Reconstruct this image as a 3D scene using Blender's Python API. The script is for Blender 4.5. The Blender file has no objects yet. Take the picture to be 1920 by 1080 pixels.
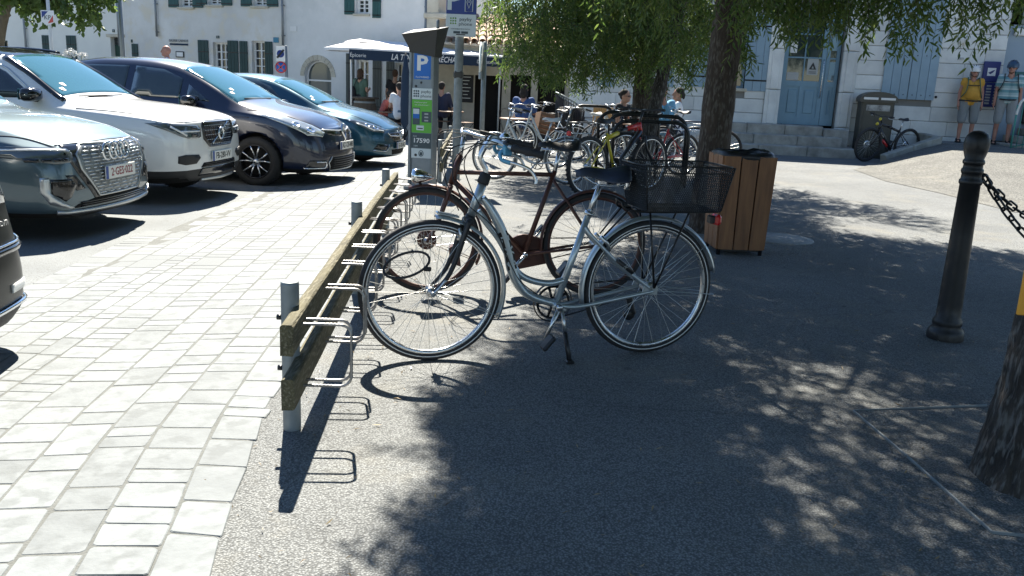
import bpy, bmesh, math, random
import numpy as np
from mathutils import Vector, Matrix, Quaternion
from mathutils.bvhtree import BVHTree
from mathutils.geometry import delaunay_2d_cdt
from mathutils import noise as mnoise

SC = bpy.context.scene
COL = SC.collection
R = math.radians
PI = math.pi
random.seed(7)

# ------------------------------------------------------------------ camera
CAM_H, FPX, PITCH, ROLL = 1.347, 1626.3, 0.2349, 0.0446
fw = Vector((0, math.cos(PITCH), -math.sin(PITCH)))
up0 = Vector((0, math.sin(PITCH), math.cos(PITCH)))
rt = Vector((1, 0, 0)) * math.cos(ROLL) + up0 * math.sin(ROLL)
up = Vector((-1, 0, 0)) * math.sin(ROLL) + up0 * math.cos(ROLL)
camd = bpy.data.cameras.new('camera')
camo = bpy.data.objects.new('camera', camd)
COL.objects.link(camo)
camo.matrix_world = Matrix(((rt.x, up.x, -fw.x, 0), (rt.y, up.y, -fw.y, 0), (rt.z, up.z, -fw.z, CAM_H), (0, 0, 0, 1)))
camd.sensor_width = 36
camd.lens = FPX / 1920 * 36
camd.clip_start = 0.05
camd.clip_end = 2000
SC.camera = camo

# ------------------------------------------------------------------ world, sun, exposure
SUN_AZ, SUN_EL = R(-13.1), R(51)
world = bpy.data.worlds.new('World')
SC.world = world
world.use_nodes = True
wn = world.node_tree
bgn = wn.nodes['Background']
sky = wn.nodes.new('ShaderNodeTexSky')
sky.sky_type = 'NISHITA'
sky.sun_disc = False
sky.sun_elevation = SUN_EL
sky.sun_rotation = SUN_AZ
sky.altitude = 10
sky.air_density = 1.0
sky.dust_density = 0.05
sky.ozone_density = 4.0
wn.links.new(sky.outputs[0], bgn.inputs[0])
bgn.inputs[1].default_value = 0.056
sd = bpy.data.lights.new('sun', 'SUN')
sd.energy = 5.0
sd.angle = R(0.53)
sd.color = (1.0, 0.93, 0.81)
so = bpy.data.objects.new('sun', sd)
COL.objects.link(so)
SUNV = Vector((math.sin(SUN_AZ) * math.cos(SUN_EL), math.cos(SUN_AZ) * math.cos(SUN_EL), math.sin(SUN_EL)))
so.rotation_euler = SUNV.to_track_quat('Z', 'Y').to_euler()
so.location = (-4, 10, 20)
SC.view_settings.view_transform = 'Standard'
SC.view_settings.look = 'None'
SC.view_settings.gamma = 1.0
SC.view_settings.use_curve_mapping = False
SC.view_settings.exposure = 1.8

# ------------------------------------------------------------------ measuring helpers (survey of the place)
def ray(x, y):
    return fw * FPX + rt * (x - 960) + up * (540 - y)
def sst(a, b, x):
    t = min(1, max(0, (x - a) / (b - a)))
    return t * t * (3 - 2 * t)
def gz(x, y):
    return -0.05 * min(2.2, max(0, -0.9 - x)) - 0.012 * min(16, max(0, y - 6)) * (1 - sst(.5, 4, x))
def G(x, y, z=0):
    d = ray(x, y); p = Vector((0, 0, 0))
    for i in range(25):
        t = (z + gz(p.x, p.y) - CAM_H) / d.z
        p = Vector((0, 0, CAM_H)) + d * t
    return p
def AT(x, y, Y):
    d = ray(x, y)
    return Vector((0, 0, CAM_H)) + d * (Y / d.y)
def on_plane(x, y, p0, n):
    d = ray(x, y); o = Vector((0, 0, CAM_H))
    return o + d * ((Vector(p0) - o).dot(n) / d.dot(n))

# ------------------------------------------------------------------ object helpers
def tag(o, label=None, cat=None, group=None, kind=None):
    if label: o['label'] = label
    if cat: o['category'] = cat
    if group: o['group'] = group
    if kind: o['kind'] = kind
    return o
def empty(name, loc=(0, 0, 0), rz=0, label=None, cat=None, group=None):
    o = bpy.data.objects.new(name, None)
    o.empty_display_size = .1
    COL.objects.link(o)
    o.location = loc; o.rotation_euler = (0, 0, rz)
    return tag(o, label, cat, group)
def link_mesh(name, me, parent=None, loc=None, rot=None, scale=None):
    o = bpy.data.objects.new(name, me)
    COL.objects.link(o)
    if parent is not None: o.parent = parent
    if loc is not None: o.location = loc
    if rot is not None: o.rotation_euler = rot
    if scale is not None: o.scale = scale
    return o
def copy_tree(o, parent=None):
    c = o.copy(); COL.objects.link(c); c.parent = parent
    for ch in list(o.children): copy_tree(ch, c)
    return c

class MB:
    def __init__(s):
        s.v = []; s.f = []; s.m = []; s.sm = []
        s.X = None
    def add(s, vs, fs, mi=0, smooth=False):
        b = len(s.v)
        if s.X is not None: vs = [s.X @ Vector(v) for v in vs]
        s.v.extend([tuple(v) for v in vs])
        for f in fs:
            s.f.append(tuple(i + b for i in f)); s.m.append(mi); s.sm.append(smooth)
        return s
    def box(s, c, d, bev=0, rot=None, mi=0):
        hx, hy, hz = d[0] / 2, d[1] / 2, d[2] / 2
        c = Vector(c)
        if bev <= 0:
            vs = [Vector((sx * hx, sy * hy, sz * hz)) for sz in (-1, 1) for sy in (-1, 1) for sx in (-1, 1)]
            fs = [(0, 2, 3, 1), (4, 5, 7, 6), (0, 1, 5, 4), (2, 6, 7, 3), (0, 4, 6, 2), (1, 3, 7, 5)]
        else:
            b = min(bev, hx * .9, hy * .9, hz * .9)
            vs = []; ix = {}
            for sx in (-1, 1):
                for sy in (-1, 1):
                    for sz in (-1, 1):
                        for a in range(3):
                            q = [hx - b, hy - b, hz - b]; q[a] = (hx, hy, hz)[a]
                            ix[(sx, sy, sz, a)] = len(vs)
                            vs.append(Vector((sx * q[0], sy * q[1], sz * q[2])))
            fs = []
            for a in range(3):
                o1, o2 = [(1, 2), (2, 0), (0, 1)][a]
                for sg in (-1, 1):
                    loop = []
                    for (p, q) in ((-1, -1), (1, -1), (1, 1), (-1, 1)):
                        k = [0, 0, 0]; k[a] = sg; k[o1] = p; k[o2] = q
                        loop.append(ix[(k[0], k[1], k[2], a)])
                    fs.append(tuple(loop if sg > 0 else loop[::-1]))
            for a in range(3):
                o1, o2 = [(1, 2), (2, 0), (0, 1)][a]
                for p in (-1, 1):
                    for q in (-1, 1):
                        k1 = [0, 0, 0]; k1[o1] = p; k1[o2] = q; k1[a] = -1
                        k2 = list(k1); k2[a] = 1
                        lp = [ix[(*k1, o1)], ix[(*k2, o1)], ix[(*k2, o2)], ix[(*k1, o2)]]
                        fs.append(tuple(lp if p * q < 0 else lp[::-1]))
            for sx in (-1, 1):
                for sy in (-1, 1):
                    for sz in (-1, 1):
                        lp = [ix[(sx, sy, sz, a)] for a in range(3)]
                        fs.append(tuple(lp if sx * sy * sz > 0 else lp[::-1]))
        if rot is not None: vs = [rot @ v for v in vs]
        return s.add([v + c for v in vs], fs, mi)
    def tube(s, pts, r, n=8, closed=False, mi=0, caps=True, smooth=True, sx=1.0, sy=1.0, upv=None):
        P = [Vector(p) for p in pts]; N = len(P)
        rr = r if isinstance(r, (list, tuple)) else [r] * N
        T = []
        for i in range(N):
            if closed: t = P[(i + 1) % N] - P[i - 1]
            else: t = P[min(i + 1, N - 1)] - P[max(i - 1, 0)]
            T.append(t.normalized() if t.length > 1e-9 else Vector((0, 0, 1)))
        u = Vector(upv) if upv is not None else (Vector((0, 0, 1)) if abs(T[0].z) < .9 else Vector((1, 0, 0)))
        vs = []
        for i in range(N):
            if upv is not None: u = Vector(upv)
            u = u - T[i] * u.dot(T[i])
            if u.length < 1e-6: u = T[i].orthogonal()
            u.normalize(); w = T[i].cross(u)
            for k in range(n):
                a = 2 * PI * k / n
                vs.append(P[i] + (u * math.cos(a) * sx + w * math.sin(a) * sy) * rr[i])
        fs = []
        for i in range(N if closed else N - 1):
            j = (i + 1) % N
            for k in range(n):
                l = (k + 1) % n
                fs.append((i * n + k, i * n + l, j * n + l, j * n + k))
        s.add(vs, fs, mi, smooth)
        if caps and not closed:
            b = len(s.v) - N * n
            s.f.append(tuple(b + k for k in range(n - 1, -1, -1))); s.m.append(mi); s.sm.append(False)
            s.f.append(tuple(b + (N - 1) * n + k for k in range(n))); s.m.append(mi); s.sm.append(False)
        return s
    def lathe(s, prof, n=24, c=(0, 0, 0), axis='z', mi=0, smooth=True, a0=0, a1=None):
        c = Vector(c); vs = []; full = a1 is None
        if full: a1 = a0 + 2 * PI
        m = n if full else n + 1
        for (r, h) in prof:
            for k in range(m):
                a = a0 + (a1 - a0) * k / n
                x, y = r * math.cos(a), r * math.sin(a)
                p = {'z': (x, y, h), 'y': (x, h, y), 'x': (h, x, y)}[axis]
                vs.append(c + Vector(p))
        fs = []
        fl = axis == 'y'
        for i in range(len(prof) - 1):
            for k in range(n):
                l = (k + 1) % m
                q = (i * m + k, i * m + l, (i + 1) * m + l, (i + 1) * m + k)
                fs.append(q[::-1] if fl else q)
        return s.add(vs, fs, mi, smooth)
    def prism(s, poly, h0, h1, axis='z', mi=0):
        # polygon in the plane across axis, extruded h0..h1
        n = len(poly)
        def P(a, b, h): return {'z': (a, b, h), 'y': (a, h, b), 'x': (h, a, b)}[axis]
        vs = [P(a, b, h0) for a, b in poly] + [P(a, b, h1) for a, b in poly]
        fs = [tuple(range(n - 1, -1, -1)), tuple(range(n, 2 * n))]
        for k in range(n):
            l = (k + 1) % n
            fs.append((k, l, n + l, n + k))
        area = sum(poly[i][0] * poly[(i + 1) % n][1] - poly[(i + 1) % n][0] * poly[i][1] for i in range(n))
        flip = (area < 0) != (axis == 'y')
        if h1 < h0: flip = not flip
        if flip: fs = [f[::-1] for f in fs]
        return s.add(vs, fs, mi)
    def ball(s, c, r, n=10, m=7, mi=0, sc=(1, 1, 1), rot=None):
        vs = []; c = Vector(c)
        for i in range(m + 1):
            t = PI * i / m
            for k in range(n):
                a = 2 * PI * k / n
                v = Vector((math.sin(t) * math.cos(a) * sc[0], math.sin(t) * math.sin(a) * sc[1], math.cos(t) * sc[2])) * r
                if rot is not None: v = rot @ v
                vs.append(c + v)
        fs = []
        for i in range(m):
            for k in range(n):
                l = (k + 1) % n
                fs.append((i * n + k, (i + 1) * n + k, (i + 1) * n + l, i * n + l))
        return s.add(vs, fs, mi, True)
    def mesh(s, name, mats):
        me = bpy.data.meshes.new(name)
        me.from_pydata(s.v, [], s.f)
        if not isinstance(mats, (list, tuple)): mats = [mats]
        for m in mats: me.materials.append(m)
        me.polygons.foreach_set('material_index', s.m)
        me.polygons.foreach_set('use_smooth', s.sm)
        me.update()
        return me
    def build(s, name, mats, parent=None, loc=None, rot=None, label=None, cat=None, group=None, kind=None):
        o = link_mesh(name, s.mesh(name, mats), parent, loc, rot)
        return tag(o, label, cat, group, kind)

def arc(c, r, a0, a1, n, pl='xz', y=0.0):
    out = []
    for i in range(n + 1):
        a = a0 + (a1 - a0) * i / n
        p, q = c[0] + r * math.cos(a), c[1] + r * math.sin(a)
        out.append((p, y, q) if pl == 'xz' else ((p, q, y) if pl == 'xy' else (y, p, q)))
    return out
def smoothpath(pts, n=6):
    P = [Vector(p) for p in pts]; out = []
    for i in range(len(P) - 1):
        p0 = P[max(0, i - 1)]; p1 = P[i]; p2 = P[i + 1]; p3 = P[min(len(P) - 1, i + 2)]
        for k in range(n):
            t = k / n
            out.append(0.5 * ((2 * p1) + (p2 - p0) * t + (2 * p0 - 5 * p1 + 4 * p2 - p3) * t * t + (3 * p1 - p0 - 3 * p2 + p3) * t ** 3))
    out.append(P[-1])
    return out
def interp(xs, ys, x):
    return float(np.interp(x, xs, ys))

def text(s, size, m, parent, loc, rot, name='lettering', align='CENTER', ext=.0012, sx=1.0, shear=0.0, bold=0.0):
    cu = bpy.data.curves.new('t', 'FONT')
    cu.body = s; cu.size = size; cu.extrude = ext; cu.align_x = align; cu.align_y = 'CENTER'
    cu.resolution_u = 2; cu.shear = shear; cu.offset = bold
    t = bpy.data.objects.new('t', cu)
    COL.objects.link(t)
    dg = bpy.context.evaluated_depsgraph_get()
    me = bpy.data.meshes.new_from_object(t.evaluated_get(dg))
    bpy.data.objects.remove(t); bpy.data.curves.remove(cu)
    me.materials.clear(); me.materials.append(m)
    o = link_mesh(name, me, parent, loc, rot, (sx, 1, 1))
    return o
def evald(o, name):
    dg = bpy.context.evaluated_depsgraph_get()
    me = bpy.data.meshes.new_from_object(o.evaluated_get(dg))
    me.name = name
    return me

# ------------------------------------------------------------------ materials
MATS = {}
def M(name, col=(.5, .5, .5), rough=.6, metal=0, col2=None, vs=6.0, vamt=1.0, bump=0, bs=80, coat=0, rnd=0, ior=1.5, alpha=1, emit=0, det=4, speck=None, sps=150, rvar=0, spec=.5, space='Object', stretch=None, coat_r=.05, edge=.5):
    if name in MATS: return MATS[name]
    m = bpy.data.materials.new(name); m.use_nodes = True
    nt = m.node_tree; N = nt.nodes; L = nt.links
    b = N['Principled BSDF']
    b.inputs['Roughness'].default_value = rough
    b.inputs['Metallic'].default_value = metal
    b.inputs['IOR'].default_value = ior
    b.inputs['Specular IOR Level'].default_value = spec
    b.inputs['Coat Weight'].default_value = coat
    b.inputs['Coat Roughness'].default_value = coat_r
    if alpha < 1: b.inputs['Alpha'].default_value = alpha
    c4 = (*col, 1)
    b.inputs['Base Color'].default_value = c4
    if emit: b.inputs['Emission Color'].default_value = c4; b.inputs['Emission Strength'].default_value = emit
    src = None
    if col2 is not None or bump or speck is not None or rvar:
        tc = N.new('ShaderNodeTexCoord'); vec = tc.outputs[space]
        if stretch is not None:
            mp = N.new('ShaderNodeMapping'); mp.inputs['Scale'].default_value = stretch
            L.new(vec, mp.inputs[0]); vec = mp.outputs[0]
        if rnd:
            oi0 = N.new('ShaderNodeObjectInfo'); va = N.new('ShaderNodeVectorMath'); va.operation = 'ADD'
            cm = N.new('ShaderNodeVectorMath'); cm.operation = 'SCALE'
            cx = N.new('ShaderNodeCombineXYZ')
            for k in range(3): L.new(oi0.outputs['Random'], cx.inputs[k])
            L.new(cx.outputs[0], cm.inputs[0]); cm.inputs['Scale'].default_value = 37.0
            L.new(vec, va.inputs[0]); L.new(cm.outputs[0], va.inputs[1]); vec = va.outputs[0]
    if col2 is not None:
        n1 = N.new('ShaderNodeTexNoise'); n1.inputs['Scale'].default_value = vs; n1.inputs['Detail'].default_value = det
        n1.inputs['Roughness'].default_value = .62
        L.new(vec, n1.inputs['Vector'])
        mr = N.new('ShaderNodeMapRange'); mr.inputs[1].default_value = edge - .17; mr.inputs[2].default_value = edge + .17
        mr.inputs[4].default_value = vamt
        L.new(n1.outputs[0], mr.inputs[0])
        mx = N.new('ShaderNodeMix'); mx.data_type = 'RGBA'
        mx.inputs[6].default_value = c4; mx.inputs[7].default_value = (*col2, 1)
        L.new(mr.outputs[0], mx.inputs[0]); src = mx.outputs[2]
    if speck is not None:
        vo = N.new('ShaderNodeTexNoise'); vo.inputs['Scale'].default_value = sps; vo.inputs['Detail'].default_value = 2
        L.new(vec, vo.inputs['Vector'])
        mr = N.new('ShaderNodeMapRange'); mr.inputs[1].default_value = .5; mr.inputs[2].default_value = .66
        L.new(vo.outputs[0], mr.inputs[0])
        mx = N.new('ShaderNodeMix'); mx.data_type = 'RGBA'
        if src is None: mx.inputs[6].default_value = c4
        else: L.new(src, mx.inputs[6])
        mx.inputs[7].default_value = (*speck, 1)
        L.new(mr.outputs[0], mx.inputs[0]); src = mx.outputs[2]
    if rnd:
        oi = N.new('ShaderNodeObjectInfo'); hs = N.new('ShaderNodeHueSaturation')
        mr = N.new('ShaderNodeMapRange'); mr.inputs[3].default_value = 1 - rnd; mr.inputs[4].default_value = 1 + rnd
        L.new(oi.outputs['Random'], mr.inputs[0]); L.new(mr.outputs[0], hs.inputs['Value'])
        if src is None: hs.inputs['Color'].default_value = c4
        else: L.new(src, hs.inputs['Color'])
        src = hs.outputs[0]
    if src is not None: L.new(src, b.inputs['Base Color'])
    if rvar:
        n3 = N.new('ShaderNodeTexNoise'); n3.inputs['Scale'].default_value = vs * 1.7; n3.inputs['Detail'].default_value = 5
        L.new(vec, n3.inputs['Vector'])
        mr = N.new('ShaderNodeMapRange'); mr.inputs[1].default_value = .3; mr.inputs[2].default_value = .7
        mr.inputs[3].default_value = max(0, rough - rvar); mr.inputs[4].default_value = min(1, rough + rvar)
        L.new(n3.outputs[0], mr.inputs[0]); L.new(mr.outputs[0], b.inputs['Roughness'])
    if bump:
        n2 = N.new('ShaderNodeTexNoise'); n2.inputs['Scale'].default_value = bs; n2.inputs['Detail'].default_value = 3
        L.new(vec, n2.inputs['Vector'])
        bp = N.new('ShaderNodeBump'); bp.inputs['Strength'].default_value = 1; bp.inputs['Distance'].default_value = bump
        L.new(n2.outputs[0], bp.inputs['Height']); L.new(bp.outputs[0], b.inputs['Normal'])
    MATS[name] = m
    return m

M('asphalt', (.170, .180, .180), .92, col2=(.120, .128, .130), vs=.9, det=8, bump=.005, bs=120, speck=(.045, .048, .05), sps=140)
M('concrete_lane', (.185, .2, .207), .9, col2=(.13, .142, .148), vs=.9, det=7, bump=.003, bs=120, speck=(.10, .105, .105), sps=110)
M('ramp_gravel', (.195, .195, .18), .93, col2=(.14, .14, .13), vs=2, det=5, bump=.008, bs=70, speck=(.15, .14, .12), sps=60)
M('joint', (.135, .142, .138), .95, col2=(.10, .105, .10), vs=9, bump=.004, bs=120)
M('limestone', (.190, .209, .219), .8, col2=(.135, .150, .158), vs=4, det=8, bump=.003, bs=40, rnd=.12, speck=(.125, .139, .145), sps=14)
M('limestone_far', (.56, .56, .53), .8, col2=(.36, .36, .34), vs=2.5, det=8, bump=.003, bs=45)
M('galv', (.42, .45, .46), .45, .85, col2=(.30, .33, .34), vs=14, rvar=.12)
M('galv_dull', (.27, .30, .31), .6, .5, col2=(.20, .225, .235), vs=9, rvar=.1)
M('rebar', (.38, .38, .38), .42, .9, col2=(.25, .24, .23), vs=40)
M('rail_wood', (.115, .102, .055), .9, col2=(.055, .05, .028), vs=5, det=7, bump=.006, bs=35, stretch=(4, .6, 4), speck=(.17, .155, .105), sps=25)
M('bin_wood', (.31, .145, .06), .6, col2=(.17, .075, .034), vs=4, det=7, bump=.0012, bs=60, stretch=(6, 6, .5), rnd=.15)
M('black_rubber', (.018, .018, .020), .75, col2=(.03, .03, .032), vs=30)
M('black_plastic', (.016, .016, .018), .42, rvar=.1, vs=10)
M('black_metal', (.014, .014, .015), .35, .3, rvar=.1, vs=8)
M('cast_iron', (.010, .010, .011), .45, .1, col2=(.018, .0175, .0175), vs=9, bump=.001, bs=60, rvar=.12)
M('silver_paint', (.47, .52, .54), .36, .75, coat=.4, coat_r=.12)
M('chrome', (.72, .74, .76), .13, 1.0, rvar=.06, vs=20)
M('alloy', (.60, .61, .62), .3, 1.0, rvar=.1, vs=16)
M('spoke', (.62, .62, .60), .3, .9)
M('brown_paint', (.062, .022, .017), .45, .1, col2=(.10, .04, .025), vs=22, rvar=.15, edge=.58)
M('rust', (.14, .06, .03), .85, col2=(.06, .03, .02), vs=30)
M('blue_paint', (.10, .32, .50), .35, .3)
M('white', (.78, .78, .76), .5)
M('offwhite', (.66, .66, .62), .6)
M('red_lens', (.55, .02, .02), .25)
M('orange_lens', (.85, .28, .03), .3)
M('ink', (.015, .015, .016), .6)

def cracks(m):
    # a few hairline cracks and old gum and oil spots
    nt = m.node_tree; N = nt.nodes; L = nt.links; b = N['Principled BSDF']; src = b.inputs['Base Color'].links[0].from_socket
    tc = N.new('ShaderNodeTexCoord'); nz = N.new('ShaderNodeTexNoise'); nz.inputs['Scale'].default_value = 3; nz.inputs['Detail'].default_value = 6; L.new(tc.outputs['Object'], nz.inputs['Vector'])
    va = N.new('ShaderNodeMix'); va.data_type = 'VECTOR'; va.inputs[0].default_value = .22; L.new(tc.outputs['Object'], va.inputs[4]); L.new(nz.outputs['Color'], va.inputs[5])
    vo = N.new('ShaderNodeTexVoronoi'); vo.feature = 'DISTANCE_TO_EDGE'; vo.inputs['Scale'].default_value = .62; L.new(va.outputs[1], vo.inputs['Vector'])
    mr = N.new('ShaderNodeMapRange'); mr.inputs[1].default_value = .0015; mr.inputs[2].default_value = .0035; mr.inputs[3].default_value = .78; mr.inputs[4].default_value = 1; L.new(vo.outputs['Distance'], mr.inputs[0])
    v2 = N.new('ShaderNodeTexVoronoi'); v2.inputs['Scale'].default_value = 2.3; L.new(tc.outputs['Object'], v2.inputs['Vector'])
    m2 = N.new('ShaderNodeMapRange'); m2.inputs[1].default_value = .035; m2.inputs[2].default_value = .055; m2.inputs[3].default_value = .6; m2.inputs[4].default_value = 1; L.new(v2.outputs['Distance'], m2.inputs[0])
    mu = N.new('ShaderNodeMath'); mu.operation = 'MULTIPLY'; L.new(mr.outputs[0], mu.inputs[0]); L.new(m2.outputs[0], mu.inputs[1])
    hs = N.new('ShaderNodeHueSaturation'); L.new(src, hs.inputs['Color']); L.new(mu.outputs[0], hs.inputs['Value']); L.new(hs.outputs[0], b.inputs['Base Color'])
def gritty(m, sc, lo, hi, bump):
    # aggregate: every pebble its own shade, with the binder between
    nt = m.node_tree; N = nt.nodes; L = nt.links; b = N['Principled BSDF']
    src = b.inputs['Base Color'].links[0].from_socket
    tc = N.new('ShaderNodeTexCoord'); vo = N.new('ShaderNodeTexVoronoi'); vo.inputs['Scale'].default_value = sc
    L.new(tc.outputs['Object'], vo.inputs['Vector'])
    sp = N.new('ShaderNodeSeparateColor'); L.new(vo.outputs['Color'], sp.inputs[0])
    mr = N.new('ShaderNodeMapRange'); mr.inputs[3].default_value = lo; mr.inputs[4].default_value = hi; L.new(sp.outputs[0], mr.inputs[0])
    ed = N.new('ShaderNodeMapRange'); ed.inputs[1].default_value = .25; ed.inputs[2].default_value = .62; ed.inputs[3].default_value = 1; ed.inputs[4].default_value = .45
    L.new(vo.outputs['Distance'], ed.inputs[0])
    mu = N.new('ShaderNodeMath'); mu.operation = 'MULTIPLY'; L.new(mr.outputs[0], mu.inputs[0]); L.new(ed.outputs[0], mu.inputs[1])
    hs = N.new('ShaderNodeHueSaturation'); L.new(src, hs.inputs['Color']); L.new(mu.outputs[0], hs.inputs['Value']); L.new(hs.outputs[0], b.inputs['Base Color'])
    # sandy drifts
    nz = N.new('ShaderNodeTexNoise'); nz.inputs['Scale'].default_value = 1.4; nz.inputs['Detail'].default_value = 9; nz.inputs['Roughness'].default_value = .7; L.new(tc.outputs['Object'], nz.inputs['Vector'])
    m2 = N.new('ShaderNodeMapRange'); m2.inputs[1].default_value = .52; m2.inputs[2].default_value = .72; m2.inputs[4].default_value = .55; L.new(nz.outputs[0], m2.inputs[0])
    mx = N.new('ShaderNodeMix'); mx.data_type = 'RGBA'; mx.inputs[7].default_value = (.20, .19, .155, 1); L.new(m2.outputs[0], mx.inputs[0]); L.new(hs.outputs[0], mx.inputs[6]); L.new(mx.outputs[2], b.inputs['Base Color'])
    bp = N.new('ShaderNodeBump'); bp.inputs['Strength'].default_value = 1; bp.inputs['Distance'].default_value = bump; bp.invert = True
    L.new(vo.outputs['Distance'], bp.inputs['Height']); L.new(bp.outputs[0], b.inputs['Normal'])
MATS.pop('asphalt'); M('asphalt', (.240, .252, .253), .92, col2=(.165, .175, .178), vs=.8, det=9)
gritty(MATS['asphalt'], 135, .82, 1.24, .0042)
cracks(MATS['asphalt'])
MATS.pop('ramp_gravel'); M('ramp_gravel', (.195, .195, .18), .93, col2=(.14, .14, .13), vs=2, det=5)
gritty(MATS['ramp_gravel'], 60, .6, 1.5, .008)
# ================================================================== ground, lanes, paving
def sheet(name, xs, ys, dz, m, kind='structure', zf=gz):
    v = []; f = []
    for y in ys:
        for x in xs: v.append((x, y, zf(x, y) + dz))
    nx = len(xs)
    for j in range(len(ys) - 1):
        for i in range(nx - 1):
            f.append((j * nx + i, j * nx + i + 1, (j + 1) * nx + i + 1, (j + 1) * nx + i))
    me = bpy.data.meshes.new(name); me.from_pydata(v, [], f); me.materials.append(MATS[m])
    for p in me.polygons: p.use_smooth = True
    o = link_mesh(name, me)
    return tag(o, kind=kind)
def lin(a, b, n): return [a + (b - a) * i / n for i in range(n + 1)]
gx = [-400, -120, -50, -25, -14, -8, -5, -4, -3.5] + lin(-3.1, 5, 27) + [6, 8, 11, 16, 25, 50, 120, 400]
gy = [-300, -80, -25, -8, -3, 0] + lin(1, 24, 23) + [26, 30, 40, 60, 120, 400]
sheet('ground', gx, gy, 0, 'asphalt')
def edge_x(y):      # right border of the paving band
    return -0.98 - .07 * (y - 3.2) + (.14 * sst(3.4, 1.6, y)) - .012 + .006 * math.sin(y * 5.1)
def left_x(y): return -3.16 - .004 * (y - 5)
# parking lane under the cars
sheet('parking_lane', lin(-12, -3.15, 8), [-12, -5, 0] + lin(2, 24, 22), .006, 'concrete_lane')
# bed the stones lie in, then the stones
def bandsheet(name, y0, y1, n, dz, m):
    v = []; f = []
    ys = lin(y0, y1, n)
    for y in ys:
        a, b = left_x(y), edge_x(y)
        for k in range(6):
            x = a + (b - a) * k / 5; v.append((x, y, gz(x, y) + dz))
        v.append((b + .13, y, gz(b, y) - .003))
    for j in range(n):
        for k in range(6): f.append((j * 7 + k, j * 7 + k + 1, (j + 1) * 7 + k + 1, (j + 1) * 7 + k))
    me = bpy.data.meshes.new(name); me.from_pydata(v, [], f); me.materials.append(MATS[m]); me.materials.append(MATS['asphalt'])
    me.polygons.foreach_set('material_index', [1 if i % 6 == 5 else 0 for i in range(len(f))])
    return tag(link_mesh(name, me), kind='structure')
pav = bandsheet('pavement', -2, 25, 54, .0108, 'joint')
rs = random.Random(11)
stones = []
def lay_stones():
    # rows run along the street; stones of uneven length, rows of uneven width, some doubled
    y = 1.55
    u = 0.0
    widths = []
    tot = 0
    while tot < 2.75:
        w = rs.choice([.09, .12, .15, .18, .21, .25]); widths.append(w); tot += w
    sc = 1.0
    for ri, w in enumerate(widths):
        u0 = sum(widths[:ri]); u1 = u0 + w
        y = 1.4 + rs.uniform(0, .3)
        while y < 24.5:
            l = rs.choice([.10, .13, .16, .2, .25, .3]) * rs.uniform(.9, 1.1)
            stones.append((u0, u1, y, y + l)); y += l
lay_stones()
def stone_quad(u0, u1, y0, y1):
    pts = []
    g = .0035
    for (u, y) in ((u0 + g, y0 + g), (u1 - g, y0 + g), (u1 - g, y1 - g), (u0 + g, y1 - g)):
        # rows are counted from the right border leftwards; the rows wander a little
        xx = (-0.98 - .07 * (y - 3.2) + .14 * sst(3.4, 1.6, y)) + .02 + (rs.uniform(-.014, .014) if u < .02 else 0) - u + .003 * math.sin(y * 2.3 + u * 9) 
        pts.append(Vector((xx + rs.uniform(-.0035, .0035), y + rs.uniform(-.0035, .0035) + .02 * math.sin(u * 5), 0)))
    return pts
near = []; farv = []; farf = []
for st in stones:
    q = stone_quad(*st)
    if min(p.x for p in q) < left_x(st[2]) - .16: continue
    near.append((st[2], q))
near.sort(key=lambda t: t[0])
def stone_geo(q, cx, cy, cz, h, bev=.006):
    # slab with chamfered, slightly knocked corners
    c = sum(q, Vector()) / 4
    ring0 = []; ring1 = []; ring2 = []
    qq = [q[3], q[2], q[1], q[0]]
    c8 = []
    for i in range(4):
        a = qq[i]; p = qq[i - 1]; n = qq[(i + 1) % 4]
        r1 = rs.uniform(.003, .013); r2 = rs.uniform(.003, .013)
        c8.append(a + (p - a).normalized() * r1); c8.append(a + (n - a).normalized() * r2)
    vs = []
    tilt = (rs.uniform(-.003, .003), rs.uniform(-.003, .003))
    for k, (ins, z) in enumerate(((0, -.03), (0, h - .003), (.004, h))):
        for p in c8:
            d = (c - p); d.normalize()
            w = p + d * ins
            zz = gz(w.x, w.y) + z + ((w.x - c.x) * tilt[0] + (w.y - c.y) * tilt[1] if k else 0)
            vs.append(Vector((w.x - cx, w.y - cy, zz - cz)))
    fs = [tuple(range(16, 24))[::-1]]
    for k in range(2):
        for i in range(8):
            j = (i + 1) % 8
            fs.append((k * 8 + j, k * 8 + i, (k + 1) * 8 + i, (k + 1) * 8 + j)[::-1])
    # orient upwards
    n = (vs[fs[0][1]] - vs[fs[0][0]]).cross(vs[fs[0][2]] - vs[fs[0][1]])
    if n.z < 0: fs = [f[::-1] for f in fs]
    return vs, fs
for i, (y, q) in enumerate(near):
    h = .0125 + rs.uniform(-.0004, .0007)
    if i < 300:
        c = sum(q, Vector()) / 4; cz = gz(c.x, c.y)
        vs, fs = stone_geo(q, c.x, c.y, cz, h)
        me = bpy.data.meshes.new('paving_stone'); me.from_pydata(vs, [], fs); me.materials.append(MATS['limestone'])
        link_mesh('paving_stone', me, pav, (c.x, c.y, cz))
    else:
        vs, fs = stone_geo(q, 0, 0, 0, h)
        b = len(farv); farv += vs; farf += [tuple(k + b for k in f) for f in fs]
me = bpy.data.meshes.new('paving_stones'); me.from_pydata(farv, [], farf); me.materials.append(M('limestone_isl'))
m = MATS['limestone_isl']; nt = m.node_tree
ge = nt.nodes.new('ShaderNodeNewGeometry'); cr = nt.nodes.new('ShaderNodeValToRGB')
cr.color_ramp.elements[0].color = (.138, .153, .161, 1); cr.color_ramp.elements[1].color = (.198, .217, .228, 1)
nz = nt.nodes.new('ShaderNodeTexNoise'); nz.inputs['Scale'].default_value = 7; nz.inputs['Detail'].default_value = 7
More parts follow.
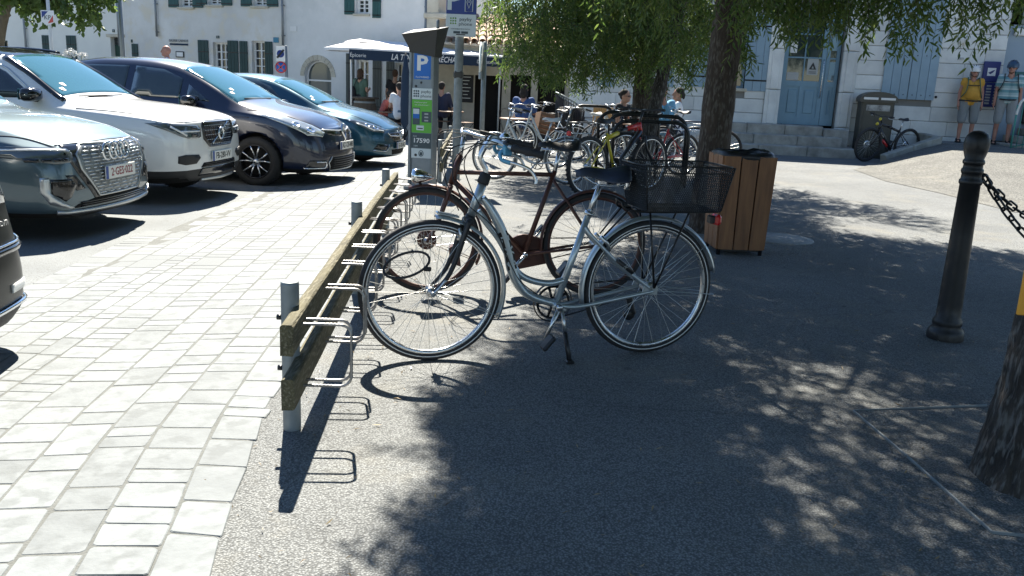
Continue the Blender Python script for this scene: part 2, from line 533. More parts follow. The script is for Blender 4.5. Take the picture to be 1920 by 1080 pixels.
mxx = nt.nodes.new('ShaderNodeMix'); mxx.data_type = 'RGBA'; mxx.blend_type = 'MULTIPLY'; mxx.inputs[0].default_value = .35
nt.links.new(ge.outputs['Random Per Island'], cr.inputs[0]); nt.links.new(cr.outputs[0], mxx.inputs[6]); nt.links.new(nz.outputs[0], mxx.inputs[7])
nt.links.new(mxx.outputs[2], nt.nodes['Principled BSDF'].inputs['Base Color']); nt.nodes['Principled BSDF'].inputs['Roughness'].default_value = .8
o = link_mesh('paving_stones', me, pav); tag(o, kind='stuff')
# ================================================================== ramp, kerb, steps area
def ramp():
    fl = [G(1600, 318), G(1660, 340), G(1760, 362), G(1900, 398), Vector((9.5, 10.5, 0)), Vector((16, 10, 0))]
    k1 = G(1655, 306); k1.z = .05; k2 = AT(1768, 266, 19.0)
    bk = [Vector((k1.x - .1, k1.y - .1, .02)), k1, Vector(((k1.x + k2.x) / 2, (k1.y + k2.y) / 2, .26)), Vector((k2.x, k2.y, .42)), Vector((11.5, 19.2, .44)), Vector((17, 18.6, .44))]
    n, m = 5, 10
    v = []; f = []
    U = 30
    for i in range(U + 1):
        t = i / U * 5; k = min(4, int(t)); q = t - k
        a = fl[k].lerp(fl[k + 1], q); b = bk[k].lerp(bk[k + 1], q)
        for j in range(m + 1):
            s = j / m; p = a.lerp(b, s); p.z = .006 + b.z * sst(0, 1, s); v.append(tuple(p))
    for i in range(U):
        for j in range(m): f.append((i * (m + 1) + j, (i + 1) * (m + 1) + j, (i + 1) * (m + 1) + j + 1, i * (m + 1) + j + 1))
    # landing behind
    me = bpy.data.meshes.new('ramp'); me.from_pydata(v, [], f); me.materials.append(MATS['ramp_gravel'])
    for p in me.polygons: p.use_smooth = True
    tag(link_mesh('ramp', me), kind='structure')
    MB().prism([(k2.x - .1, k2.y + .02), (17, 18.58), (18, 22), (k2.x, 22)], -.1, .44).build('landing', MATS['concrete_lane'], kind='structure')
    root = empty('kerb', (k1.x, k1.y, 0), 0, 'pale stone kerb rising along the ramp beside the parcel box', 'kerb')
    pts = [Vector((k1.x, k1.y, .16)), Vector(((k1.x + k2.x) / 2 - .05, (k1.y + k2.y) / 2, .36)), Vector((k2.x - .1, k2.y, .55)), Vector((k2.x - .1, k2.y + .9, .58))]
    for a, b in zip(pts[:-1], pts[1:]):
        d = b - a; L = d.length; rot = d.to_track_quat('X', 'Z').to_matrix()
        MB().box((a + b) / 2 - Vector(k1.to_tuple()[:2] + (0,)) - Vector((0, 0, .13)), (L - .012, .17, .30), .015, rot).build('kerb_stone', MATS['kerb_stone'], root)
M('kerb_stone', (.38, .37, .33), .85, col2=(.24, .235, .20), vs=6, det=6, bump=.006, bs=25)
ramp()
MB().lathe([(.001, .012), (.30, .012), (.31, .008), (.315, 0)], 32).lathe([(.24, .0135), (.255, .0135)], 32).build('manhole_cover', M('cover', (.30, .31, .30), .7, .2, col2=(.2, .2, .2), vs=20, bump=.002, bs=60), None, (2.52, 8.15, gz(2.52, 8.15)), None, 'round pale manhole cover on the shaded ground right of the litter bin', 'manhole cover')
# steel edging of the tree pit
pe = [G(1850, 762), G(1600, 772), G(1715, 870), G(1860, 1000), Vector((2.3, 2.45, 0))]
ee = empty('tree_pit_edging', pe[1], 0, 'thin pale steel edging of the tree pit round the near trunk', 'edging')
for a, b in zip(pe[:-1], pe[1:]):
    d = (b - a); d.z = 0
    MB().box(((a + b) / 2 - pe[1]) + Vector((0, 0, .004)), (d.length, .007, .012), .002, Matrix.Rotation(math.atan2(d.y, d.x), 3, 'Z')).build('edging_bar', MATS['galv_dull'], ee)
M('pit_soil', (.19, .185, .17), .97, col2=(.13, .128, .118), vs=6, det=8, bump=.015, bs=40)
MB().add([(p.x, p.y, .005) for p in (pe[1], pe[2], pe[3], Vector((2.6, 2.45, 0)), Vector((2.6, 3.75, 0)))], [(0, 1, 2, 3, 4)]).build('soil', MATS['asphalt'], kind='structure')
MB().lathe([(.001, .02), (.5, .012), (.78, .004)], 28).build('soil', MATS['pit_soil'], None, (1.80, 8.15, gz(1.8, 8.15)), kind='structure')

# ================================================================== buildings
M('render_white', (.80, .80, .78), .9, col2=(.64, .65, .63), vs=.7, det=8, bump=.004, bs=30, speck=(.74, .74, .72), sps=3)
M('render_patchy', (.76, .755, .72), .92, col2=(.55, .545, .52), vs=.55, det=9, bump=.006, bs=22, speck=(.68, .64, .54), sps=2.2)
M('render_cream', (.80, .80, .74), .9, col2=(.72, .72, .67), vs=.8, det=7, bump=.003, bs=30)
M('ashlar', (.76, .77, .745), .88, col2=(.60, .61, .595), vs=2.4, det=8, bump=.003, bs=50, rnd=.10)
M('ashlar_joint', (.22, .215, .20), .95)
M('step_stone', (.42, .41, .375), .9, col2=(.22, .215, .195), vs=3.5, det=8, bump=.008, bs=25)
M('shutter_dark', (.018, .055, .052), .6, col2=(.012, .042, .04), vs=5)
M('shutter_teal', (.025, .095, .095), .6, col2=(.018, .075, .075), vs=5)
M('shutter_grey', (.075, .085, .075), .65)
M('shutter_blue', (.27, .38, .46), .55, col2=(.235, .34, .42), vs=4, det=6, rnd=.05)
M('door_blue', (.19, .32, .41), .5, col2=(.165, .285, .37), vs=4)
M('door_green', (.02, .06, .045), .6)
M('pane', (.02, .026, .03), .05, 0, ior=1.6, coat=.4)
M('interior_dark', (.018, .016, .014), .9)
M('roof_tile', (.36, .20, .13), .85, col2=(.46, .36, .28), vs=5, det=6, bump=.006, bs=30, rnd=.3)
M('zinc', (.25, .27, .28), .5, .5)
M('navy_cloth', (.012, .03, .062), .8, bump=.001, bs=200)
M('white_cloth', (.78, .79, .80), .75, bump=.0015, bs=60)
M('stone_trim', (.60, .56, .46), .88, col2=(.46, .42, .33), vs=3, det=7, bump=.004, bs=30)

class Facade:
    def __init__(s, p0, ang, name, label, z0=0, cat='building', group=None):
        s.p0 = Vector((p0[0], p0[1], z0)); s.ang = ang
        s.n = Vector((math.sin(ang), -math.cos(ang), 0))
        s.u = Vector((math.cos(ang), math.sin(ang), 0))
        s.root = empty(name, s.p0, ang, label, cat, group)
        s.holes = []
    def at(s, x, y):
        p = on_plane(x, y, s.p0, s.n); return (p - s.p0).dot(s.u), p.z - s.p0.z
    def wall(s, u0, u1, z0, z1, mat, depth=.24, thick=6.0, name='wall'):
        us = sorted(set([u0, u1] + [q for h in s.holes for q in h[:2] if u0 < q < u1]))
        zs = sorted(set([z0, z1] + [q for h in s.holes for q in h[2:4] if z0 < q < z1]))
        def hole(u, z): return any(h[0] < u < h[1] and h[2] < z < h[3] for h in s.holes)
        mb = MB()
        for i in range(len(us) - 1):
            for j in range(len(zs) - 1):
                if not hole((us[i] + us[i + 1]) / 2, (zs[j] + zs[j + 1]) / 2):
                    mb.add([(us[i], 0, zs[j]), (us[i + 1], 0, zs[j]), (us[i + 1], 0, zs[j + 1]), (us[i], 0, zs[j + 1])], [(0, 1, 2, 3)])
        for h in s.holes:
            a, b, c, d = max(h[0], u0), min(h[1], u1), max(h[2], z0), min(h[3], z1)
            if a >= b or c >= d: continue
            mb.add([(a, 0, c), (b, 0, c), (b, 0, d), (a, 0, d), (a, depth, c), (b, depth, c), (b, depth, d), (a, depth, d)],
                   [(0, 4, 5, 1), (1, 5, 6, 2), (2, 6, 7, 3), (3, 7, 4, 0)])
        mb.add([(u0, 0, z0), (u1, 0, z0), (u1, 0, z1), (u0, 0, z1), (u0, thick, z0), (u1, thick, z0), (u1, thick, z1), (u0, thick, z1)],
               [(1, 5, 6, 2), (2, 6, 7, 3), (4, 0, 3, 7), (5, 4, 7, 6)])
        return mb.build(name, MATS[mat], s.root)
    def window(s, u0, u1, z0, z1, nx=2, nz=4, fm='white', depth=.16, name='window', sill=True, fr=.055, bar=.028):
        s.holes.append((u0, u1, z0, z1))
        w, h = u1 - u0, z1 - z0
        mb = MB(); mb.X = Matrix.Translation((u0, depth, z0))
        mb.box((w / 2, 0, fr / 2), (w, .06, fr)); mb.box((w / 2, 0, h - fr / 2), (w, .06, fr))
        mb.box((fr / 2, 0, h / 2), (fr, .058, h - 2 * fr)); mb.box((w - fr / 2, 0, h / 2), (fr, .058, h - 2 * fr))
        o = mb.build(name, MATS[fm], s.root)
        iw, ih = w - 2 * fr, h - 2 * fr
        for i in range(1, nx):
            bb = bar * (1.9 if nx == 2 or i == nx // 2 else 1)
            m1 = MB(); m1.X = mb.X; m1.box((fr + iw * i / nx, -.004, h / 2), (bb, .045, ih)); m1.build('mullion', MATS[fm], o)
        for j in range(1, nz):
            m1 = MB(); m1.X = mb.X; m1.box((w / 2, -.002, fr + ih * j / nz), (iw, .036, bar)); m1.build('glazing_bar', MATS[fm], o)
        for i in range(nx):
            for j in range(nz):
                m1 = MB(); m1.X = mb.X; m1.box((fr + iw * (i + .5) / nx, .015, fr + ih * (j + .5) / nz), (iw / nx - .004, .006, ih / nz - .004))
                m1.build('pane', MATS['pane'], o)
        if sill:
            m1 = MB(); m1.box(((u0 + u1) / 2, -.02, z0 - .035), (w + .14, .10, .07), .01); m1.build('sill', MATS['stone_trim'], s.root)
        m1 = MB(); m1.box(((u0 + u1) / 2, depth + .25, (z0 + z1) / 2), (w + .3, .02, h + .3)); m1.build('room', MATS['interior_dark'], o)
        return o
    def shutter(s, u0, u1, z0, z1, mat, boards=3, out=.035, battens=True, sub=True):
        w = u1 - u0
        o = None
        root = bpy.data.objects.new('shutter', None); COL.objects.link(root); root.parent = s.root; root.location = (u0, -out, z0); root.empty_display_size = .05
        for k in range(boards):
            MB().box((w * (k + .5) / boards, 0, (z1 - z0) / 2), (w / boards - .006, .03, z1 - z0), .004).build('board', MATS[mat], root)
        if battens:
            for t in (.14, .84):
                MB().box((w / 2, .0285, (z1 - z0) * t), (w - .02, .025, .09), .003).build('batten', MATS[mat], root)
                MB().box((w / 2, -.0175, (z1 - z0) * t), (w - .01, .004, .035)).build('hinge', MATS['black_metal'], root)
        return root

# --- the three houses across the street
AX0, AA = (-8.2, 28.5), R(-22)
zl = -.30
hm = Facade(AX0, AA, 'house', 'patchy grey rendered house with dark green shutters and a gallery sign', zl)
hl_ = Facade(AX0, AA, 'house', 'cream rendered house with a green door left of the gallery house', zl)
hr_ = Facade(AX0, AA, 'house', 'smooth pale house with arched shop window behind the cafe terrace', zl)
def bx(fac, x0, y0, x1, y1):
    u0, za = fac.at(x0, y1); u1, zb_ = fac.at(x1, y0)
    return u0, u1, za, zb_
H2 = 4.1
uL0 = hl_.at(-140, 100)[0]; uLM = hm.at(236, 100)[0]; uMR = hm.at(534, 100)[0]; uRE = hr_.at(812, 100)[0]
for (w0, w1, yb, s0, s1, s2, s3) in ((337, 353, 15, 317, 329.5, 353.5, 365), (390, 398.5, 11, 379, 389.5, 398.5, 413.5), (474, 489, 13, 451, 465, 490, 503)):
    u0, u1, z0, z1 = bx(hm, w0, yb - 70, w1, yb - 2); z1 = min(z0 + 1.75, H2 - .12)
    w_ = max(.55, u1 - u0)
    hm.window(u0, u0 + w_, z0, z1, 2, 4)
    a0, a1 = hm.at(s0, yb)[0], hm.at(s1, yb)[0]; hm.shutter(u0 - .02 - .42, u0 - .02, z0 - .02, z1, 'shutter_teal')
    hm.shutter(u0 + w_ + .02, u0 + w_ + .44, z0 - .02, z1, 'shutter_teal')
for (w0, w1, y0, y1) in ((402, 428, 80, 170), (474, 498, 77, 170)):
    u0, u1, z0, z1 = bx(hm, w0, y0, w1, y1); z0 = max(z0, .15)
    hm.window(u0, u1, z0, z1, 3 if w0 == 402 else 2, 6, sill=False)
for (s0, s1, y0) in ((372, 391, 75), (427.5, 447, 76), (450, 464.5, 77), (497.5, 511.5, 78)):
    u0, z1 = hm.at(s0, y0); u1, _ = hm.at(s1, y0)
    hm.shutter(u0, u1, .2, z1, 'shutter_dark', 3)
hm.wall(uLM, uMR, -.5, H2, 'render_patchy')
# stone surround above the window and gallery sign
def sign_on(fac, x0, y0, x1, y1, mat, name, th=.02, parent=None, out=.0):
    u0, z1 = fac.at(x0, y0); u1, z0 = fac.at(x1, y1)
    return MB().box(((u0 + u1) / 2, -th / 2 - .003 - out, (z0 + z1) / 2), (u1 - u0, th, z1 - z0), .002).build(name, MATS[mat], parent if parent is not None else fac.root), (u0 + u1) / 2, (z0 + z1) / 2, u1 - u0, z1 - z0
M('blue_plaque', (.05, .22, .34), .5); M('grey_plate', (.42, .43, .42), .5)
o, u, z, w, h = sign_on(hm, 318, 73.5, 353, 79.5, 'grey_plate', 'gallery_sign')
text('GALERIE CARNOT', h * 1.15, MATS['ink'], o, (u, -.026, z), (R(90), 0, 0), sx=w / (h * 1.15 * 7.9))
sign_on(hm, 319, 81, 353, 85.5, 'navy_cloth', 'sign_band')
o, u, z, w, h = sign_on(hm, 330, 96, 346, 108, 'ink', 'notice_frame'); MB().box((u, -.026, z), (w * .78, .004, h * .7)).build('notice', MATS['white'], o)
o, u, z, w, h = sign_on(hm, 406, 67, 411.5, 72, 'shutter_dark', 'number_plaque'); text('13', h * .9, MATS['white'], o, (u, -.026, z), (R(90), 0, 0))
sign_on(hm, 513, 70, 523, 80, 'blue_plaque', 'street_plaque')
def pipe(fac, x, ztop, zbot, mat='zinc', r=.045):
    u, _ = fac.at(x, 60)
    mb = MB(); mb.tube([(u, -.08, zbot), (u, -.08, ztop)], r, 10)
    o = mb.build('drainpipe', MATS[mat], fac.root)
    for z in (2.7, 3.6): MB().box((u, -.05, z), (r * 2.5, .10, .03), .004).build('pipe_bracket', MATS[mat], o)
pipe(hm, 297, H2, 2.55, 'zinc', .035); pipe(hm, 533, H2, 2.4, 'zinc', .035); pipe(hr_, 801, H2, .2, 'zinc', .05)
# cream house on the left
u0, u1, z0, z1 = bx(hl_, 211, 70, 228, 140); hl_.holes.append((u0, u1, .0, z1))
MB().box(((u0 + u1) / 2, .2, z1 / 2 - .12), (u1 - u0, .05, z1 - .26), .004).build('door', MATS['door_green'], hl_.root)
MB().box(((u0 + u1) / 2, .19, z1 - .14), (u1 - u0, .04, .2), .004).build('fanlight', MATS['pane'], hl_.root)
MB().box(((u0 + u1) / 2, -.02, z1 + .05), (u1 - u0 + .3, .06, .1), .01).build('lintel', MATS['stone_trim'], hl_.root)
for (s0, s1, y0) in ((79.5, 94, 66), (125, 142.5, 66.5), (241, 0, 0)):
    if s1 == 0: continue
    u0, z1 = hl_.at(s0, y0); u1, _ = hl_.at(s1, y0)
    m_ = (u0 + u1) / 2
    hl_.shutter(u0, m_ - .004, .6, z1, 'shutter_dark', 2); hl_.shutter(m_ + .004, u1, .6, z1, 'shutter_dark', 2)
for x in (99, 150): pass
u0, u1, z0, z1 = bx(hl_, 2, 76, 14, 98); hl_.holes.append((u0 - .3, u1, z0, z1)); hl_.window(u0 - .3, u1, z0, z1, 2, 2, fm='shutter_dark')
hl_.wall(uL0, uLM, -.5, H2 + .3, 'render_cream')
pipe(hl_, 50, H2, 1.0, 'zinc', .04); pipe(hl_, 226, H2, 2.2, 'zinc', .04)
o, u, z, w, h = sign_on(hl_, 211, 55, 215.5, 60.5, 'shutter_dark', 'number_plaque'); text('9', h * .9, MATS['white'], o, (u, -.026, z), (R(90), 0, 0))
o, u, z, w, h = sign_on(hm, 246, 74, 249, 80, 'shutter_dark', 'lantern')
u0, z1 = hm.at(248, 82); u1, _ = hm.at(259, 82); hm.shutter(u0, u1, .3, z1, 'shutter_dark', 2)
# smooth house on the right
u0, u1, z0, z1 = bx(hr_, 667, -60, 691, 25.5); z1 = H2 - .15
hr_.window(u0, u1, z0, z1, 2, 4); hr_.shutter(u0 - .38, u0 - .03, z0 - .03, z1, 'shutter_teal'); hr_.shutter(u1 + .16, u1 + .45, z0 - .12, z1 - .1, 'shutter_teal')
for (w0, w1, y0) in ((668, 691, 112), (741, 764, 117), (829, 842, 122)):
    u0, z1 = hr_.at(w0, y0); u1, _ = hr_.at(w1, y0)
    hr_.window(u0, u1, .5, z1, 2, 4)
for (s0, s1, y0) in ((650, 665, 100), (700, 716, 112), (725.5, 740, 115), (774, 788, 118)):
    u0, z1 = hr_.at(s0, y0); u1, _ = hr_.at(s1, y0)
    hr_.shutter(u0, u1, .45, z1, 'shutter_grey', 3)
# arched shop window
ac, az = hr_.at(596, 140); aw = hr_.at(621, 140)[0] - ac; atop = hr_.at(596, 113)[1]
arr = aw; spring = atop - aw
hr_.holes.append((ac - aw, ac + aw, .55, atop - .001))
hr_.wall(uMR + .002, uRE, -.5, H2 + .08, 'render_white')
mb = MB()
out = [(ac - aw, atop)] + [(ac + aw * math.cos(t), spring + aw * math.sin(t)) for t in lin(PI, 0, 24)] + [(ac + aw, atop)]
for a, b in zip(out[:-1], out[1:]):
    mb.add([(a[0], 0, a[1]), (b[0], 0, b[1]), (b[0], 0, atop), (a[0], 0, atop)], [(0, 1, 2, 3)])
    mb.add([(a[0], 0, a[1]), (b[0], 0, b[1]), (b[0], .24, b[1]), (a[0], .24, a[1])], [(3, 2, 1, 0)])
mb.build('arch_spandrel', MATS['render_white'], hr_.root)
mb = MB()
for t0, t1 in zip(lin(PI, 0, 12)[:-1], lin(PI, 0, 12)[1:]):
    P = []
    for r_ in (aw + .012, aw + .16):
        for t in (t0 - .01, t1 + .01): P.append((ac + r_ * math.cos(t), spring + r_ * math.sin(t)))
    MB().prism([P[0], P[1], P[3], P[2]], -.025, .02, 'y').build('voussoir', MATS['stone_trim'], hr_.root)
mb = MB(); mb.tube([(ac - aw + .03, .14, .55)] + [(ac + (aw - .03) * math.cos(t), .14, spring + (aw - .03) * math.sin(t)) for t in lin(PI, 0, 20)] + [(ac + aw - .03, .14, .55)], .03, 6)
wo = mb.build('shop_window_frame', MATS['white'], hr_.root)
MB().box((ac, .17, (atop + .55) / 2), (aw * 2, .01, atop - .55)).build('pane', M('shop_pane', (.12, .14, .14), .06, .2, ior=1.6), wo)
MB().box((ac, .14, spring - .12), (aw * 1.9, .03, .05)).build('transom', MATS['white'], wo)
o, u, z, w, h = sign_on(hr_, 544.5, 49, 557, 59, 'white', 'plaque')
MB().box((uRE + .03, .10, 1.85), (.38, .5, 4.7), .02).build('corner_pilaster', MATS['stone_trim'], hr_.root)
MB().box((uRE + .2, .06, hr_.at(820, 30)[1]), (.9, .5, .16), .03).build('cornice', MATS['stone_trim'], hr_.root)

def low_roof(fac, u0, u1, zt, over=.12):
    # shallow tiled roof, unseen; eaves lowered so sun reaches the ground in front
    MB().add([(u0, -over, zt), (u1, -over, zt), (u1, 5.9, zt + 1.5), (u0, 5.9, zt + 1.5), (u0, -over, zt + .08), (u1, -over, zt + .08), (u1, 5.9, zt + 1.6), (u0, 5.9, zt + 1.6)], [(3, 2, 1, 0), (4, 5, 6, 7), (0, 1, 5, 4), (1, 2, 6, 5), (2, 3, 7, 6), (3, 0, 4, 7)]).build('roof', MATS['roof_tile'], fac.root)
low_roof(hl_, uL0, uLM, H2 + .3); low_roof(hm, uLM, uMR, H2); low_roof(hr_, uMR, uRE, H2 + .08)
# --- cafe: low building with a clay tile roof
cf = Facade((-1.9, 26.0), R(2), 'cafe_building', 'low cafe building with clay tile roof and dark open front beside the awning', -.3)
cz = cf.at(900, 77)[1]
cf.holes += [(.55, 1.35, -.5, 1.75), (1.6, 2.2, .2, 1.8), (2.4, 3.2, -.5, 1.8)]
cf.wall(-1.3, 4.2, -.5, cz - .05, 'stone_trim', thick=4)
MB().box((1.6, .5, .7), (5.0, .05, 2.8)).build('interior', MATS['interior_dark'], cf.root)
MB().box((.30, -.03, 1.35), (.42, .03, .78), .006).build('menu_board', MATS['ink'], cf.root)
for k in range(7): MB().box((.28, -.048, 1.68 - .1 * k), (.30 - .08 * (k % 3), .004, .02)).build('menu_line', MATS['offwhite'], cf.root)
# canal tiles
tp = MB(); tp.lathe([(.11, 0), (.09, .48)], 10, axis='y', a0=0, a1=PI); tp.lathe([(.098, 0), (.078, .48)], 10, axis='y', a0=0, a1=PI)
tmesh = tp.mesh('roof_tile', MATS['roof_tile'])
tp2 = MB(); tp2.lathe([(.095, 0), (.105, .48)], 8, axis='y', a0=PI, a1=2 * PI); tmesh2 = tp2.mesh('roof_tile', MATS['roof_tile'])
sl = R(20)
MB().box((1.1, .95, cz + .33), (4.6, 2.6, .06), 0, Matrix.Rotation(sl, 3, 'X')).build('roof', MATS['stone_trim'], cf.root)
rt_ = random.Random(3)
for i in range(14):
    for j in range(6):
        q = .42 * j - .40
        for (me_, dx, dz) in ((tmesh, 0, .05), (tmesh2, .115, .07)):
            link_mesh('roof_tile', me_, cf.root, (-.2 + .235 * i + dx + rt_.uniform(-.012, .012), q * math.cos(sl) + (.0 if dx == 0 else .02), cz + .02 + q * math.sin(sl) + dz + rt_.uniform(-.006, .006) + .016), (sl - .03, 0, rt_.uniform(-.03, .03)))

# --- post office on the right, ashlar stone
PA = R(-8)
po = Facade((6.5, 20.3), PA, 'post_office', 'pale ashlar building with blue double door, stone steps and blue shutters', 0)
ZF = .64
dl, _ = po.at(1456, 232); dr_, _ = po.at(1563, 236); dtop = ZF + 2.62
wl_, wz = po.at(1649, 184); wr2, _ = po.at(1748, 190)
sl0, sz0 = po.at(1392, 170); sl1, _ = po.at(1440, 170)
wl0, wz0 = po.at(1366, 166)
po.holes += [(dl, dr_, -.4, dtop), (wl_ + .03, wr2 - .03, wz + .04, 3.45), (wl0 - .35, sl0 + .05, sz0 + .04, sz0 + 1.7)]
at0, _ = po.at(1868, 200); at1 = at0 + 2.2
po.holes.append((at0, at1, .45, 3.6))
po.wall(-5.4, 8.5, -.4, 3.72, 'ashlar_joint', thick=5)
# blocks: courses of stone proud of the joints
pr = random.Random(21)
rows = []; zc = .0
crs = .318
zrow = -.1
while zrow < 5.2: rows.append((zrow, zrow + crs)); zrow += crs
def blocked(u0, u1, z0, z1):
    for h in po.holes:
        if u0 < h[1] - .001 and u1 > h[0] + .001 and z0 < h[3] - .02 and z1 > h[2] + .02: return h
    return None
pil = [(dl - .34, dl - .005), (dr_ + .005, dr_ + .34)]
for ri, (z0, z1) in enumerate(rows):
    if z1 > 3.75: break
    cuts = sorted(set([-5.4, 8.4] + [h[0] for h in po.holes if z0 < h[3] - .02 and z1 > h[2] + .02] + [h[1] for h in po.holes if z0 < h[3] - .02 and z1 > h[2] + .02] + [q for p in pil for q in p]))
    for a, b in zip(cuts[:-1], cuts[1:]):
        if b - a < .03: continue
        if blocked((a + b) / 2 - .005, (a + b) / 2 + .005, z0, z1): continue
        if any(p[0] - .01 < (a + b) / 2 < p[1] + .01 for p in pil): continue
        k = max(1, round((b - a) / .85)); e = [a]
        for i in range(1, k): e.append(a + (b - a) * i / k + pr.uniform(-.12, .12) + (.2 if ri % 2 else -.2) * (1 if k > 1 else 0))
        e.append(b)
        for c, d in zip(e[:-1], e[1:]):
            j = .006
            mb = MB(); mb.box(((c + d) / 2, .0, (z0 + z1) / 2), (d - c - .004, .05 + pr.uniform(0, .004), z1 - z0 - .010), .010)
            mb.build('stone_block', MATS['ashlar'], po.root)
for (a, b) in pil:
    for z0, z1 in ((-.05, .62), (.625, 1.4), (1.405, 2.3), (2.305, 3.0), (3.005, 3.72)):
        mb = MB(); mb.box(((a + b) / 2, -.03, (z0 + z1) / 2), (b - a - .006, .12, z1 - z0 - .006), .008)
        mb.box(((a + b) / 2, -.075, (z0 + z1) / 2), ((b - a) * .55, .08, z1 - z0 - .01), .02)
        mb.build('door_surround', MATS['ashlar'], po.root)
# door: two leaves
M('glass_door', (.03, .045, .045), .04, 0, ior=1.55, coat=.5, coat_r=.02)
def leaf(u0, u1, cols, handle):
    r_ = bpy.data.objects.new('door_leaf', None); COL.objects.link(r_); r_.parent = po.root; r_.location = (u0, .17, ZF); r_.empty_display_size = .05
    w = u1 - u0; h = dtop - ZF; st = .095 if cols == 2 else .075
    gb = .98; gt = h - .10
    mb = MB()
    mb.box((w / 2, 0, .09), (w, .05, .18)); mb.box((w / 2, 0, gb - .06), (w, .05, .12)); mb.box((w / 2, 0, h - .05), (w, .05, .10))
    mb.box((st / 2, 0, h / 2), (st, .052, h - .002)); mb.box((w - st / 2, 0, h / 2), (st, .052, h - .002))
    if cols == 2: mb.box((w / 2, 0, .52), (.09, .051, .68))
    o = mb.build('door_frame', MATS['door_blue'], r_)
    iw = w - 2 * st
    for c in range(cols):
        x0 = st + iw * c / cols; x1 = st + iw * (c + 1) / cols
        MB().box(((x0 + x1) / 2, .01, .52), (x1 - x0 + .02, .03, .70)).box(((x0 + x1) / 2, -.008, .52), (x1 - x0 - .16, .03, .52), .012).build('door_panel', MATS['door_blue'], r_)
        for k in range(3):
            z0 = gb + (gt - gb) * k / 3; z1 = gb + (gt - gb) * (k + 1) / 3
            MB().box(((x0 + x1) / 2, .005, (z0 + z1) / 2), (x1 - x0 - .006, .008, z1 - z0 - .006)).build('pane', MATS['glass_door'], r_)
            if k: MB().box(((x0 + x1) / 2, -.002, z0), (x1 - x0, .04, .035), .006).build('glazing_bar', MATS['door_blue'], r_)
    if cols == 2: MB().box((w / 2, -.003, (gb + gt) / 2), (.03, .04, gt - gb), .006).build('glazing_bar', MATS['door_blue'], r_)
    if handle:
        MB().tube([(w - .05, -.05, .62), (w - .05, -.09, .66), (w - .05, -.09, 1.42), (w - .05, -.05, 1.46)], .013, 8).build('pull_handle', MATS['alloy'], r_)
    return r_
dm = dl + (dr_ - dl) * .755
l1 = leaf(dl + .02, dm - .004, 2, True); l2 = leaf(dm + .004, dr_ - .02, 1, False)
MB().box(((dl + dr_) / 2, .6, 1.9), (dr_ - dl + .4, .02, 3.2)).build('lobby', MATS['interior_dark'], po.root)
def poster(r_, x, z, w, h, mat='white', y=-.004): return MB().box((x, y, z), (w, .003, h)).build('notice', MATS[mat], r_)
M('notice_blue', (.30, .45, .52), .6)
poster(l1, .20, 1.72, .15, .26); text('\u2022 \u2022 \u2022', .05, MATS['ink'], l1, (.2, -.0065, 1.82), (R(90), 0, 0))
pp = poster(l1, .66, 1.30, .24, .36, 'grey_plate'); mb = MB(); mb.prism([(.58, 1.24), (.74, 1.24), (.66, 1.40)], -.0105, -.006, 'y'); mb.build('warning_triangle', MATS['ink'], pp)
MB().prism([(.635, 1.262), (.685, 1.262), (.66, 1.32)], -.0135, -.011, 'y').build('triangle_centre', MATS['grey_plate'], pp)
for k in range(2): MB().box((.66, -.008, 1.19 - .03 * k), (.16, .003, .012)).build('print_line', MATS['ink'], pp)
poster(l1, .24, 1.08, .26, .17, 'grey_plate'); poster(l2, .17, 1.85, .17, .36, 'notice_blue'); poster(l2, .17, 1.22, .17, .40, 'notice_blue'); poster(l2, .2, 1.06, .1, .14, 'grey_plate')
# closed blue shutters with bolts
hw = (wr2 - wl_) / 2
for k in range(2):
    sh_ = po.shutter(wl_ + hw * k + (.004 if k else 0), wl_ + hw * (k + 1) - (0 if k else .004), wz, 3.44, 'shutter_blue', 3, out=.055, battens=False)
    for b in range(3):
        MB().ball((hw * (b + .5) / 3, -.018, .10), .012, 8, 5).build('bolt', MATS['black_metal'], sh_)
        MB().ball((hw * (b + .5) / 3, -.018, .95), .012, 8, 5).build('bolt', MATS['black_metal'], sh_)
po.shutter(sl0 + .02, sl1, sz0, sz0 + 1.7, 'shutter_blue', 3, out=.045)
po.window(wl0 - .35, sl0 + .02, sz0 + .05, sz0 + 1.68, 2, 3, fm='shutter_blue', sill=True)
for (x0, x1) in ((1232, 1262), (1285, 1330), (1118, 1150)):
    u0, z0 = po.at(x0, 166); u1, _ = po.at(x1, 166)
    po.shutter(u0, u1, z0 + .05, z0 + 1.75, 'shutter_blue', 3, out=.045)
# cash machine bay
M('bay_blue', (.30, .38, .46), .6); M('navy_sign', (.02, .03, .16), .5); M('sign_green', (.02, .12, .12), .5)
MB().box(((at0 + at1) / 2, .16, 1.75), (at1 - at0, .04, 2.5)).build('bay_panel', MATS['bay_blue'], po.root)
MB().box((at0 + .9, .10, 2.85), (1.5, .10, .16), .02).build('blind_box', MATS['white'], po.root)
MB().box((at0 + .9, .13, 3.25), (1.3, .06, .5), .01).build('pane', MATS['pane'], po.root)
u, z = po.at(1903, 124)
o = MB().box((at0 + .95, .10, 1.93), (1.3, .06, .16), .01).build('service_sign', MATS['sign_green'], po.root)
text('libre en service', .105, MATS['offwhite'], o, (at0 + .80, .065, 1.93), (R(90), 0, 0), shear=.2)
MB().box((at0 + .95, .10, 1.35), (.7, .08, .9), .03).build('cash_machine', MATS['black_plastic'], po.root)
u, z = po.at(1856, 135)
o = MB().box((u, -.075, z), (.34, .05, .44), .01).build('bank_sign', MATS['navy_sign'], po.root)
MB().box((u, -.102, z + .0), (.17, .004, .17)).build('logo_square', MATS['white'], o)
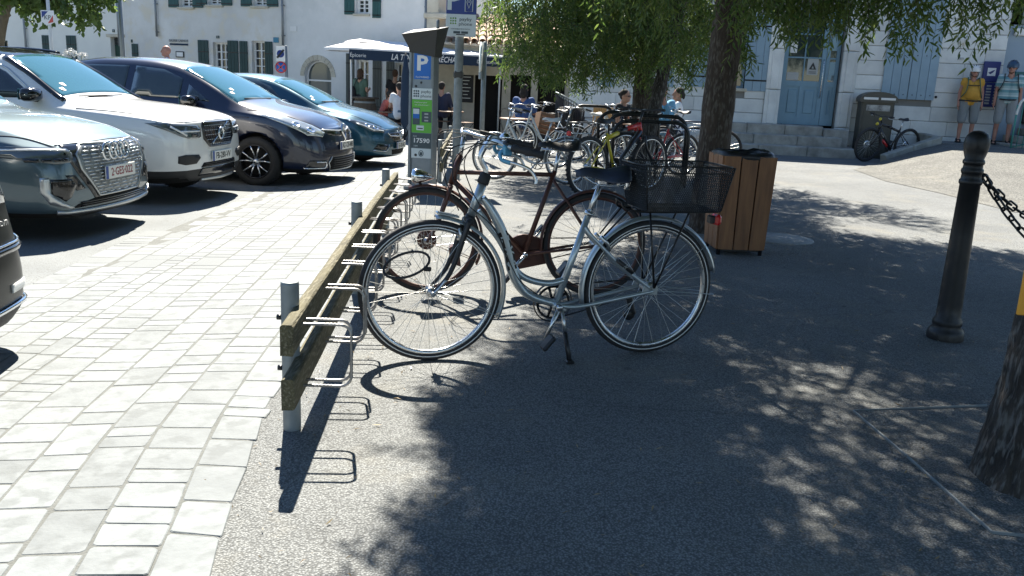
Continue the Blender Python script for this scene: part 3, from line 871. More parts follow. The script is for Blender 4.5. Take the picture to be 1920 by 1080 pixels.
MB().prism([(u - .07, z - .02), (u + .02, z + .03), (u + .07, z + .05), (u + .03, z - .01), (u - .02, z - .05)], -.107, -.1045, 'y').build('bird_logo', MATS['navy_sign'], o)
u, z = po.at(1856, 178)
o = MB().box((u, -.075, z), (.34, .05, .52), .01).build('opening_times', MATS['navy_sign'], po.root)
for c_ in (-1, 1):
    for k in range(7): MB().box((u + .08 * c_, -.102, z + .19 - .062 * k), (.10, .003, .035)).build('print_line', MATS['grey_plate'], o)
u, z = po.at(1856, 158); MB().box((u, -.06, z), (.30, .03, .20), .004).build('notice', MATS['notice_blue'], po.root)
u, z = po.at(1806, 75); MB().lathe([(.001, -.12), (.07, -.11), (.10, -.07), (.11, -.03), (.11, .0)], 20, (u, 0, z), 'y').build('wall_lamp', MATS['white'], po.root)
u, z = po.at(1802, 110); MB().box((u, -.04, z), (.09, .03, .045), .004).build('small_plate', MATS['grey_plate'], po.root)
u, z = po.at(1754, 182); MB().ball((u, -.03, z), .03, 10, 6).build('wall_bolt', MATS['black_metal'], po.root)
low_roof(po, -5.4, 8.5, 3.72, .05)
# steps
su0 = po.at(1345, 232)[0]; 
se = [po.at(1537, 245)[0], po.at(1566, 262)[0], po.at(1586, 280)[0]]
for k in range(3):
    zt_ = ZF - .005 - k * .213
    u = su0 - .2; i = 0
    ends = lin(u, se[k], 3)
    for a_, b_ in zip(ends[:-1], ends[1:]):
        MB().box(((a_ + b_) / 2, -.22 - .34 * k / 1 + .16, zt_ - .2), (b_ - a_ - .006, .66, .40 - .004 * k), .018).build('step', MATS['step_stone'], po.root)
MB().box((se[0] + .27, -.25, .26), (.52, .60, .66), .02).build('step_cheek', MATS['step_stone'], po.root)
# ================================================================== trees
def leaf_material(name, c0, c1, trans=.45):
    m = bpy.data.materials.new(name); m.use_nodes = True; nt = m.node_tree; N = nt.nodes; L = nt.links
    b = N['Principled BSDF']; b.inputs['Roughness'].default_value = .42; b.inputs['Specular IOR Level'].default_value = .4
    g = N.new('ShaderNodeNewGeometry'); cr = N.new('ShaderNodeValToRGB')
    cr.color_ramp.elements[0].color = (*c0, 1); cr.color_ramp.elements[1].color = (*c1, 1)
    L.new(g.outputs['Random Per Island'], cr.inputs[0]); L.new(cr.outputs[0], b.inputs['Base Color'])
    t = N.new('ShaderNodeBsdfTranslucent'); hs = N.new('ShaderNodeHueSaturation'); hs.inputs['Value'].default_value = 1.7; hs.inputs['Hue'].default_value = .475; hs.inputs['Saturation'].default_value = 1.05
    L.new(cr.outputs[0], hs.inputs['Color']); L.new(hs.outputs[0], t.inputs[0])
    mx = N.new('ShaderNodeMixShader'); mx.inputs[0].default_value = trans
    L.new(b.outputs[0], mx.inputs[1]); L.new(t.outputs[0], mx.inputs[2]); L.new(mx.outputs[0], N['Material Output'].inputs[0])
    MATS[name] = m
    return m
leaf_material('leaf', (.038, .088, .022), (.104, .158, .042), .45)
leaf_material('leaf_plane', (.05, .10, .025), (.10, .16, .045))
M('bark', (.062, .046, .034), .95, col2=(.032, .024, .019), vs=14, det=9, bump=.02, bs=30, stretch=(1, 1, .3), speck=(.10, .09, .075), sps=48)
M('bark_rough', (.060, .050, .042), .95, col2=(.02, .018, .016), vs=22, det=9, bump=.04, bs=34, stretch=(1, 1, .25), speck=(.13, .125, .115), sps=60)
M('bark_pale', (.20, .17, .12), .9, col2=(.11, .095, .07), vs=6, det=6, bump=.008, bs=20)
NR = np.random.default_rng(5)
def twig_proto(n, length, leaf_l, leaf_w, droop, seed):
    r_ = np.random.default_rng(seed); V = []; F = []
    st = []
    p = np.zeros(3); d = np.array([1.0, 0, .1]); seg = length / 8
    path = [p.copy()]
    for i in range(8):
        d = d + np.array([r_.normal(0, .10), r_.normal(0, .14), -droop * .22 + r_.normal(0, .06)]); d /= np.linalg.norm(d)
        p = p + d * seg; path.append(p.copy())
    path = np.array(path)
    for i in range(n):
        t = (i + .6) / n; k = min(7, int(t * 8)); f = t * 8 - k
        base = path[k] * (1 - f) + path[k + 1] * f; dr = path[k + 1] - path[k]; dr /= np.linalg.norm(dr)
        side = np.cross(dr, [0, 0, 1]); side /= (np.linalg.norm(side) + 1e-6)
        ang = i * 2.4 + r_.normal(0, .4)
        upv = np.cross(side, dr)
        out = dr * r_.uniform(.35, .9) + (side * math.cos(ang) + upv * math.sin(ang)) * .85 + np.array([0, 0, -.45 * droop - .1])
        out /= np.linalg.norm(out)
        wv = np.cross(out, r_.normal(0, 1, 3)); wv /= np.linalg.norm(wv); nn = np.cross(out, wv)
        l = leaf_l * r_.uniform(.7, 1.15); w = leaf_w * r_.uniform(.8, 1.15)
        b = len(V)
        V += [base + out * l * .06, base + out * l * .32 + wv * w * .46 + nn * w * .12, base + out * l * .32 - wv * w * .46 + nn * w * .12,
              base + out * l * .68 + wv * w * .36 + nn * (w * .10 - l * .03), base + out * l * .68 - wv * w * .36 + nn * (w * .10 - l * .03), base + out * l - nn * l * .10]
        F += [(b, b + 1, b + 3, b + 5), (b, b + 5, b + 4, b + 2)]
    # the stalk: a thin three sided tube
    SV = []; SF = []
    for i, q in enumerate(path):
        rr = .003 * (1 - i / 9)
        for k in range(3):
            a = 2 * PI * k / 3; SV.append(q + np.array([0, math.cos(a), math.sin(a)]) * rr)
    for i in range(0, 8, 2):
        for k in range(2):
            l = (k + 1) % 3; SF.append((i * 3 + k, i * 3 + l, i * 3 + 6 + l, i * 3 + 6 + k))
    return np.array(V), np.array(F), np.array(SV), np.array(SF)
TW = [twig_proto(15, .42, .098, .023, dd, k) for k, dd in enumerate((.3, .6, .9, 1.2, .5, 1.0))]
TWL = [twig_proto(9, .45, .15, .12, dd, 40 + k) for k, dd in enumerate((.3, .7, 1.0))]
def crown_mesh(name, pos, ang, tilt, scl, protos, lm, bm_='bark'):
    VV = []; FF = []; MI = []; base = 0
    kind = NR.integers(0, len(protos), len(pos))
    for k, (V, F, SV, SF) in enumerate(protos):
        idx = np.where(kind == k)[0]
        if len(idx) == 0: continue
        ca, sa = np.cos(ang[idx]), np.sin(ang[idx]); ct, st = np.cos(tilt[idx]), np.sin(tilt[idx]); sc = scl[idx]
        for (vv, ff, mi) in ((V, F, 0), (SV, SF, 1)):
            x = vv[:, 0][None] * ct[:, None] - vv[:, 2][None] * st[:, None]; z = vv[:, 0][None] * st[:, None] + vv[:, 2][None] * ct[:, None]; y = np.broadcast_to(vv[:, 1][None], x.shape)
            X = (x * ca[:, None] - y * sa[:, None]) * sc[:, None] + pos[idx, 0][:, None]; Y = (x * sa[:, None] + y * ca[:, None]) * sc[:, None] + pos[idx, 1][:, None]; Z = z * sc[:, None] + pos[idx, 2][:, None]
            VV.append(np.stack([X, Y, Z], -1).reshape(-1, 3)); nv = len(vv)
            f = (ff[None] + (np.arange(len(idx)) * nv)[:, None, None]).reshape(-1, 4) + base
            FF.append(f); MI.append(np.full(len(f), mi)); base += nv * len(idx)
    VV = np.concatenate(VV).astype(np.float32); FF = np.concatenate(FF).astype(np.int32); MI = np.concatenate(MI).astype(np.int32)
    me = bpy.data.meshes.new(name); me.vertices.add(len(VV)); me.vertices.foreach_set('co', VV.ravel())
    me.loops.add(FF.size); me.loops.foreach_set('vertex_index', FF.ravel())
    me.polygons.add(len(FF)); me.polygons.foreach_set('loop_start', np.arange(0, FF.size, 4, dtype=np.int32)); me.polygons.foreach_set('loop_total', np.full(len(FF), 4, np.int32))
    me.materials.append(MATS[lm]); me.materials.append(MATS[bm_]); me.polygons.foreach_set('material_index', MI)
    me.update(calc_edges=True)
    return me
def sample_crown(c, rad, n, zmin=None, lumps=14, seed=1, shell=.45, gaps=.0):
    r_ = np.random.default_rng(seed)
    # lumps: clusters spread through the ellipsoid, so the outline is uneven and light comes through
    L = r_.normal(0, 1, (lumps, 3)); L /= np.linalg.norm(L, axis=1)[:, None]; L *= r_.uniform(.35, .95, (lumps, 1))
    lr = r_.uniform(.32, .58, lumps)
    P = []
    while len(P) < n:
        k = r_.integers(0, lumps, 4 * n); d = r_.normal(0, 1, (4 * n, 3)); d /= np.linalg.norm(d, axis=1)[:, None]
        q = L[k] + d * (lr[k] * r_.uniform(shell, 1, 4 * n) ** .5)[:, None]
        q = q[np.linalg.norm(q, axis=1) < 1.12]
        w = np.array(c) + q * np.array(rad)
        if gaps:
            g = np.sin(w[:, 0] * 2.9 + w[:, 2] * 1.3) * np.sin(w[:, 1] * 2.5 - w[:, 2] * .9) * np.sin(w[:, 0] * 1.1 + w[:, 1] * 1.7)
            w = w[g < 1 - gaps]
        if zmin is not None: w = w[w[:, 2] > zmin(w[:, 0], w[:, 1])]
        P.extend(list(w))
    P = np.array(P[:n])
    rel = (P - np.array(c)) / np.array(rad)
    ang = np.arctan2(rel[:, 1], rel[:, 0]) + r_.normal(0, .7, n)
    tilt = np.clip(rel[:, 2] * .9, -.9, .9) + r_.normal(0, .35, n)
    return P, ang, tilt, r_.uniform(.75, 1.2, n)
def trunk_mesh(pts, rads, n=20, bumpy=.02, seed=0, ridges=False):
    if ridges: n = 84
    P = smoothpath(pts, 22 if ridges else 7); m_ = len(P)
    rr_ = [interp(lin(0, 1, len(rads) - 1), rads, i / (m_ - 1)) for i in range(m_)]
    mb = MB(); mb.tube(P, rr_, n)
    for i, v in enumerate(mb.v):
        q = Vector(v); k = mnoise.noise(q * 6 + Vector((seed, 0, 0))) + .6 * mnoise.noise(q * 17)
        if ridges:
            a = 2 * PI * (i % n) / n; k = .35 * k + 1.1 - 2.2 * abs(mnoise.noise(Vector((math.cos(a) * 3.4, math.sin(a) * 3.4, q.z * 2.2)))) - 1.2 * abs(mnoise.noise(Vector((math.cos(a) * 9, math.sin(a) * 9, q.z * 7)))); k *= .55
        c = P[min(m_ - 1, i // n)]; d = (q - c)
        if d.length > 1e-6: mb.v[i] = tuple(q + d.normalized() * k * bumpy)
    return mb
def tree(loc, label, trunk, rads, crown, limbs, bark='bark', leafm='leaf', protos=None, extra=None, group='street trees on the square', bumpy=.015):
    root = empty('tree', loc, 0, label, 'tree', group)
    trunk_mesh(trunk, rads, bumpy=bumpy, seed=loc[0], ridges=bumpy > .02).build('trunk', MATS[bark], root)
    for lp, lr in limbs:
        P = smoothpath(lp, 5); m_ = len(P)
        MB().tube(P, [lr * (1 - .8 * i / (m_ - 1)) + .006 for i in range(m_)], 8).build('limb', MATS[bark], root)
    P, a_, t_, s_ = crown
    if extra is not None:
        P = np.concatenate([P, extra[0]]); a_ = np.concatenate([a_, extra[1]]); t_ = np.concatenate([t_, extra[2]]); s_ = np.concatenate([s_, extra[3]])
    P = P - np.array(loc)
    me = crown_mesh('crown', P, a_, t_, s_, protos or TW, leafm, bark)
    o = link_mesh('crown', me, root); tag(o, kind='stuff')
    return root
def fan_limbs(c, z0, n, reach, rise, seed, r0=.07, base=(0, 0)):
    r_ = random.Random(seed); out = []
    for k in range(n):
        a = 2 * PI * k / n + r_.uniform(-.3, .3); rch = reach * r_.uniform(.6, 1); zz = z0 + r_.uniform(-.3, .5)
        e = (base[0] + rch * math.cos(a), base[1] + rch * math.sin(a), zz + rise * r_.uniform(.5, 1.1))
        out.append(([(base[0], base[1], zz), (base[0] + .35 * rch * math.cos(a), base[1] + .35 * rch * math.sin(a), zz + rise * .5), e], r0 * r_.uniform(.6, 1)))
    return out
def sprigs(spec, seed):
    # hanging twig ends: (pixel x, pixel y of tip, distance, count)
    r_ = np.random.default_rng(seed); P = []; A = []; T = []; S = []
    for (x, y, Y, n, spr) in spec:
        for k in range(n):
            p = AT(x + r_.normal(0, spr), y - (.30 + .14 * r_.random()) * FPX / Y * .95, Y + r_.normal(0, .25))
            P.append(tuple(p)); A.append(r_.uniform(0, 2 * PI)); T.append(r_.uniform(-1.25, -.55)); S.append(r_.uniform(.7, 1.0))
    return np.array(P), np.array(A), np.array(T), np.array(S)
def lit(x, y):
    # target sun patches on the ground; crown twigs are cut and added to match
    bx_ = interp([-3, 2, 2.95, 3.3, 4.4, 5.3, 7, 9], [-.32, -.26, -.18, -.26, .06, .42, .95, 1.6], y) + .22 * mnoise.noise(Vector((y * 1.7, 3.3, 0))) + .1 * mnoise.noise(Vector((y * 5, x * 5, 8)))
    if x < bx_: return True
    if x > 3.2 and y > 9.4 - .5 * (x - 1.5): return True
    e = ((x - 1.55) / .85) ** 2 + ((y - 3.75) / .95) ** 2
    e2 = ((x - 1.35) / .7) ** 2 + ((y - 2.9) / .6) ** 2
    n = mnoise.noise(Vector((x * 3.4, y * 4.6, 0))) + .55 * mnoise.noise(Vector((x * 9, y * 11, 4)))
    if n > -.10 + .62 * max(0, min(e, e2) - .45) and min(e, e2) < 3: return True
    return mnoise.noise(Vector((x * 5.5, y * 7, 20))) > (.43 if x > .8 else .6)
def thin(c):  # drops crown twigs whose shadow would fall on the sun patches
    P, a_, t_, s_ = c; keep = np.ones(len(P), bool)
    for i, p in enumerate(P):
        h = p[2] - .12
        if lit(p[0] + .184 * h, p[1] - .789 * h): keep[i] = False
    return P[keep], a_[keep], t_[keep], s_[keep]
def fill(n, seed, y0, y1, sc, xr=(-.5, 5.2), yr=(-.5, 8.6)):
    # unseen twigs added where their shadow closes gaps in the shade
    r_ = np.random.default_rng(seed); P = []
    while len(P) < n:
        x, y, h = r_.uniform(*xr), r_.uniform(*yr), r_.uniform(3.2, 5.6)
        if lit(x, y): continue
        q = (x - .184 * h, y + .789 * h, h + .12)
        if y0 <= q[1] < y1: P.append(q)
    P = np.array(P)
    return P, r_.uniform(0, 2 * PI, n), r_.uniform(-1.3, -.4, n), np.full(n, sc)
def cat_(a, b): return tuple(np.concatenate([p, q]) for p, q in zip(a, b))
# main tree behind the litter bin
T1 = (1.86, 8.35, gz(1.86, 8.35))
def z1(x, y): return 2.30 + .22 * np.sin(x * 2.1) * np.sin(y * 1.7) - .25 * np.clip((y - 8.2) / 2, 0, 1)
c1 = sample_crown((1.85, 8.75, 4.5), (3.15, 3.15, 2.75), 10000, z1, 44, 3, .35)
sp1 = sprigs([(1410, 55, 7.4, 16, 18), (1460, 70, 7.2, 14, 16), (1505, 78, 7.2, 8, 16), (1560, 60, 7.2, 12, 22), (1605, 68, 7.0, 4, 8), (1636, 92, 6.9, 3, 6), (1668, 70, 7.0, 4, 8), (1690, 108, 6.9, 3, 7), (1718, 85, 6.9, 3, 7), (1712, 128, 6.9, 2, 5), (1740, 98, 6.9, 2, 6), (1775, 55, 6.9, 4, 8), (1783, 100, 6.9, 2, 6), (1800, 70, 6.9, 3, 6), (1838, 70, 6.8, 4, 7), (1850, 100, 6.8, 2, 6), (1870, 108, 6.8, 2, 5), (1912, 58, 6.8, 5, 6), (1640, 40, 7.1, 14, 30), (1730, 30, 7.1, 14, 35), (1830, 30, 7.0, 16, 30), (1900, 20, 7.0, 8, 15), (1390, 120, 8.6, 10, 8), (1385, 150, 8.7, 5, 6), (1300, 130, 8.8, 10, 25), (1480, 30, 7.4, 26, 50), (1580, 25, 7.3, 22, 40), (1690, 15, 7.2, 20, 50)], 8)
c1 = cat_(thin(c1), fill(5200, 61, 6.6, 13, .9)); tree(T1, 'tall tree with the thick dark trunk right behind the wooden litter bin', [(0, 0, -.1), (0, 0, .25), (.0, 0, 1.2), (.03, 0, 2.4), (.02, .05, 3.6), (-.15, .1, 5.2)], [.22, .165, .147, .142, .12, .05], c1, fan_limbs(None, 2.5, 8, 2.3, 1.7, 2, .075), 'bark', extra=sp1)
# tree among the bicycles
T2 = (1.95, 14.1, gz(1.95, 14.1))
def z2(x, y): return 1.62 + .25 * np.sin(x * 3.1 + 1) * np.sin(y * 2.2) - .32 * np.clip((.9 - x) / .8, 0, 1) * np.clip((14 - y), 0, 1)
c2 = sample_crown((1.2, 14.3, 3.6), (2.0, 2.1, 2.3), 6000, z2, 24, 9, .35)
sp2 = sprigs([(985, 120, 12.4, 30, 18), (1010, 150, 12.5, 22, 16), (1050, 165, 12.6, 18, 15), (1095, 170, 12.7, 12, 10), (1130, 140, 12.6, 16, 20), (1180, 150, 12.6, 10, 18), (1285, 165, 12.6, 10, 10), (1260, 130, 12.6, 14, 25), (960, 60, 12.4, 20, 12), (1000, 60, 12.4, 30, 25), (1060, 90, 12.4, 40, 35), (1150, 90, 12.4, 40, 40), (1230, 90, 12.4, 34, 40), (1320, 90, 12.4, 24, 30), (1370, 110, 12.2, 14, 12), (1385, 60, 12.2, 14, 15), (930, 25, 9.5, 3, 8), (948, 40, 9.5, 2, 5)], 18)
tree(T2, 'tree trunk rising between the parked bicycles and the cafe tables', [(0, 0, -.1), (0, 0, .3), (-.02, 0, 1.3), (-.02, 0, 2.2), (-.1, 0, 3.4)], [.21, .165, .155, .15, .06], c2, fan_limbs(None, 2.1, 7, 1.6, 1.3, 5, .05), 'bark', extra=sp2)
# slim leaning tree with flaky bark
b3 = AT(1206, 318, 13.0); T3 = (b3.x, 13.0, gz(b3.x, 13))
t3top = AT(1282, 30, 13.2)
c3 = sample_crown((2.6, 13.4, 3.7), (1.3, 1.4, 1.5), 900, lambda x, y: 1.9 + 0 * x, 8, 12, .4)
tree(T3, 'slim leaning tree with flaky mottled bark beside the man in light blue', [(0, 0, -.1), (.03, 0, .5), (.10, 0, 1.1), (.30, .1, 2.2), (.6, .2, 3.2)], [.14, .105, .10, .085, .04], c3, fan_limbs(None, 2.3, 4, .9, .9, 7, .035, (.3, .1)), 'bark_rough')
# near tree on the right edge
T4 = (1.985, 2.95, 0)
c4 = sample_crown((1.68, 4.2, 4.9), (3.2, 3.4, 2.4), 3500, lambda x, y: 2.85 + .09 * np.clip(y - 3, 0, 5), 40, 14, .35)
c4 = cat_(thin((c4[0], c4[1], c4[2], c4[3] * 1.3)), fill(5500, 62, -2, 6.6, .95)); c4 = cat_(c4, fill(3200, 63, -2, 9, .7, (-.3, 1.1), (1.7, 4.4)))
tree(T4, 'rough barked near tree cut by the right edge of the picture', [(0, 0, -.12), (-.01, 0, .05), (.0, 0, .35), (.01, 0, 1.0), (.03, 0, 2.2), (.0, .05, 3.4), (-.1, .1, 4.8)], [.275, .225, .192, .176, .165, .13, .05], c4, fan_limbs(None, 2.7, 8, 2.4, 1.9, 21, .075), 'bark_rough', bumpy=.028)
# plane tree top left, in front of the cream house
T5 = (-12.6, 22.0, -.3)
def z5(x, y): return 2.62 + .2 * np.sin(x * 3)
c5 = sample_crown((-11.9, 21.9, 4.2), (2.0, 1.8, 2.4), 1500, z5, 12, 33, .35)
tree(T5, 'leafy plane tree leaning in at the top left before the cream house', [(-.6, 0, -.1), (-.45, 0, 1.2), (-.2, 0, 2.4), (.3, 0, 3.6), (.6, 0, 4.6)], [.20, .17, .15, .11, .05], c5, fan_limbs(None, 2.9, 5, 1.5, .9, 35, .05, (.05, 0)), 'bark_pale', 'leaf_plane', TWL)

# unseen: right tree inferred from its shade, rear one added to block skylight
for (x, y, r_, lab, sd_) in ((5.9, 3.6, 3.3, 'street tree just beyond the right edge of the picture', 51), (1.2, -2.2, 3.4, 'unseen tree added behind the viewer to darken the foreground', 52)):
    cc = sample_crown((x - .2, y, 5.0), (r_, r_, 2.4), 3200, lambda a, b: 2.9 + 0 * a, 26, sd_, .35)
    tree((x, y, 0), lab, [(0, 0, -.1), (0, 0, .3), (.02, 0, 1.4), (0, .03, 2.6), (-.05, .05, 4.4)], [.24, .18, .165, .15, .06], (cc[0], cc[1], cc[2], cc[3] * 2.0), fan_limbs(None, 2.8, 7, 2.2, 1.8, sd_, .07), 'bark')
# ================================================================== timber and steel cycle rack
def rack(y0, y1, posts, hoops, x_of, label, rail_top=.495, seed=1):
    rr = random.Random(seed)
    y00 = (y0 + y1) / 2
    dirv = Vector((x_of(y1) - x_of(y0), y1 - y0, 0)).normalized()
    side = Vector((dirv.y, -dirv.x, 0))         # towards the bicycles
    base = Vector((x_of(y0), y0, gz(x_of(y0), y0)))
    root = empty('bicycle_rack', base, 0, label, 'bicycle rack')
    ang = math.atan2(dirv.y, dirv.x)
    rot = Matrix.Rotation(ang, 3, 'Z')
    L = (y1 - y0) / dirv.y
    for k, (zt, hh) in enumerate(((rail_top, .112), (rail_top - .197, .116))):
        # plank with worn, wavy edges
        mb = MB(); n = 26; th = .046
        vs = []
        for i in range(n + 1):
            s = L * i / n
            zo = gz(*(base + dirv * s).xy) - base.z
            for (a, b) in ((-th / 2, -hh), (-th / 2, -.006), (-th / 2 + .007, 0), (th / 2 - .007, 0), (th / 2, -.007), (th / 2, -hh + .006), (th / 2 - .006, -hh), (-th / 2 + .006, -hh)):
                w = Vector((s + rr.uniform(-.002, .002), -a, zt + b + zo + rr.uniform(-.0016, .0016)))
                w.y += rr.uniform(-.0012, .0012)
                vs.append(w)
        fs = []
        for i in range(n):
            for q in range(8):
                l = (q + 1) % 8; fs.append((i * 8 + q, i * 8 + l, i * 8 + 8 + l, i * 8 + 8 + q))
        fs.append(tuple(range(8))); fs.append(tuple(n * 8 + q for q in range(7, -1, -1)))
        mb.add([rot @ v for v in vs], [f[::-1] for f in fs])
        mb.build('rail', MATS['rail_wood'], root)
    for py in posts:
        s = (py - y0) / dirv.y
        p = base + dirv * s - side * .040; z = gz(p.x, p.y)
        mb = MB()
        mb.lathe([(.0001, .585), (.028, .585), (.034, .582), (.034, .57), (.034, 0), (.034, -.1)], 18, (p.x - base.x, p.y - base.y, z - base.z))
        po = mb.build('post', MATS['galv_dull'], root)
        for zz in (rail_top - .05, rail_top - .25):
            q = p - base
            mb = MB(); mb.tube([Vector((q.x, q.y, z - base.z + zz)) - side * .05, Vector((q.x, q.y, z - base.z + zz)) - side * .03], .011, 6)
            mb.build('bolt', MATS['black_metal'], po)
    for hy in hoops:
        s = (hy - y0) / dirv.y
        for k in (-1, 1):
            c = dirv * (s + k * .032)
            zo = gz(*(base + c).xy) - base.z
            zt, zb = rail_top - .045 + zo, rail_top - .282 + zo
            reach = .195 + rr.uniform(-.01, .01)
            pts = [c - side * .02 + Vector((0, 0, zt)), c + side * (reach - .04) + Vector((0, 0, zt))]
            for i in range(1, 5):
                a = PI / 2 * i / 5
                pts.append(c + side * (reach - .04 + .04 * math.sin(a)) + Vector((0, 0, zt - .04 + .04 * math.cos(a))))
            pts.append(c + side * reach + Vector((0, 0, zt - .04))); pts.append(c + side * reach + Vector((0, 0, zb + .04)))
            for i in range(1, 5):
                a = PI / 2 * i / 5
                pts.append(c + side * (reach - .04 + .04 * math.cos(a)) + Vector((0, 0, zb + .04 - .04 * math.sin(a))))
            pts.append(c + side * (reach - .04) + Vector((0, 0, zb))); pts.append(c - side * .02 + Vector((0, 0, zb)))
            # ribbed reinforcing bar
            dense = []
            for i in range(len(pts) - 1):
                a, b = Vector(pts[i]), Vector(pts[i + 1]); m_ = max(1, int((b - a).length / .0065))
                for j in range(m_): dense.append(a + (b - a) * j / m_)
            dense.append(Vector(pts[-1]))
            if hy > 5.2: dense = pts; rad = .0056
            else: rad = [.0050 if i % 2 else .0064 for i in range(len(dense))]
            MB().tube(dense, rad, 7).build('hoop', MATS['rebar'], root)
    return root
rx = lambda y: -0.778 - .070 * (y - 3.0)
rack(2.86, 8.2, [3.14, 5.32, 7.52], [3.07, 3.62, 4.12, 4.55, 5.0, 5.48, 5.98, 6.5, 7.02, 7.55, 8.05], rx, 'weathered timber rail bicycle rack with steel hoops beside the pale paving')
rx2 = lambda y: -1.02 - .05 * (y - 11.6)
rack(11.7, 18.5, [12.2, 14.6, 17.2], [12.1, 12.8, 13.6, 14.4, 15.4, 16.4], rx2, 'far timber bicycle rack behind the parking pay station', seed=4)

# ================================================================== bicycles
def wheel(parent, x, z, r, tyre_w, seed=0, tyre_m='black_rubber', rim_m='alloy', detailed=True, ns=36, hubr=.018, drum=0, y=0, stripe=False, steer=None, knobs=False, disc=False):
    root = bpy.data.objects.new('wheel', None); COL.objects.link(root); root.parent = parent; root.location = (x, y, z)
    root.empty_display_size = .05
    if steer is not None: root.matrix_parent_inverse = steer
    nseg = 64 if detailed else 40
    tr = tyre_w / 2
    R0 = r - tr
    mb = MB()
    circ = [(R0 * math.cos(2 * PI * i / nseg), 0, R0 * math.sin(2 * PI * i / nseg)) for i in range(nseg)]
    if knobs:
        rad = tr
        mb.tube(circ, tr * .93, 8, closed=True)
        for i in range(nseg):
            a = 2 * PI * (i + .5) / nseg
            for yy, q in ((-.55, .3), (0, 0), (.55, .3)):
                aa = a + (q * .06)
                c = Vector(((r - tr * (.12 + abs(yy) * .35)) * math.cos(aa), yy * tr * 1.25, (r - tr * (.12 + abs(yy) * .35)) * math.sin(aa)))
                mb.box(c, (.012, .011, .02), 0, Matrix.Rotation(-aa, 3, 'Y'))
    else:
        mb.tube(circ, tr, 10 if detailed else 7, closed=True)
    ty = mb.build('tyre', MATS[tyre_m], root)
    if stripe:
        mb = MB()
        for s in (-1, 1):
            rr = R0 - tr * .12
            mb.tube([(rr * math.cos(2 * PI * i / nseg), s * tr * .97, rr * math.sin(2 * PI * i / nseg)) for i in range(nseg)], .0026, 5, closed=True)
        mb.build('reflective_stripe', MATS['white'], ty)
    rr = R0 - tr * .72
    mb = MB()
    prof = [(rr - .017, -.006), (rr - .017, .006), (rr - .012, .011), (rr + .004, .0125), (rr + .006, .009), (rr + .006, -.009), (rr + .004, -.0125), (rr - .012, -.011), (rr - .017, -.006)]
    mb.lathe(prof, nseg, axis='y')
    mb.build('rim', MATS[rim_m], root)
    mb = MB()
    mb.lathe([(.005, -.062), (.006, -.045), (.014, -.036), (hubr + .006, -.033), (hubr + .006, -.029), (hubr, -.026), (hubr, .026), (hubr + .006, .029), (hubr + .006, .033), (.014, .036), (.006, .045), (.005, .062)], 16, axis='y')
    if drum:
        mb.lathe([(.02, -.052), (drum - .008, -.05), (drum, -.044), (drum, -.016), (.03, -.012)], 28, axis='y', mi=1)
    mb.build('hub', [MATS['alloy'], MATS['brown_paint']], root)
    if disc:
        mb = MB()
        mb.lathe([(.045, -.034), (.085, -.034), (.085, -.037), (.045, -.037), (.045, -.034)], 28, axis='y')
        for k in range(5):
            a = k * 2 * PI / 5
            mb.tube([(.02 * math.cos(a), -.035, .02 * math.sin(a)), (.06 * math.cos(a + .3), -.035, .06 * math.sin(a + .3))], .005, 4)
        mb.build('brake_disc', MATS['alloy'], root)
    mb = MB()
    sr = .0011 if detailed else .0013
    a_h = hubr + .005 if not drum else .03
    for i in range(ns):
        side = 1 if i % 2 else -1
        k = i // 2
        a = 2 * PI * i / ns
        da = (.42 if k % 2 else -.42) * (1 if ns > 30 else .8)
        ah = a + da * 1.9
        hr = drum - .008 if (drum and side < 0) else a_h
        mb.tube([(hr * math.cos(ah), side * .031, hr * math.sin(ah)), ((rr - .015) * math.cos(a), side * .003, (rr - .015) * math.sin(a))], sr, 4, caps=False)
    mb.build('spokes', MATS['spoke'], root)
    return root
def mudguard(mb, x, z, r, a0, a1, w=.05, n=22, th=.0025, crown=.014):
    pts = []; vs = []; fs = []
    rows = [(-w / 2, -crown), (-w / 2.6, -crown * .35), (0, 0), (w / 2.6, -crown * .35), (w / 2, -crown)]
    for i in range(n + 1):
        a = a0 + (a1 - a0) * i / n
        for lay in (0, 1):
            for (yy, dr) in rows:
                q = r + dr - (th if lay else 0)
                vs.append((x + q * math.cos(a), yy * (1 if 0 < i < n else .82), z + q * math.sin(a)))
    for i in range(n):
        for k in range(4):
            b = i * 10 + k
            fs.append((b, b + 1, b + 11, b + 10)); fs.append((b + 5, b + 15, b + 16, b + 6))
        for k, (s, t) in ((0, (0, 5)), (1, (4, 9))):
            b = i * 10
            fs.append((b + s, b + 10 + s, b + 10 + t, b + t) if k == 0 else (b + s, b + t, b + 10 + t, b + 10 + s))
    for i, fl in ((0, 0), (n, 1)):
        b = i * 10
        for k in range(4):
            q = (b + k, b + 5 + k, b + 6 + k, b + 1 + k); fs.append(q[::-1] if fl else q)
    if a1 > a0: fs = [f[::-1] for f in fs]
    mb.add(vs, fs, 0, True)
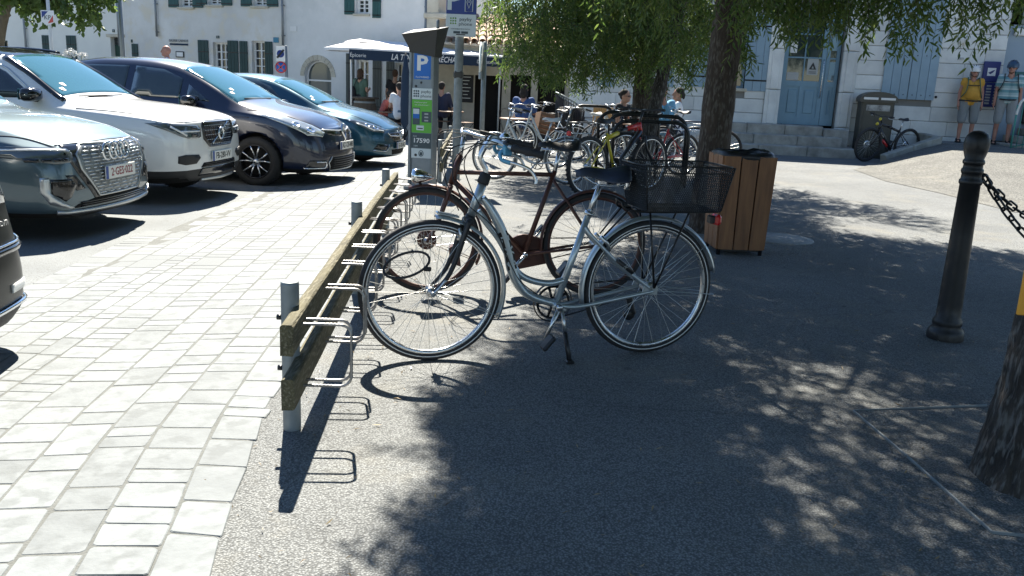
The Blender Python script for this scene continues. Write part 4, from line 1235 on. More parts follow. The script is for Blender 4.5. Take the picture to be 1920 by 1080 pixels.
def saddle_mb(mb, tail, nose, z, w=.2, th=.055, mi=0):
    # nose at larger s
    n = 12; vs = []; fs = []; K = 10
    L = nose - tail
    for i in range(n + 1):
        t = i / n
        hw = interp([0, .06, .2, .38, .6, .85, .96, 1], [.05, .72, 1, .92, .46, .25, .2, .05], t) * w / 2
        zz = z + interp([0, .15, .45, .8, 1], [.012, .012, -.006, .004, -.012], t)
        dp = interp([0, .1, .5, 1], [.4, 1, .8, .45], t) * th
        for k in range(K):
            a = PI * k / (K - 1)
            cy = math.cos(a)
            vs.append((tail + L * t, hw * cy * (1.0 if k not in (0, K - 1) else .98), zz - dp * (abs(cy) ** 2.2)))
    for i in range(n):
        for k in range(K - 1):
            fs.append((i * K + k, (i + 1) * K + k, (i + 1) * K + k + 1, i * K + k + 1))
        fs.append((i * K + K - 1, (i + 1) * K + K - 1, (i + 1) * K, i * K))
    fs.append(tuple(range(K))); fs.append(tuple(n * K + k for k in range(K - 1, -1, -1)))
    mb.add(vs, fs, mi, True)
def crank(parent, bb, ang, length=.17, side=-1, m='alloy'):
    s, z = bb; mb = MB()
    e = (s + length * math.cos(ang), z + length * math.sin(ang))
    mb.tube([(s, side * .06, z), (e[0], side * .078, e[1])], [.013, .0085], 8, sx=1, sy=.7)
    mb.lathe([(.001, side * .072), (.016, side * .072), (.016, side * .045), (.001, side * .045)], 12, (s, 0, z), 'y')
    o = mb.build('crank', MATS[m], parent)
    mb = MB()
    mb.box((e[0], side * .125, e[1]), (.085, .075, .024), .008, Matrix.Rotation(.9, 3, 'Y'))
    mb.tube([(e[0], side * .075, e[1]), (e[0], side * .1, e[1])], .006, 6)
    mb.build('pedal', MATS['black_plastic'], o)
def chainring(parent, bb, r, m='black_metal', side=1, n=44):
    mb = MB()
    prof = [(r, side * .044), (r, side * .048), (r - .012, side * .048), (r - .012, side * .044), (r, side * .044)]
    mb.lathe(prof, n, (bb[0], 0, bb[1]), 'y')
    for k in range(5):
        a = k * 2 * PI / 5
        mb.tube([(bb[0], side * .046, bb[1]), (bb[0] + (r - .008) * math.cos(a), side * .046, bb[1] + (r - .008) * math.sin(a))], .007, 5)
    return mb.build('chainring', MATS[m], parent)
def chain(parent, bb, r1, hub, r2, side=1):
    mb = MB()
    d = Vector((bb[0] - hub[0], 0, bb[1] - hub[1])); n = Vector((-d.z, 0, d.x)).normalized()
    for sg in (-1, 1):
        a = Vector((bb[0], side * .046, bb[1])) + n * r1 * sg; b = Vector((hub[0], side * .046, hub[1])) + n * r2 * sg
        mb.tube([a, b], .0042, 4)
    return mb.build('chain', MATS['black_metal'], parent)
def wire_basket(parent, c, top, bot, h, m='black_metal', cell=.012):
    # open basket of fine wire mesh; c = centre of floor
    cx, cy, cz = c
    mb = MB(); fine = MB()
    def corner(t, sx, sy): 
        w = bot[0] + (top[0] - bot[0]) * t; d = bot[1] + (top[1] - bot[1]) * t
        return Vector((cx + sx * w / 2, cy + sy * d / 2, cz + h * t))
    ring = [(-1, -1), (1, -1), (1, 1), (-1, 1)]
    for t, r_ in ((0, .003), (.86, .0028), (1, .0036)):
        P = []
        for i in range(4):
            a = corner(t, *ring[i]); b = corner(t, *ring[(i + 1) % 4])
            P += [a + (b - a) * .08, a + (b - a) * .92]
        mb.tube(P, r_, 6, closed=True)
    for i in range(4):
        a0, a1 = corner(0, *ring[i]), corner(1, *ring[i]); mb.tube([a0 * .97 + a1 * .03, a1], .0028, 5)
    for i in range(4):
        A0, A1 = corner(0, *ring[i]), corner(0, *ring[(i + 1) % 4]); B0, B1 = corner(1, *ring[i]), corner(1, *ring[(i + 1) % 4])
        Lw = (B1 - B0).length; n = int(Lw / cell); kz = int(h / cell)
        sl = 1.0
        # diagonal expanded mesh: two families of slanted strips
        for sgn in (-1, 1):
            for k in range(-kz, n + kz):
                t0 = 0.0; u0 = k / n; u1 = u0 + sgn * kz / n * .55
                # clip to 0..1
                ts = [0, 1]
                if u1 != u0:
                    ta, tb = sorted(((0 - u0) / (u1 - u0), (1 - u0) / (u1 - u0)))
                    ts = [max(0, ta), min(1, tb)]
                if ts[1] - ts[0] < .03: continue
                pp = []
                for t in ts:
                    u = u0 + (u1 - u0) * t
                    lo = A0 + (A1 - A0) * u; hi = B0 + (B1 - B0) * u
                    pp.append(lo + (hi - lo) * t)
                fine.tube(pp, .0016, 3, caps=False, smooth=False)
    for k in range(int(bot[0] / .03)):
        x = cx - bot[0] / 2 + .03 * (k + .5); mb.tube([(x, cy - bot[1] / 2, cz), (x, cy + bot[1] / 2, cz)], .0015, 4)
    for k in range(int(bot[1] / .03)):
        y = cy - bot[1] / 2 + .03 * (k + .5); mb.tube([(cx - bot[0] / 2, y, cz + .002), (cx + bot[0] / 2, y, cz + .002)], .0015, 4)
    o = mb.build('basket', MATS[m], parent)
    fine.build('wire_mesh', MATS[m], o)
    return o

def silver_bike():
    Fc, Rc = G(805, 675), G(1205, 660)
    d = (Fc - Rc); hd = math.atan2(d.y, d.x)
    root = empty('bicycle', (Rc.x, Rc.y, gz(Rc.x, Rc.y)), hd, 'silver step-through city bicycle with black rear basket, front wheel in the timber rack', 'bicycle')
    WB = 1.122; r = .347; hub_r = (0, r); hub_f = (WB, r)
    # frame: +y is the bicycle's left, the side in view
    mb = MB()
    main = smoothpath([(.884, 0, .80), (.842, 0, .745), (.785, 0, .645), (.748, 0, .54), (.722, 0, .44), (.672, 0, .352), (.60, 0, .305), (.49, 0, .272)], 6)
    nm = len(main)
    rad = [interp([0, .2, .55, .85, 1], [.020, .029, .031, .027, .024], i / (nm - 1)) for i in range(nm)]
    mb.tube(main, rad, 14, sx=1.12, sy=.8, upv=(0, 1, 0))
    mb.tube(smoothpath([(.905, 0, .735), (.85, 0, .668), (.795, 0, .60), (.735, 0, .50), (.69, 0, .43), (.62, 0, .392), (.53, 0, .377), (.452, 0, .392)], 6), .0165, 12)
    mb.tube([(.938, 0, .712), (.884, 0, .872)], .0215, 16)
    mb.tube([(.492, 0, .262), (.345, 0, .728)], [.018, .0165], 14)
    mb.lathe([(.001, -.04), (.022, -.04), (.022, .04), (.001, .04)], 16, (.49, 0, .266), 'y')
    for s in (-1, 1):
        mb.tube(smoothpath([(.47, s * .018, .262), (.38, s * .045, .266), (.2, s * .058, .302), (.0, s * .066, .343)], 5), .0105, 10)
        mb.tube(smoothpath([(.362, s * .012, .66), (.33, s * .03, .615), (.18, s * .055, .475), (.008, s * .066, .350)], 5), .0098, 10)
        mb.prism([(-.022, .325), (.045, .327), (.06, .345), (.05, .372), (.0, .375), (-.022, .36)], s * .064, s * .070, 'y')
    fr = mb.build('frame', MATS['silver_paint'], root)
    # dark side panel with lettering on the big tube
    mb = MB()
    for pts, w in ((((.787, .64), (.752, .545), (.728, .455)), .023),):
        P = smoothpath([(a, .0285, b) for a, b in pts], 6)
        mb.tube(P, w, 4, sx=.05, sy=1.0, upv=(0, 1, 0))
    mb.build('decal', MATS['black_plastic'], fr)
    yv = .0315
    for ch, (s, z) in zip('EXS', ((.777, .607), (.753, .547), (.737, .485))):
        text(ch, .06, MATS['silver_paint'], fr, (s, yv, z), (R(90), R(72), R(180)), ext=.0006, bold=.001)
    mb = MB(); mb.tube([(.205, .067, .505), (.12, .070, .44)], .0112, 10); mb.build('decal', MATS['black_plastic'], fr)
    text('EXS', .022, MATS['silver_paint'], fr, (.163, .083, .472), (R(90), R(-37), R(180)), ext=.0005)
    # stem and bar
    mb = MB()
    mb.tube(smoothpath([(.884, 0, .87), (.873, 0, .93), (.90, 0, .985), (.885, 0, 1.03), (.868, 0, 1.045)], 5), [.0135] * 21, 10)
    mb.tube([(.868, -.035, 1.045), (.868, .035, 1.045)], .018, 12)
    st = mb.build('stem', MATS['alloy'], root)
    mb = MB(); mb.lathe([(.001, 0), (.027, 0), (.029, .01), (.027, .045), (.019, .055), (.001, .055)], 16, (0, 0, 0))
    c = mb.build('headset_cap', MATS['black_rubber'], root, (.887, 0, .865), (0, R(-19), 0))
    bar = []
    half = [(.868, 0, 1.045), (.866, .045, 1.047), (.86, .09, 1.06), (.845, .14, 1.075), (.815, .19, 1.07), (.77, .225, 1.055), (.70, .255, 1.042), (.632, .272, 1.03)]
    hp = smoothpath(half, 4)
    full = [Vector((p.x, -p.y, p.z)) for p in reversed(hp[1:])] + hp
    # the bars are turned a little with the front wheel
    TR = Matrix.Translation((.868, 0, 0)) @ Matrix.Rotation(R(-10), 4, 'Z') @ Matrix.Translation((-.868, 0, 0))
    hb = MB(); hb.X = TR; hb.tube(full, .0112, 10)
    hbo = hb.build('handlebar', MATS['silver_paint'], root)
    for s in (-1, 1):
        g = [Vector((p.x, p.y * s, p.z)) for p in hp if p.x < .775]
        m1 = MB(); m1.X = TR; ng = len(g)
        m1.tube(g, [.0165 + .002 * math.sin(i * 1.9) if i < ng - 1 else .019 for i in range(ng)], 12)
        m1.build('grip', MATS['black_rubber'], hbo)
        m1 = MB(); m1.X = TR
        # blue alloy brake body and silver lever blade
        m1.box((.79, s * .212, 1.042), (.05, .02, .05), .007, Matrix.Rotation(s * .55, 3, 'Z'))
        m1.tube(smoothpath([(.80, s * .213, 1.05), (.822, s * .222, 1.03), (.815, s * .235, 1.002), (.775, s * .25, .99)], 4), [.011] * 13, 8, sx=.7)
        bo = m1.build('brake_lever', MATS['blue_paint'], hbo)
        m1 = MB(); m1.X = TR
        m1.tube(smoothpath([(.79, s * .245, .995), (.74, s * .268, .985), (.69, s * .285, .965), (.665, s * .29, .925), (.664, s * .292, .905)], 5), [.006] * 21, 7, sx=1.3)
        m1.build('lever_blade', MATS['alloy'], bo)
    m1 = MB(); m1.X = TR
    m1.lathe([(.001, .024), (.014, .022), (.024, .010), (.026, 0), (.001, 0)], 18, (.80, .16, 1.09))
    m1.tube([(.80, .16, 1.09), (.81, .165, 1.072)], .009, 8)
    m1.build('bell', MATS['chrome'], hbo)
    m1 = MB(); m1.X = TR
    for s in (-1, 1): m1.tube([(.80 - .0, s * .195, 1.07), (.78, s * .212, 1.064)], .018, 12)
    m1.build('shifter', MATS['black_plastic'], hbo)
    # cables: big loops in front of the head tube
    cb = MB()
    for pts in ([(.81, .20, 1.06), (.95, .13, 1.05), (1.02, .05, .92), (.985, .03, .76), (.96, .03, .66)],
                [(.81, -.20, 1.06), (.98, -.10, 1.0), (1.03, .0, .9), (.97, .03, .78), (.86, .03, .69), (.79, .035, .60)],
                [(.79, .21, 1.04), (.93, .16, 1.08), (.99, .07, .98), (.95, .035, .85), (.87, .03, .72), (.80, .036, .61), (.75, .036, .50), (.69, .03, .40), (.6, .03, .33)],
                [(.79, -.21, 1.04), (1.0, -.16, 1.02), (1.06, -.04, .90), (1.0, .02, .74)]):
        cb.tube(smoothpath(pts, 7), .0026, 6)
    cb.build('cable', MATS['black_rubber'], root)
    # fork and front assembly, steered a little to the rider's left
    mb = MB()
    mb.tube([(.938, 0, .715), (.948, 0, .685)], .024, 14)
    mb.box((.951, 0, .690), (.04, .115, .03), .01, Matrix.Rotation(R(18), 3, 'Y'))
    for s in (-1, 1):
        mb.tube(smoothpath([(.953, s * .047, .695), (.985, s * .05, .60), (1.01, s * .052, .52), (1.05, s * .055, .43), (1.115, s * .058, .355)], 5), [.016 - .0065 * i / 20 for i in range(21)], 10)
    mb.build('fork', MATS['black_plastic'], root)
    mb = MB()
    for s in (-1, 1):
        mb.tube(smoothpath([(1.06, s * .060, .415), (1.09, s * .061, .378), (1.122, s * .062, .347)], 3), .0085, 8)
        mb.tube([(1.122, s * .05, .347), (1.122, s * .078, .347)], .011, 8)
    mb.build('fork_end', MATS['alloy'], root)
    mb = MB()
    for s in (-1, 1): mb.tube([(1.0, s * .045, .66), (.985, s * .042, .60), (.99, s * .03, .595)], .008, 6)
    for s in (-1, 1): mb.tube([(.35 - .06, s * .04, .62), (.255, s * .045, .585), (.235, s * .03, .545)], .009, 6)
    mb.build('rim_brake', MATS['alloy'], root)
    wheel(root, *hub_f, r, .040, rim_m='alloy', stripe=True)
    wheel(root, *hub_r, r, .040, rim_m='alloy', stripe=True, hubr=.03)
    mb = MB(); mudguard(mb, *hub_f, .372, R(92), R(203), .058)
    for s in (-1, 1): mb.tube([(1.122, s * .07, .347), (.792, s * .028, .225)], .0018, 5)
    mb.build('mudguard', MATS['silver_paint'], root)
    mb = MB(); mudguard(mb, *hub_r, .372, R(168), R(-12), .058, 34)
    for s in (-1, 1):
        mb.tube([(0, s * .07, .347), (-.36, s * .028, .31)], .0018, 5)
        mb.tube([(0, s * .07, .347), (-.29, s * .028, .57)], .0018, 5)
    mb.build('mudguard', MATS['silver_paint'], root)
    mb = MB(); mb.box((1.05, 0, .719), (.11, .05, .010), .004, Matrix.Rotation(R(-11), 3, 'Y')); mb.build('mudguard_tip', MATS['silver_paint'], root)
    # seat
    mb = MB(); mb.tube([(.352, 0, .70), (.292, 0, .885)], .0135, 12); mb.build('seat_post', MATS['alloy'], root)
    mb = MB(); mb.lathe([(.001, -.012), (.022, -.012), (.022, .012), (.001, .012)], 14, (0, 0, 0)); mb.tube([(.015, .02, 0), (-.03, .028, 0)], .005, 6)
    mb.build('seat_clamp', MATS['alloy'], root, (.346, 0, .727), (0, R(-18), 0))
    mb = MB(); saddle_mb(mb, .14, .425, .952, .215, .075); mb.build('saddle', MATS['saddle_blue'], root)
    mb = MB()
    for s in (-1, 1): mb.tube(smoothpath([(.16, s * .05, .885), (.22, s * .03, .868), (.32, s * .024, .872), (.40, s * .012, .92)], 4), .0038, 6)
    mb.box((.292, 0, .882), (.05, .05, .028), .006)
    for s in (-1, 1): mb.lathe([(.001, -.03), (.016, -.03), (.013, -.015), (.016, 0), (.013, .015), (.016, .03), (.001, .03)], 10, (.175, s * .05, .885))
    mb.build('saddle_rail', MATS['chrome'], root)
    # carrier
    mb = MB()
    for s in (-1, 1):
        mb.tube(smoothpath([(.19, s * .03, .79), (.13, s * .06, .748), (-.28, s * .065, .748), (-.31, s * .04, .745)], 5), .006, 8)
        mb.tube([(.05, s * .065, .745), (.0, s * .076, .36)], .0055, 7)
        mb.tube([(-.16, s * .065, .745), (.0, s * .076, .36)], .0055, 7)
        mb.tube([(.15, s * .05, .76), (.27, s * .03, .62)], .005, 6)
    for k in range(5): mb.tube([(.1 - .09 * k, -.065, .748), (.1 - .09 * k, .065, .748)], .005, 6)
    mb.tube(smoothpath([(.19, -.03, .79), (.205, 0, .80), (.19, .03, .79)], 4), .006, 8)
    mb.build('carrier', MATS['black_metal'], root)
    wire_basket(root, (-.10, 0, .757), (.47, .335), (.39, .27), .222)
    mb = MB(); mb.box((-.345, 0, .70), (.035, .075, .055), .012); mb.build('tail_light', MATS['red_lens'], root)
    mb = MB(); mb.box((-.318, 0, .70), (.03, .05, .04), .006); mb.build('light_bracket', MATS['black_plastic'], root)
    # drive train
    chainring(root, (.49, .266), .088, side=-1); chain(root, (.49, .266), .088, (0, .347), .035, -1)
    mb = MB(); mb.lathe([(.098, -.04), (.104, -.05), (.098, -.058)], 40, (.49, 0, .266), 'y'); mb.build('chain_guard', MATS['black_plastic'], root)
    mb = MB(); mb.box((.06, -.06, .235), (.035, .02, .11), .008, Matrix.Rotation(.3, 3, 'Y')); mb.lathe([(.001, -.07), (.03, -.07), (.03, -.05), (.001, -.05)], 12, (.07, 0, .19), 'y'); mb.build('derailleur', MATS['black_plastic'], root)
    crank(root, (.49, .266), R(-66), .172, 1); crank(root, (.49, .266), R(114), .172, -1)
    # kick stand, leaning out to the left
    mb = MB(); mb.tube([(.462, .02, .25), (.455, .07, .14)], .0095, 8); mb.box((.462, .01, .25), (.05, .04, .03), .006)
    k = mb.build('kickstand', MATS['alloy'], root)
    mb = MB(); mb.tube([(.455, .07, .14), (.445, .135, .012)], .0125, 8); mb.box((.445, .137, .010), (.04, .04, .016), .005); mb.build('kickstand_foot', MATS['black_plastic'], k)
    # coiled lock round the wheel and the rack
    return root
M('saddle_blue', (.018, .020, .026), .38, col2=(.03, .045, .09), vs=5)
sb = silver_bike()
# ================================================================== more bicycles
M('bike_white', (.62, .64, .64), .35, .4, coat=.3); M('bike_black', (.018, .018, .02), .35, .2, coat=.4); M('bike_yellow', (.62, .50, .03), .35, 0, coat=.4); M('bike_red', (.50, .02, .02), .35, 0, coat=.4)
M('bike_grey', (.10, .11, .12), .4, .4); M('bike_navy', (.02, .03, .07), .4, .3); M('saddle_black', (.014, .014, .015), .45); M('saddle_white', (.66, .66, .64), .5)
def bike(label, front, rear, style='step', paint='bike_white', saddle='saddle_black', guards=True, carrier=False, basket=False, r=.335, tyre=.038, knobs=False, disc=False, bar='city', grip='black_rubber', tyre_m='black_rubber', rim='alloy', group='bicycles parked near the arched stands', lean=0, light=None, paint2=None, frame_text=None, drum=0, case=False, wb=1.09, gm=None, seat_z=.95, low=True):
    front = Vector(front); rear = Vector(rear)
    d = front - rear; d.z = 0; hd = math.atan2(d.y, d.x)
    c = rear
    root = empty('bicycle', (c.x, c.y, gz(c.x, c.y) if c.z == 0 else c.z), hd, label, 'bicycle', group)
    root.rotation_euler = (lean, 0, hd)
    P = MATS[paint]
    nn = 30 if low else 36
    wheel(root, wb, r, r, tyre, tyre_m=tyre_m, rim_m=rim, detailed=not low, ns=nn, knobs=knobs, disc=disc, drum=drum)
    wheel(root, 0, r, r, tyre, tyre_m=tyre_m, rim_m=rim, detailed=not low, ns=nn, knobs=knobs, disc=disc, hubr=.026)
    bb = (.455, .27)
    ht = (.885, .88) if style != 'mtb' else (.84, .82); hb = (.935, .70) if style != 'mtb' else (.885, .685)
    stp = (.285, .80) if style == 'diamond' else ((.30, .74) if style == 'step' else (.285, .70))
    rt_ = .0165 if style != 'mtb' else .021
    m2 = MATS[paint2] if paint2 else P
    if style == 'step':
        MB().tube(smoothpath([(ht[0] + .012, 0, ht[1] - .04), (.80, 0, .66), (.68, 0, .42), (.60, 0, .315), bb[:1] + (0,) + bb[1:]], 5), [.020] * 21, 10).build('down_tube', P, root)
        MB().tube(smoothpath([(hb[0] - .01, 0, hb[1] + .03), (.79, 0, .54), (.66, 0, .36), (.5, 0, .36), (.43, 0, .38)], 5), .014, 9).build('lower_tube', P, root)
    elif style == 'diamond':
        MB().tube([(ht[0] + .03, 0, .775), (stp[0] + .005, 0, .778)], .014, 10).build('top_tube', P, root)
        MB().tube([(hb[0] - .012, 0, hb[1] + .03), (bb[0], 0, bb[1])], .0165, 10).build('down_tube', P, root)
    else:
        MB().tube([(ht[0] + .01, 0, ht[1] - .03), (.62, 0, .745)], .026, 10).build('top_tube', MATS['bike_red'] if paint2 else P, root)
        MB().tube([(.62, 0, .745), (.48, 0, .70)], .0255, 10).build('top_tube', P, root)
        MB().tube([(.48, 0, .70), (.30, 0, .645)], .025, 10).build('top_tube', m2, root)
        dt = MB().tube([(hb[0] - .01, 0, hb[1] + .03), (bb[0], 0, bb[1])], .034, 12).build('down_tube', P, root)
        if frame_text:
            a = math.atan2(hb[1] - bb[1], hb[0] - bb[0])
            for s_ in (-1, 1):
                text(frame_text, .065, MATS['offwhite'], dt, (.68, s_ * .0355, .49), (R(90), -a if s_ < 0 else a, 0 if s_ < 0 else PI), ext=.0006, sx=1.25)
    MB().tube([(bb[0], 0, bb[1]), (stp[0], 0, stp[1])], .016, 10).build('seat_tube', m2 if style == 'mtb' else P, root)
    MB().tube([(hb[0], 0, hb[1]), (ht[0], 0, ht[1])], .021 if style != 'mtb' else .026, 12).build('head_tube', MATS['bike_red'] if (style == 'mtb' and paint2) else P, root)
    for s in (-1, 1):
        MB().tube([(bb[0] - .02, s * .03, bb[1]), (0, s * .062, r)], .0095, 8).build('chain_stay', m2, root)
        MB().tube([(stp[0] + .01, s * .016, stp[1] - .05), (0, s * .062, r + .004)], .0085, 8).build('seat_stay', m2, root)
    mb = MB()
    if style == 'mtb':
        mb.tube([(hb[0] + .005, -.06, hb[1] - .02), (hb[0] + .005, .06, hb[1] - .02)], .018, 8)
        for s in (-1, 1): mb.tube([(hb[0] + .005, s * .062, hb[1] - .015), (hb[0] + .05, s * .062, hb[1] - .16), (wb, s * .062, r)], [.016, .017, .02], 10)
    else:
        mb.tube([(hb[0] + .002, -.045, hb[1] - .012), (hb[0] + .002, .045, hb[1] - .012)], .014, 8)
        for s in (-1, 1): mb.tube(smoothpath([(hb[0] + .003, s * .046, hb[1] - .01), (.99, s * .05, .52), (1.03, s * .054, .42), (wb, s * .057, r)], 4), [.0135 - .005 * i / 12 for i in range(13)], 8)
    mb.build('fork', MATS[gm] if gm else P, root)
    # bars
    if bar == 'city':
        half = [(.865, 0, 1.0), (.875, .05, 1.02), (.86, .16, 1.035), (.80, .225, 1.02), (.70, .26, 1.0), (.64, .27, .985)]
    elif bar == 'flat':
        half = [(.90, 0, .955), (.895, .1, .965), (.875, .33, .975)]
    MB().tube([(ht[0] - .0, 0, ht[1] - .02), (half[0][0], 0, half[0][2])], .014, 8).build('stem', MATS['alloy'] if style != 'mtb' else MATS['bike_black'], root)
    hp = smoothpath(half, 4); full = [Vector((p.x, -p.y, p.z)) for p in reversed(hp[1:])] + hp
    ho = MB().tube(full, .011, 8).build('handlebar', MATS['alloy'] if style != 'mtb' else MATS['bike_black'], root)
    ng = max(3, len(hp) // 3)
    for s in (-1, 1):
        MB().tube([Vector((p.x, p.y * s, p.z)) for p in hp[-ng:]], .0165, 8).build('grip', MATS[grip], ho)
        g0 = hp[-ng]
        MB().tube(smoothpath([(g0.x + .03, g0.y * s, g0.z - .01), (g0.x + .035, (g0.y + .03) * s, g0.z - .03), (g0.x - .05, (g0.y + .05) * s, g0.z - .04)], 3), .006, 6).build('brake_lever', MATS['alloy'], ho)
        MB().tube(smoothpath([(g0.x + .03, g0.y * s, g0.z), (1.0, s * .1, 1.02), (1.02, s * .03, .88), (hb[0] + .03, s * .02, hb[1])], 5), .0025, 5).build('cable', MATS['black_rubber'], ho)
    MB().tube([(stp[0] + .005, 0, stp[1] - .03), (.262, 0, seat_z - .055)], .0135, 8).build('seat_post', MATS['alloy'], root)
    mb = MB(); saddle_mb(mb, .125, .40, seat_z, .19 if style != 'mtb' else .145, .06); mb.build('saddle', MATS[saddle], root)
    MB().tube([(.17, -.03, seat_z - .055), (.37, -.02, seat_z - .05)], .004, 5).tube([(.17, .03, seat_z - .055), (.37, .02, seat_z - .05)], .004, 5).tube([(.262, -.03, seat_z - .055), (.262, .03, seat_z - .055)], .008, 6).build('saddle_rail', MATS['chrome'], root)
    if guards:
        gmm = MATS[gm] if gm else P
        mb = MB(); mudguard(mb, wb, r, r + .022, R(70), R(205), .055)
        for s in (-1, 1): mb.tube([(wb, s * .066, r), (wb - (r + .018) * .93, s * .026, r - (r + .018) * .36)], .0022, 5)
        mb.build('mudguard', gmm, root)
        mb = MB(); mudguard(mb, 0, r, r + .022, R(165), R(-10), .055, 28)
        for s in (-1, 1): mb.tube([(0, s * .066, r), (-(r + .018) * .97, s * .026, r + .06)], .0022, 5)
        mb.build('mudguard', gmm, root)
    if carrier:
        mb = MB()
        for s in (-1, 1):
            mb.tube(smoothpath([(.2, s * .03, .76), (.12, s * .06, .735), (-.28, s * .06, .735), (-.30, s * .04, .735)], 4), .006, 6)
            mb.tube([(-.1, s * .062, .735), (0, s * .07, r)], .005, 6); mb.tube([(.06, s * .062, .735), (0, s * .07, r)], .005, 6)
        for k in range(4): mb.tube([(.08 - .1 * k, -.06, .735), (.08 - .1 * k, .06, .735)], .005, 5)
        mb.build('carrier', MATS['alloy'] if paint != 'bike_black' else MATS['black_metal'], root)
    if basket: wire_basket(root, (1.08, 0, .80), (.34, .36), (.27, .28), .22, cell=.022)
    chainring(root, bb, .09, side=-1, n=30); chain(root, bb, .088, (0, r), .035, -1)
    if case:
        MB().prism([(bb[0] + .115 * math.cos(t), bb[1] + .115 * math.sin(t)) for t in lin(R(-80), R(100), 12)] + [(bb[0] - .12, bb[1] + .09), (bb[0] - .17, bb[1] + .06), (bb[0] - .17, bb[1] - .07)], -.06, -.036, 'y').build('chain_case', P, root)
    crank(root, bb, R(-50), .17, 1); crank(root, bb, R(130), .17, -1)
    if light: MB().box((-.33, 0, .70), (.03, .06, .05), .01).build('tail_light', MATS[light], root)
    return root
bro = bike('brown vintage roadster with full mudguards and chrome headlamp behind the silver bicycle', G(803, 548), G(1108, 553), 'diamond', 'brown_paint', 'saddle_black', r=.338, tyre=.036, rim='brown_paint', drum=.062, case=True, wb=1.08, gm='brown_paint', low=False, group='bicycles standing in the timber rack', seat_z=.985)
mb = MB(); mb.lathe([(.001, -.02), (.038, -.015), (.045, .0), (.045, .02), (.035, .06), (.018, .10), (.004, .125)], 18, axis='x'); mb.X = None
hl = mb.build('headlamp', MATS['chrome'], bro, (1.165, 0, .745), (0, R(4), PI)); MB().tube([(1.15, 0, .72), (1.12, 0, .69)], .008, 6).build('lamp_bracket', MATS['black_metal'], bro)
MB().prism([(.86, .18), (.93, .20), (.94, .30), (.88, .33)], -.035, .035, 'y').build('mud_flap', MATS['brown_paint'], bro)
MB().tube(smoothpath([(.87, .02, 1.0), (.99, .03, .95), (1.02, .03, .8), (1.03, .03, .66)], 6), .003, 5).build('cable', MATS['black_rubber'], bro)
# black coil lock hanging from the rack on the silver bicycle's wheel
lk = MB(); lc = AT(760, 500, 3.86)
lk.tube([lc + Vector((.105 * math.cos(t), .05 * math.sin(t) + .04, .055 * math.sin(t + .5))) for t in lin(0, 2 * PI, 28)[:-1]], .006, 7, closed=True)
lk.box(lc + Vector((.095, .06, -.02)), (.035, .02, .02), .004)
lk.build('cable_lock', MATS['black_rubber'], label='black cable lock looped through the front wheel in the rack', cat='bicycle lock')
bike('pale silver step-through bicycle with white saddle just beyond the handlebars', G(884, 334), G(1062, 346), 'step', 'bike_white', 'saddle_white', carrier=True, rim='alloy', gm='silver_paint', tyre_m='bike_grey', seat_z=.93)
bike('second silver bicycle with a flat carrier behind the pale step-through one', G(952, 294), G(1075, 300), 'step', 'silver_paint', 'saddle_black', carrier=True, light='red_lens', seat_z=.96)
bike('dark bicycle deep in the shade behind the silver bicycles', G(988, 276), G(1085, 279), 'diamond', 'bike_black', 'saddle_black', carrier=True, gm='bike_black')
bike('yellow, red and black mountain bike with lettered frame behind the brown one', G(1262, 352), G(1098, 368), 'mtb', 'bike_black', 'saddle_black', guards=False, knobs=True, r=.335, tyre=.052, bar='flat', paint2='bike_yellow', frame_text='PELISER', light='red_lens', seat_z=.86).scale = (1.14, 1.14, 1.14)
bike('black bicycle leaning at the front arched stand with its wheel towards the cafe', G(1128, 322), G(1238, 316), 'diamond', 'bike_black', gm='bike_black', bar='flat', seat_z=.95)
bike('white step-through bicycle between the arched stands', G(1100, 304), G(1210, 300), 'step', 'bike_white', gm='silver_paint', carrier=True)
bike('dark bicycle with high saddle showing its rear wheel right of the big trunk', G(1226, 310), G(1352, 315), 'diamond', 'bike_navy', gm='bike_black', guards=False, bar='flat', seat_z=1.02, rim='alloy_dark' if 'alloy_dark' in MATS else 'black_metal')
mtb = bike('black and red mountain bike leaning before the parcel box', Vector((G(1622, 303).x, G(1622, 303).y, 0)), Vector((G(1622, 303).x + .98, G(1622, 303).y + .42, 0)), 'mtb', 'bike_black', guards=False, knobs=False, r=.36, tyre=.055, bar='flat', disc=True, rim='black_metal', group='bicycles on their own', seat_z=.93, lean=R(-6))
MB().tube([(.72, .001, .46), (.56, .001, .33)], .0285, 12).build('frame_flash', MATS['bike_red'], mtb)
text('\u2014 SCAR', .06, MATS['offwhite'], mtb, (.80, .0285, .60), (R(90), R(44), PI), ext=.0006)
for (x, z) in ((.90, .90), (.96, .80)): MB().ball((x, 0, z), .035, 10, 7, 0, (1, .8, 1)).build('reflector', MATS['bike_yellow'], mtb)
MB().box((.30, -.085, .33), (.09, .004, .09), .002).build('number_tag', MATS['white'], mtb)
bike('red framed bicycle with carrier in front of the slim tree', G(1150, 336), G(1275, 330), 'step', 'bike_red', gm='bike_black', carrier=True)
bike('grey bicycle with white saddle between the silver bicycles and the arched stands', G(1012, 318), G(1130, 312), 'diamond', 'bike_grey', 'saddle_white', gm='bike_black', carrier=True, light='red_lens')
bike('small white bicycle with low frame left of the silver ones', G(925, 288), G(1015, 286), 'step', 'bike_white', 'saddle_black', r=.28, wb=.95, gm='bike_white', carrier=True, seat_z=.80)
bike('navy bicycle with a bag on the bars beside the big trunk', G(1180, 304), G(1300, 308), 'step', 'bike_navy', gm='bike_black', carrier=True, basket=True)
bike('dark mountain bike behind the middle arched stand', G(1115, 292), G(1225, 288), 'mtb', 'bike_grey', guards=False, knobs=False, r=.33, tyre=.05, bar='flat', seat_z=.92)
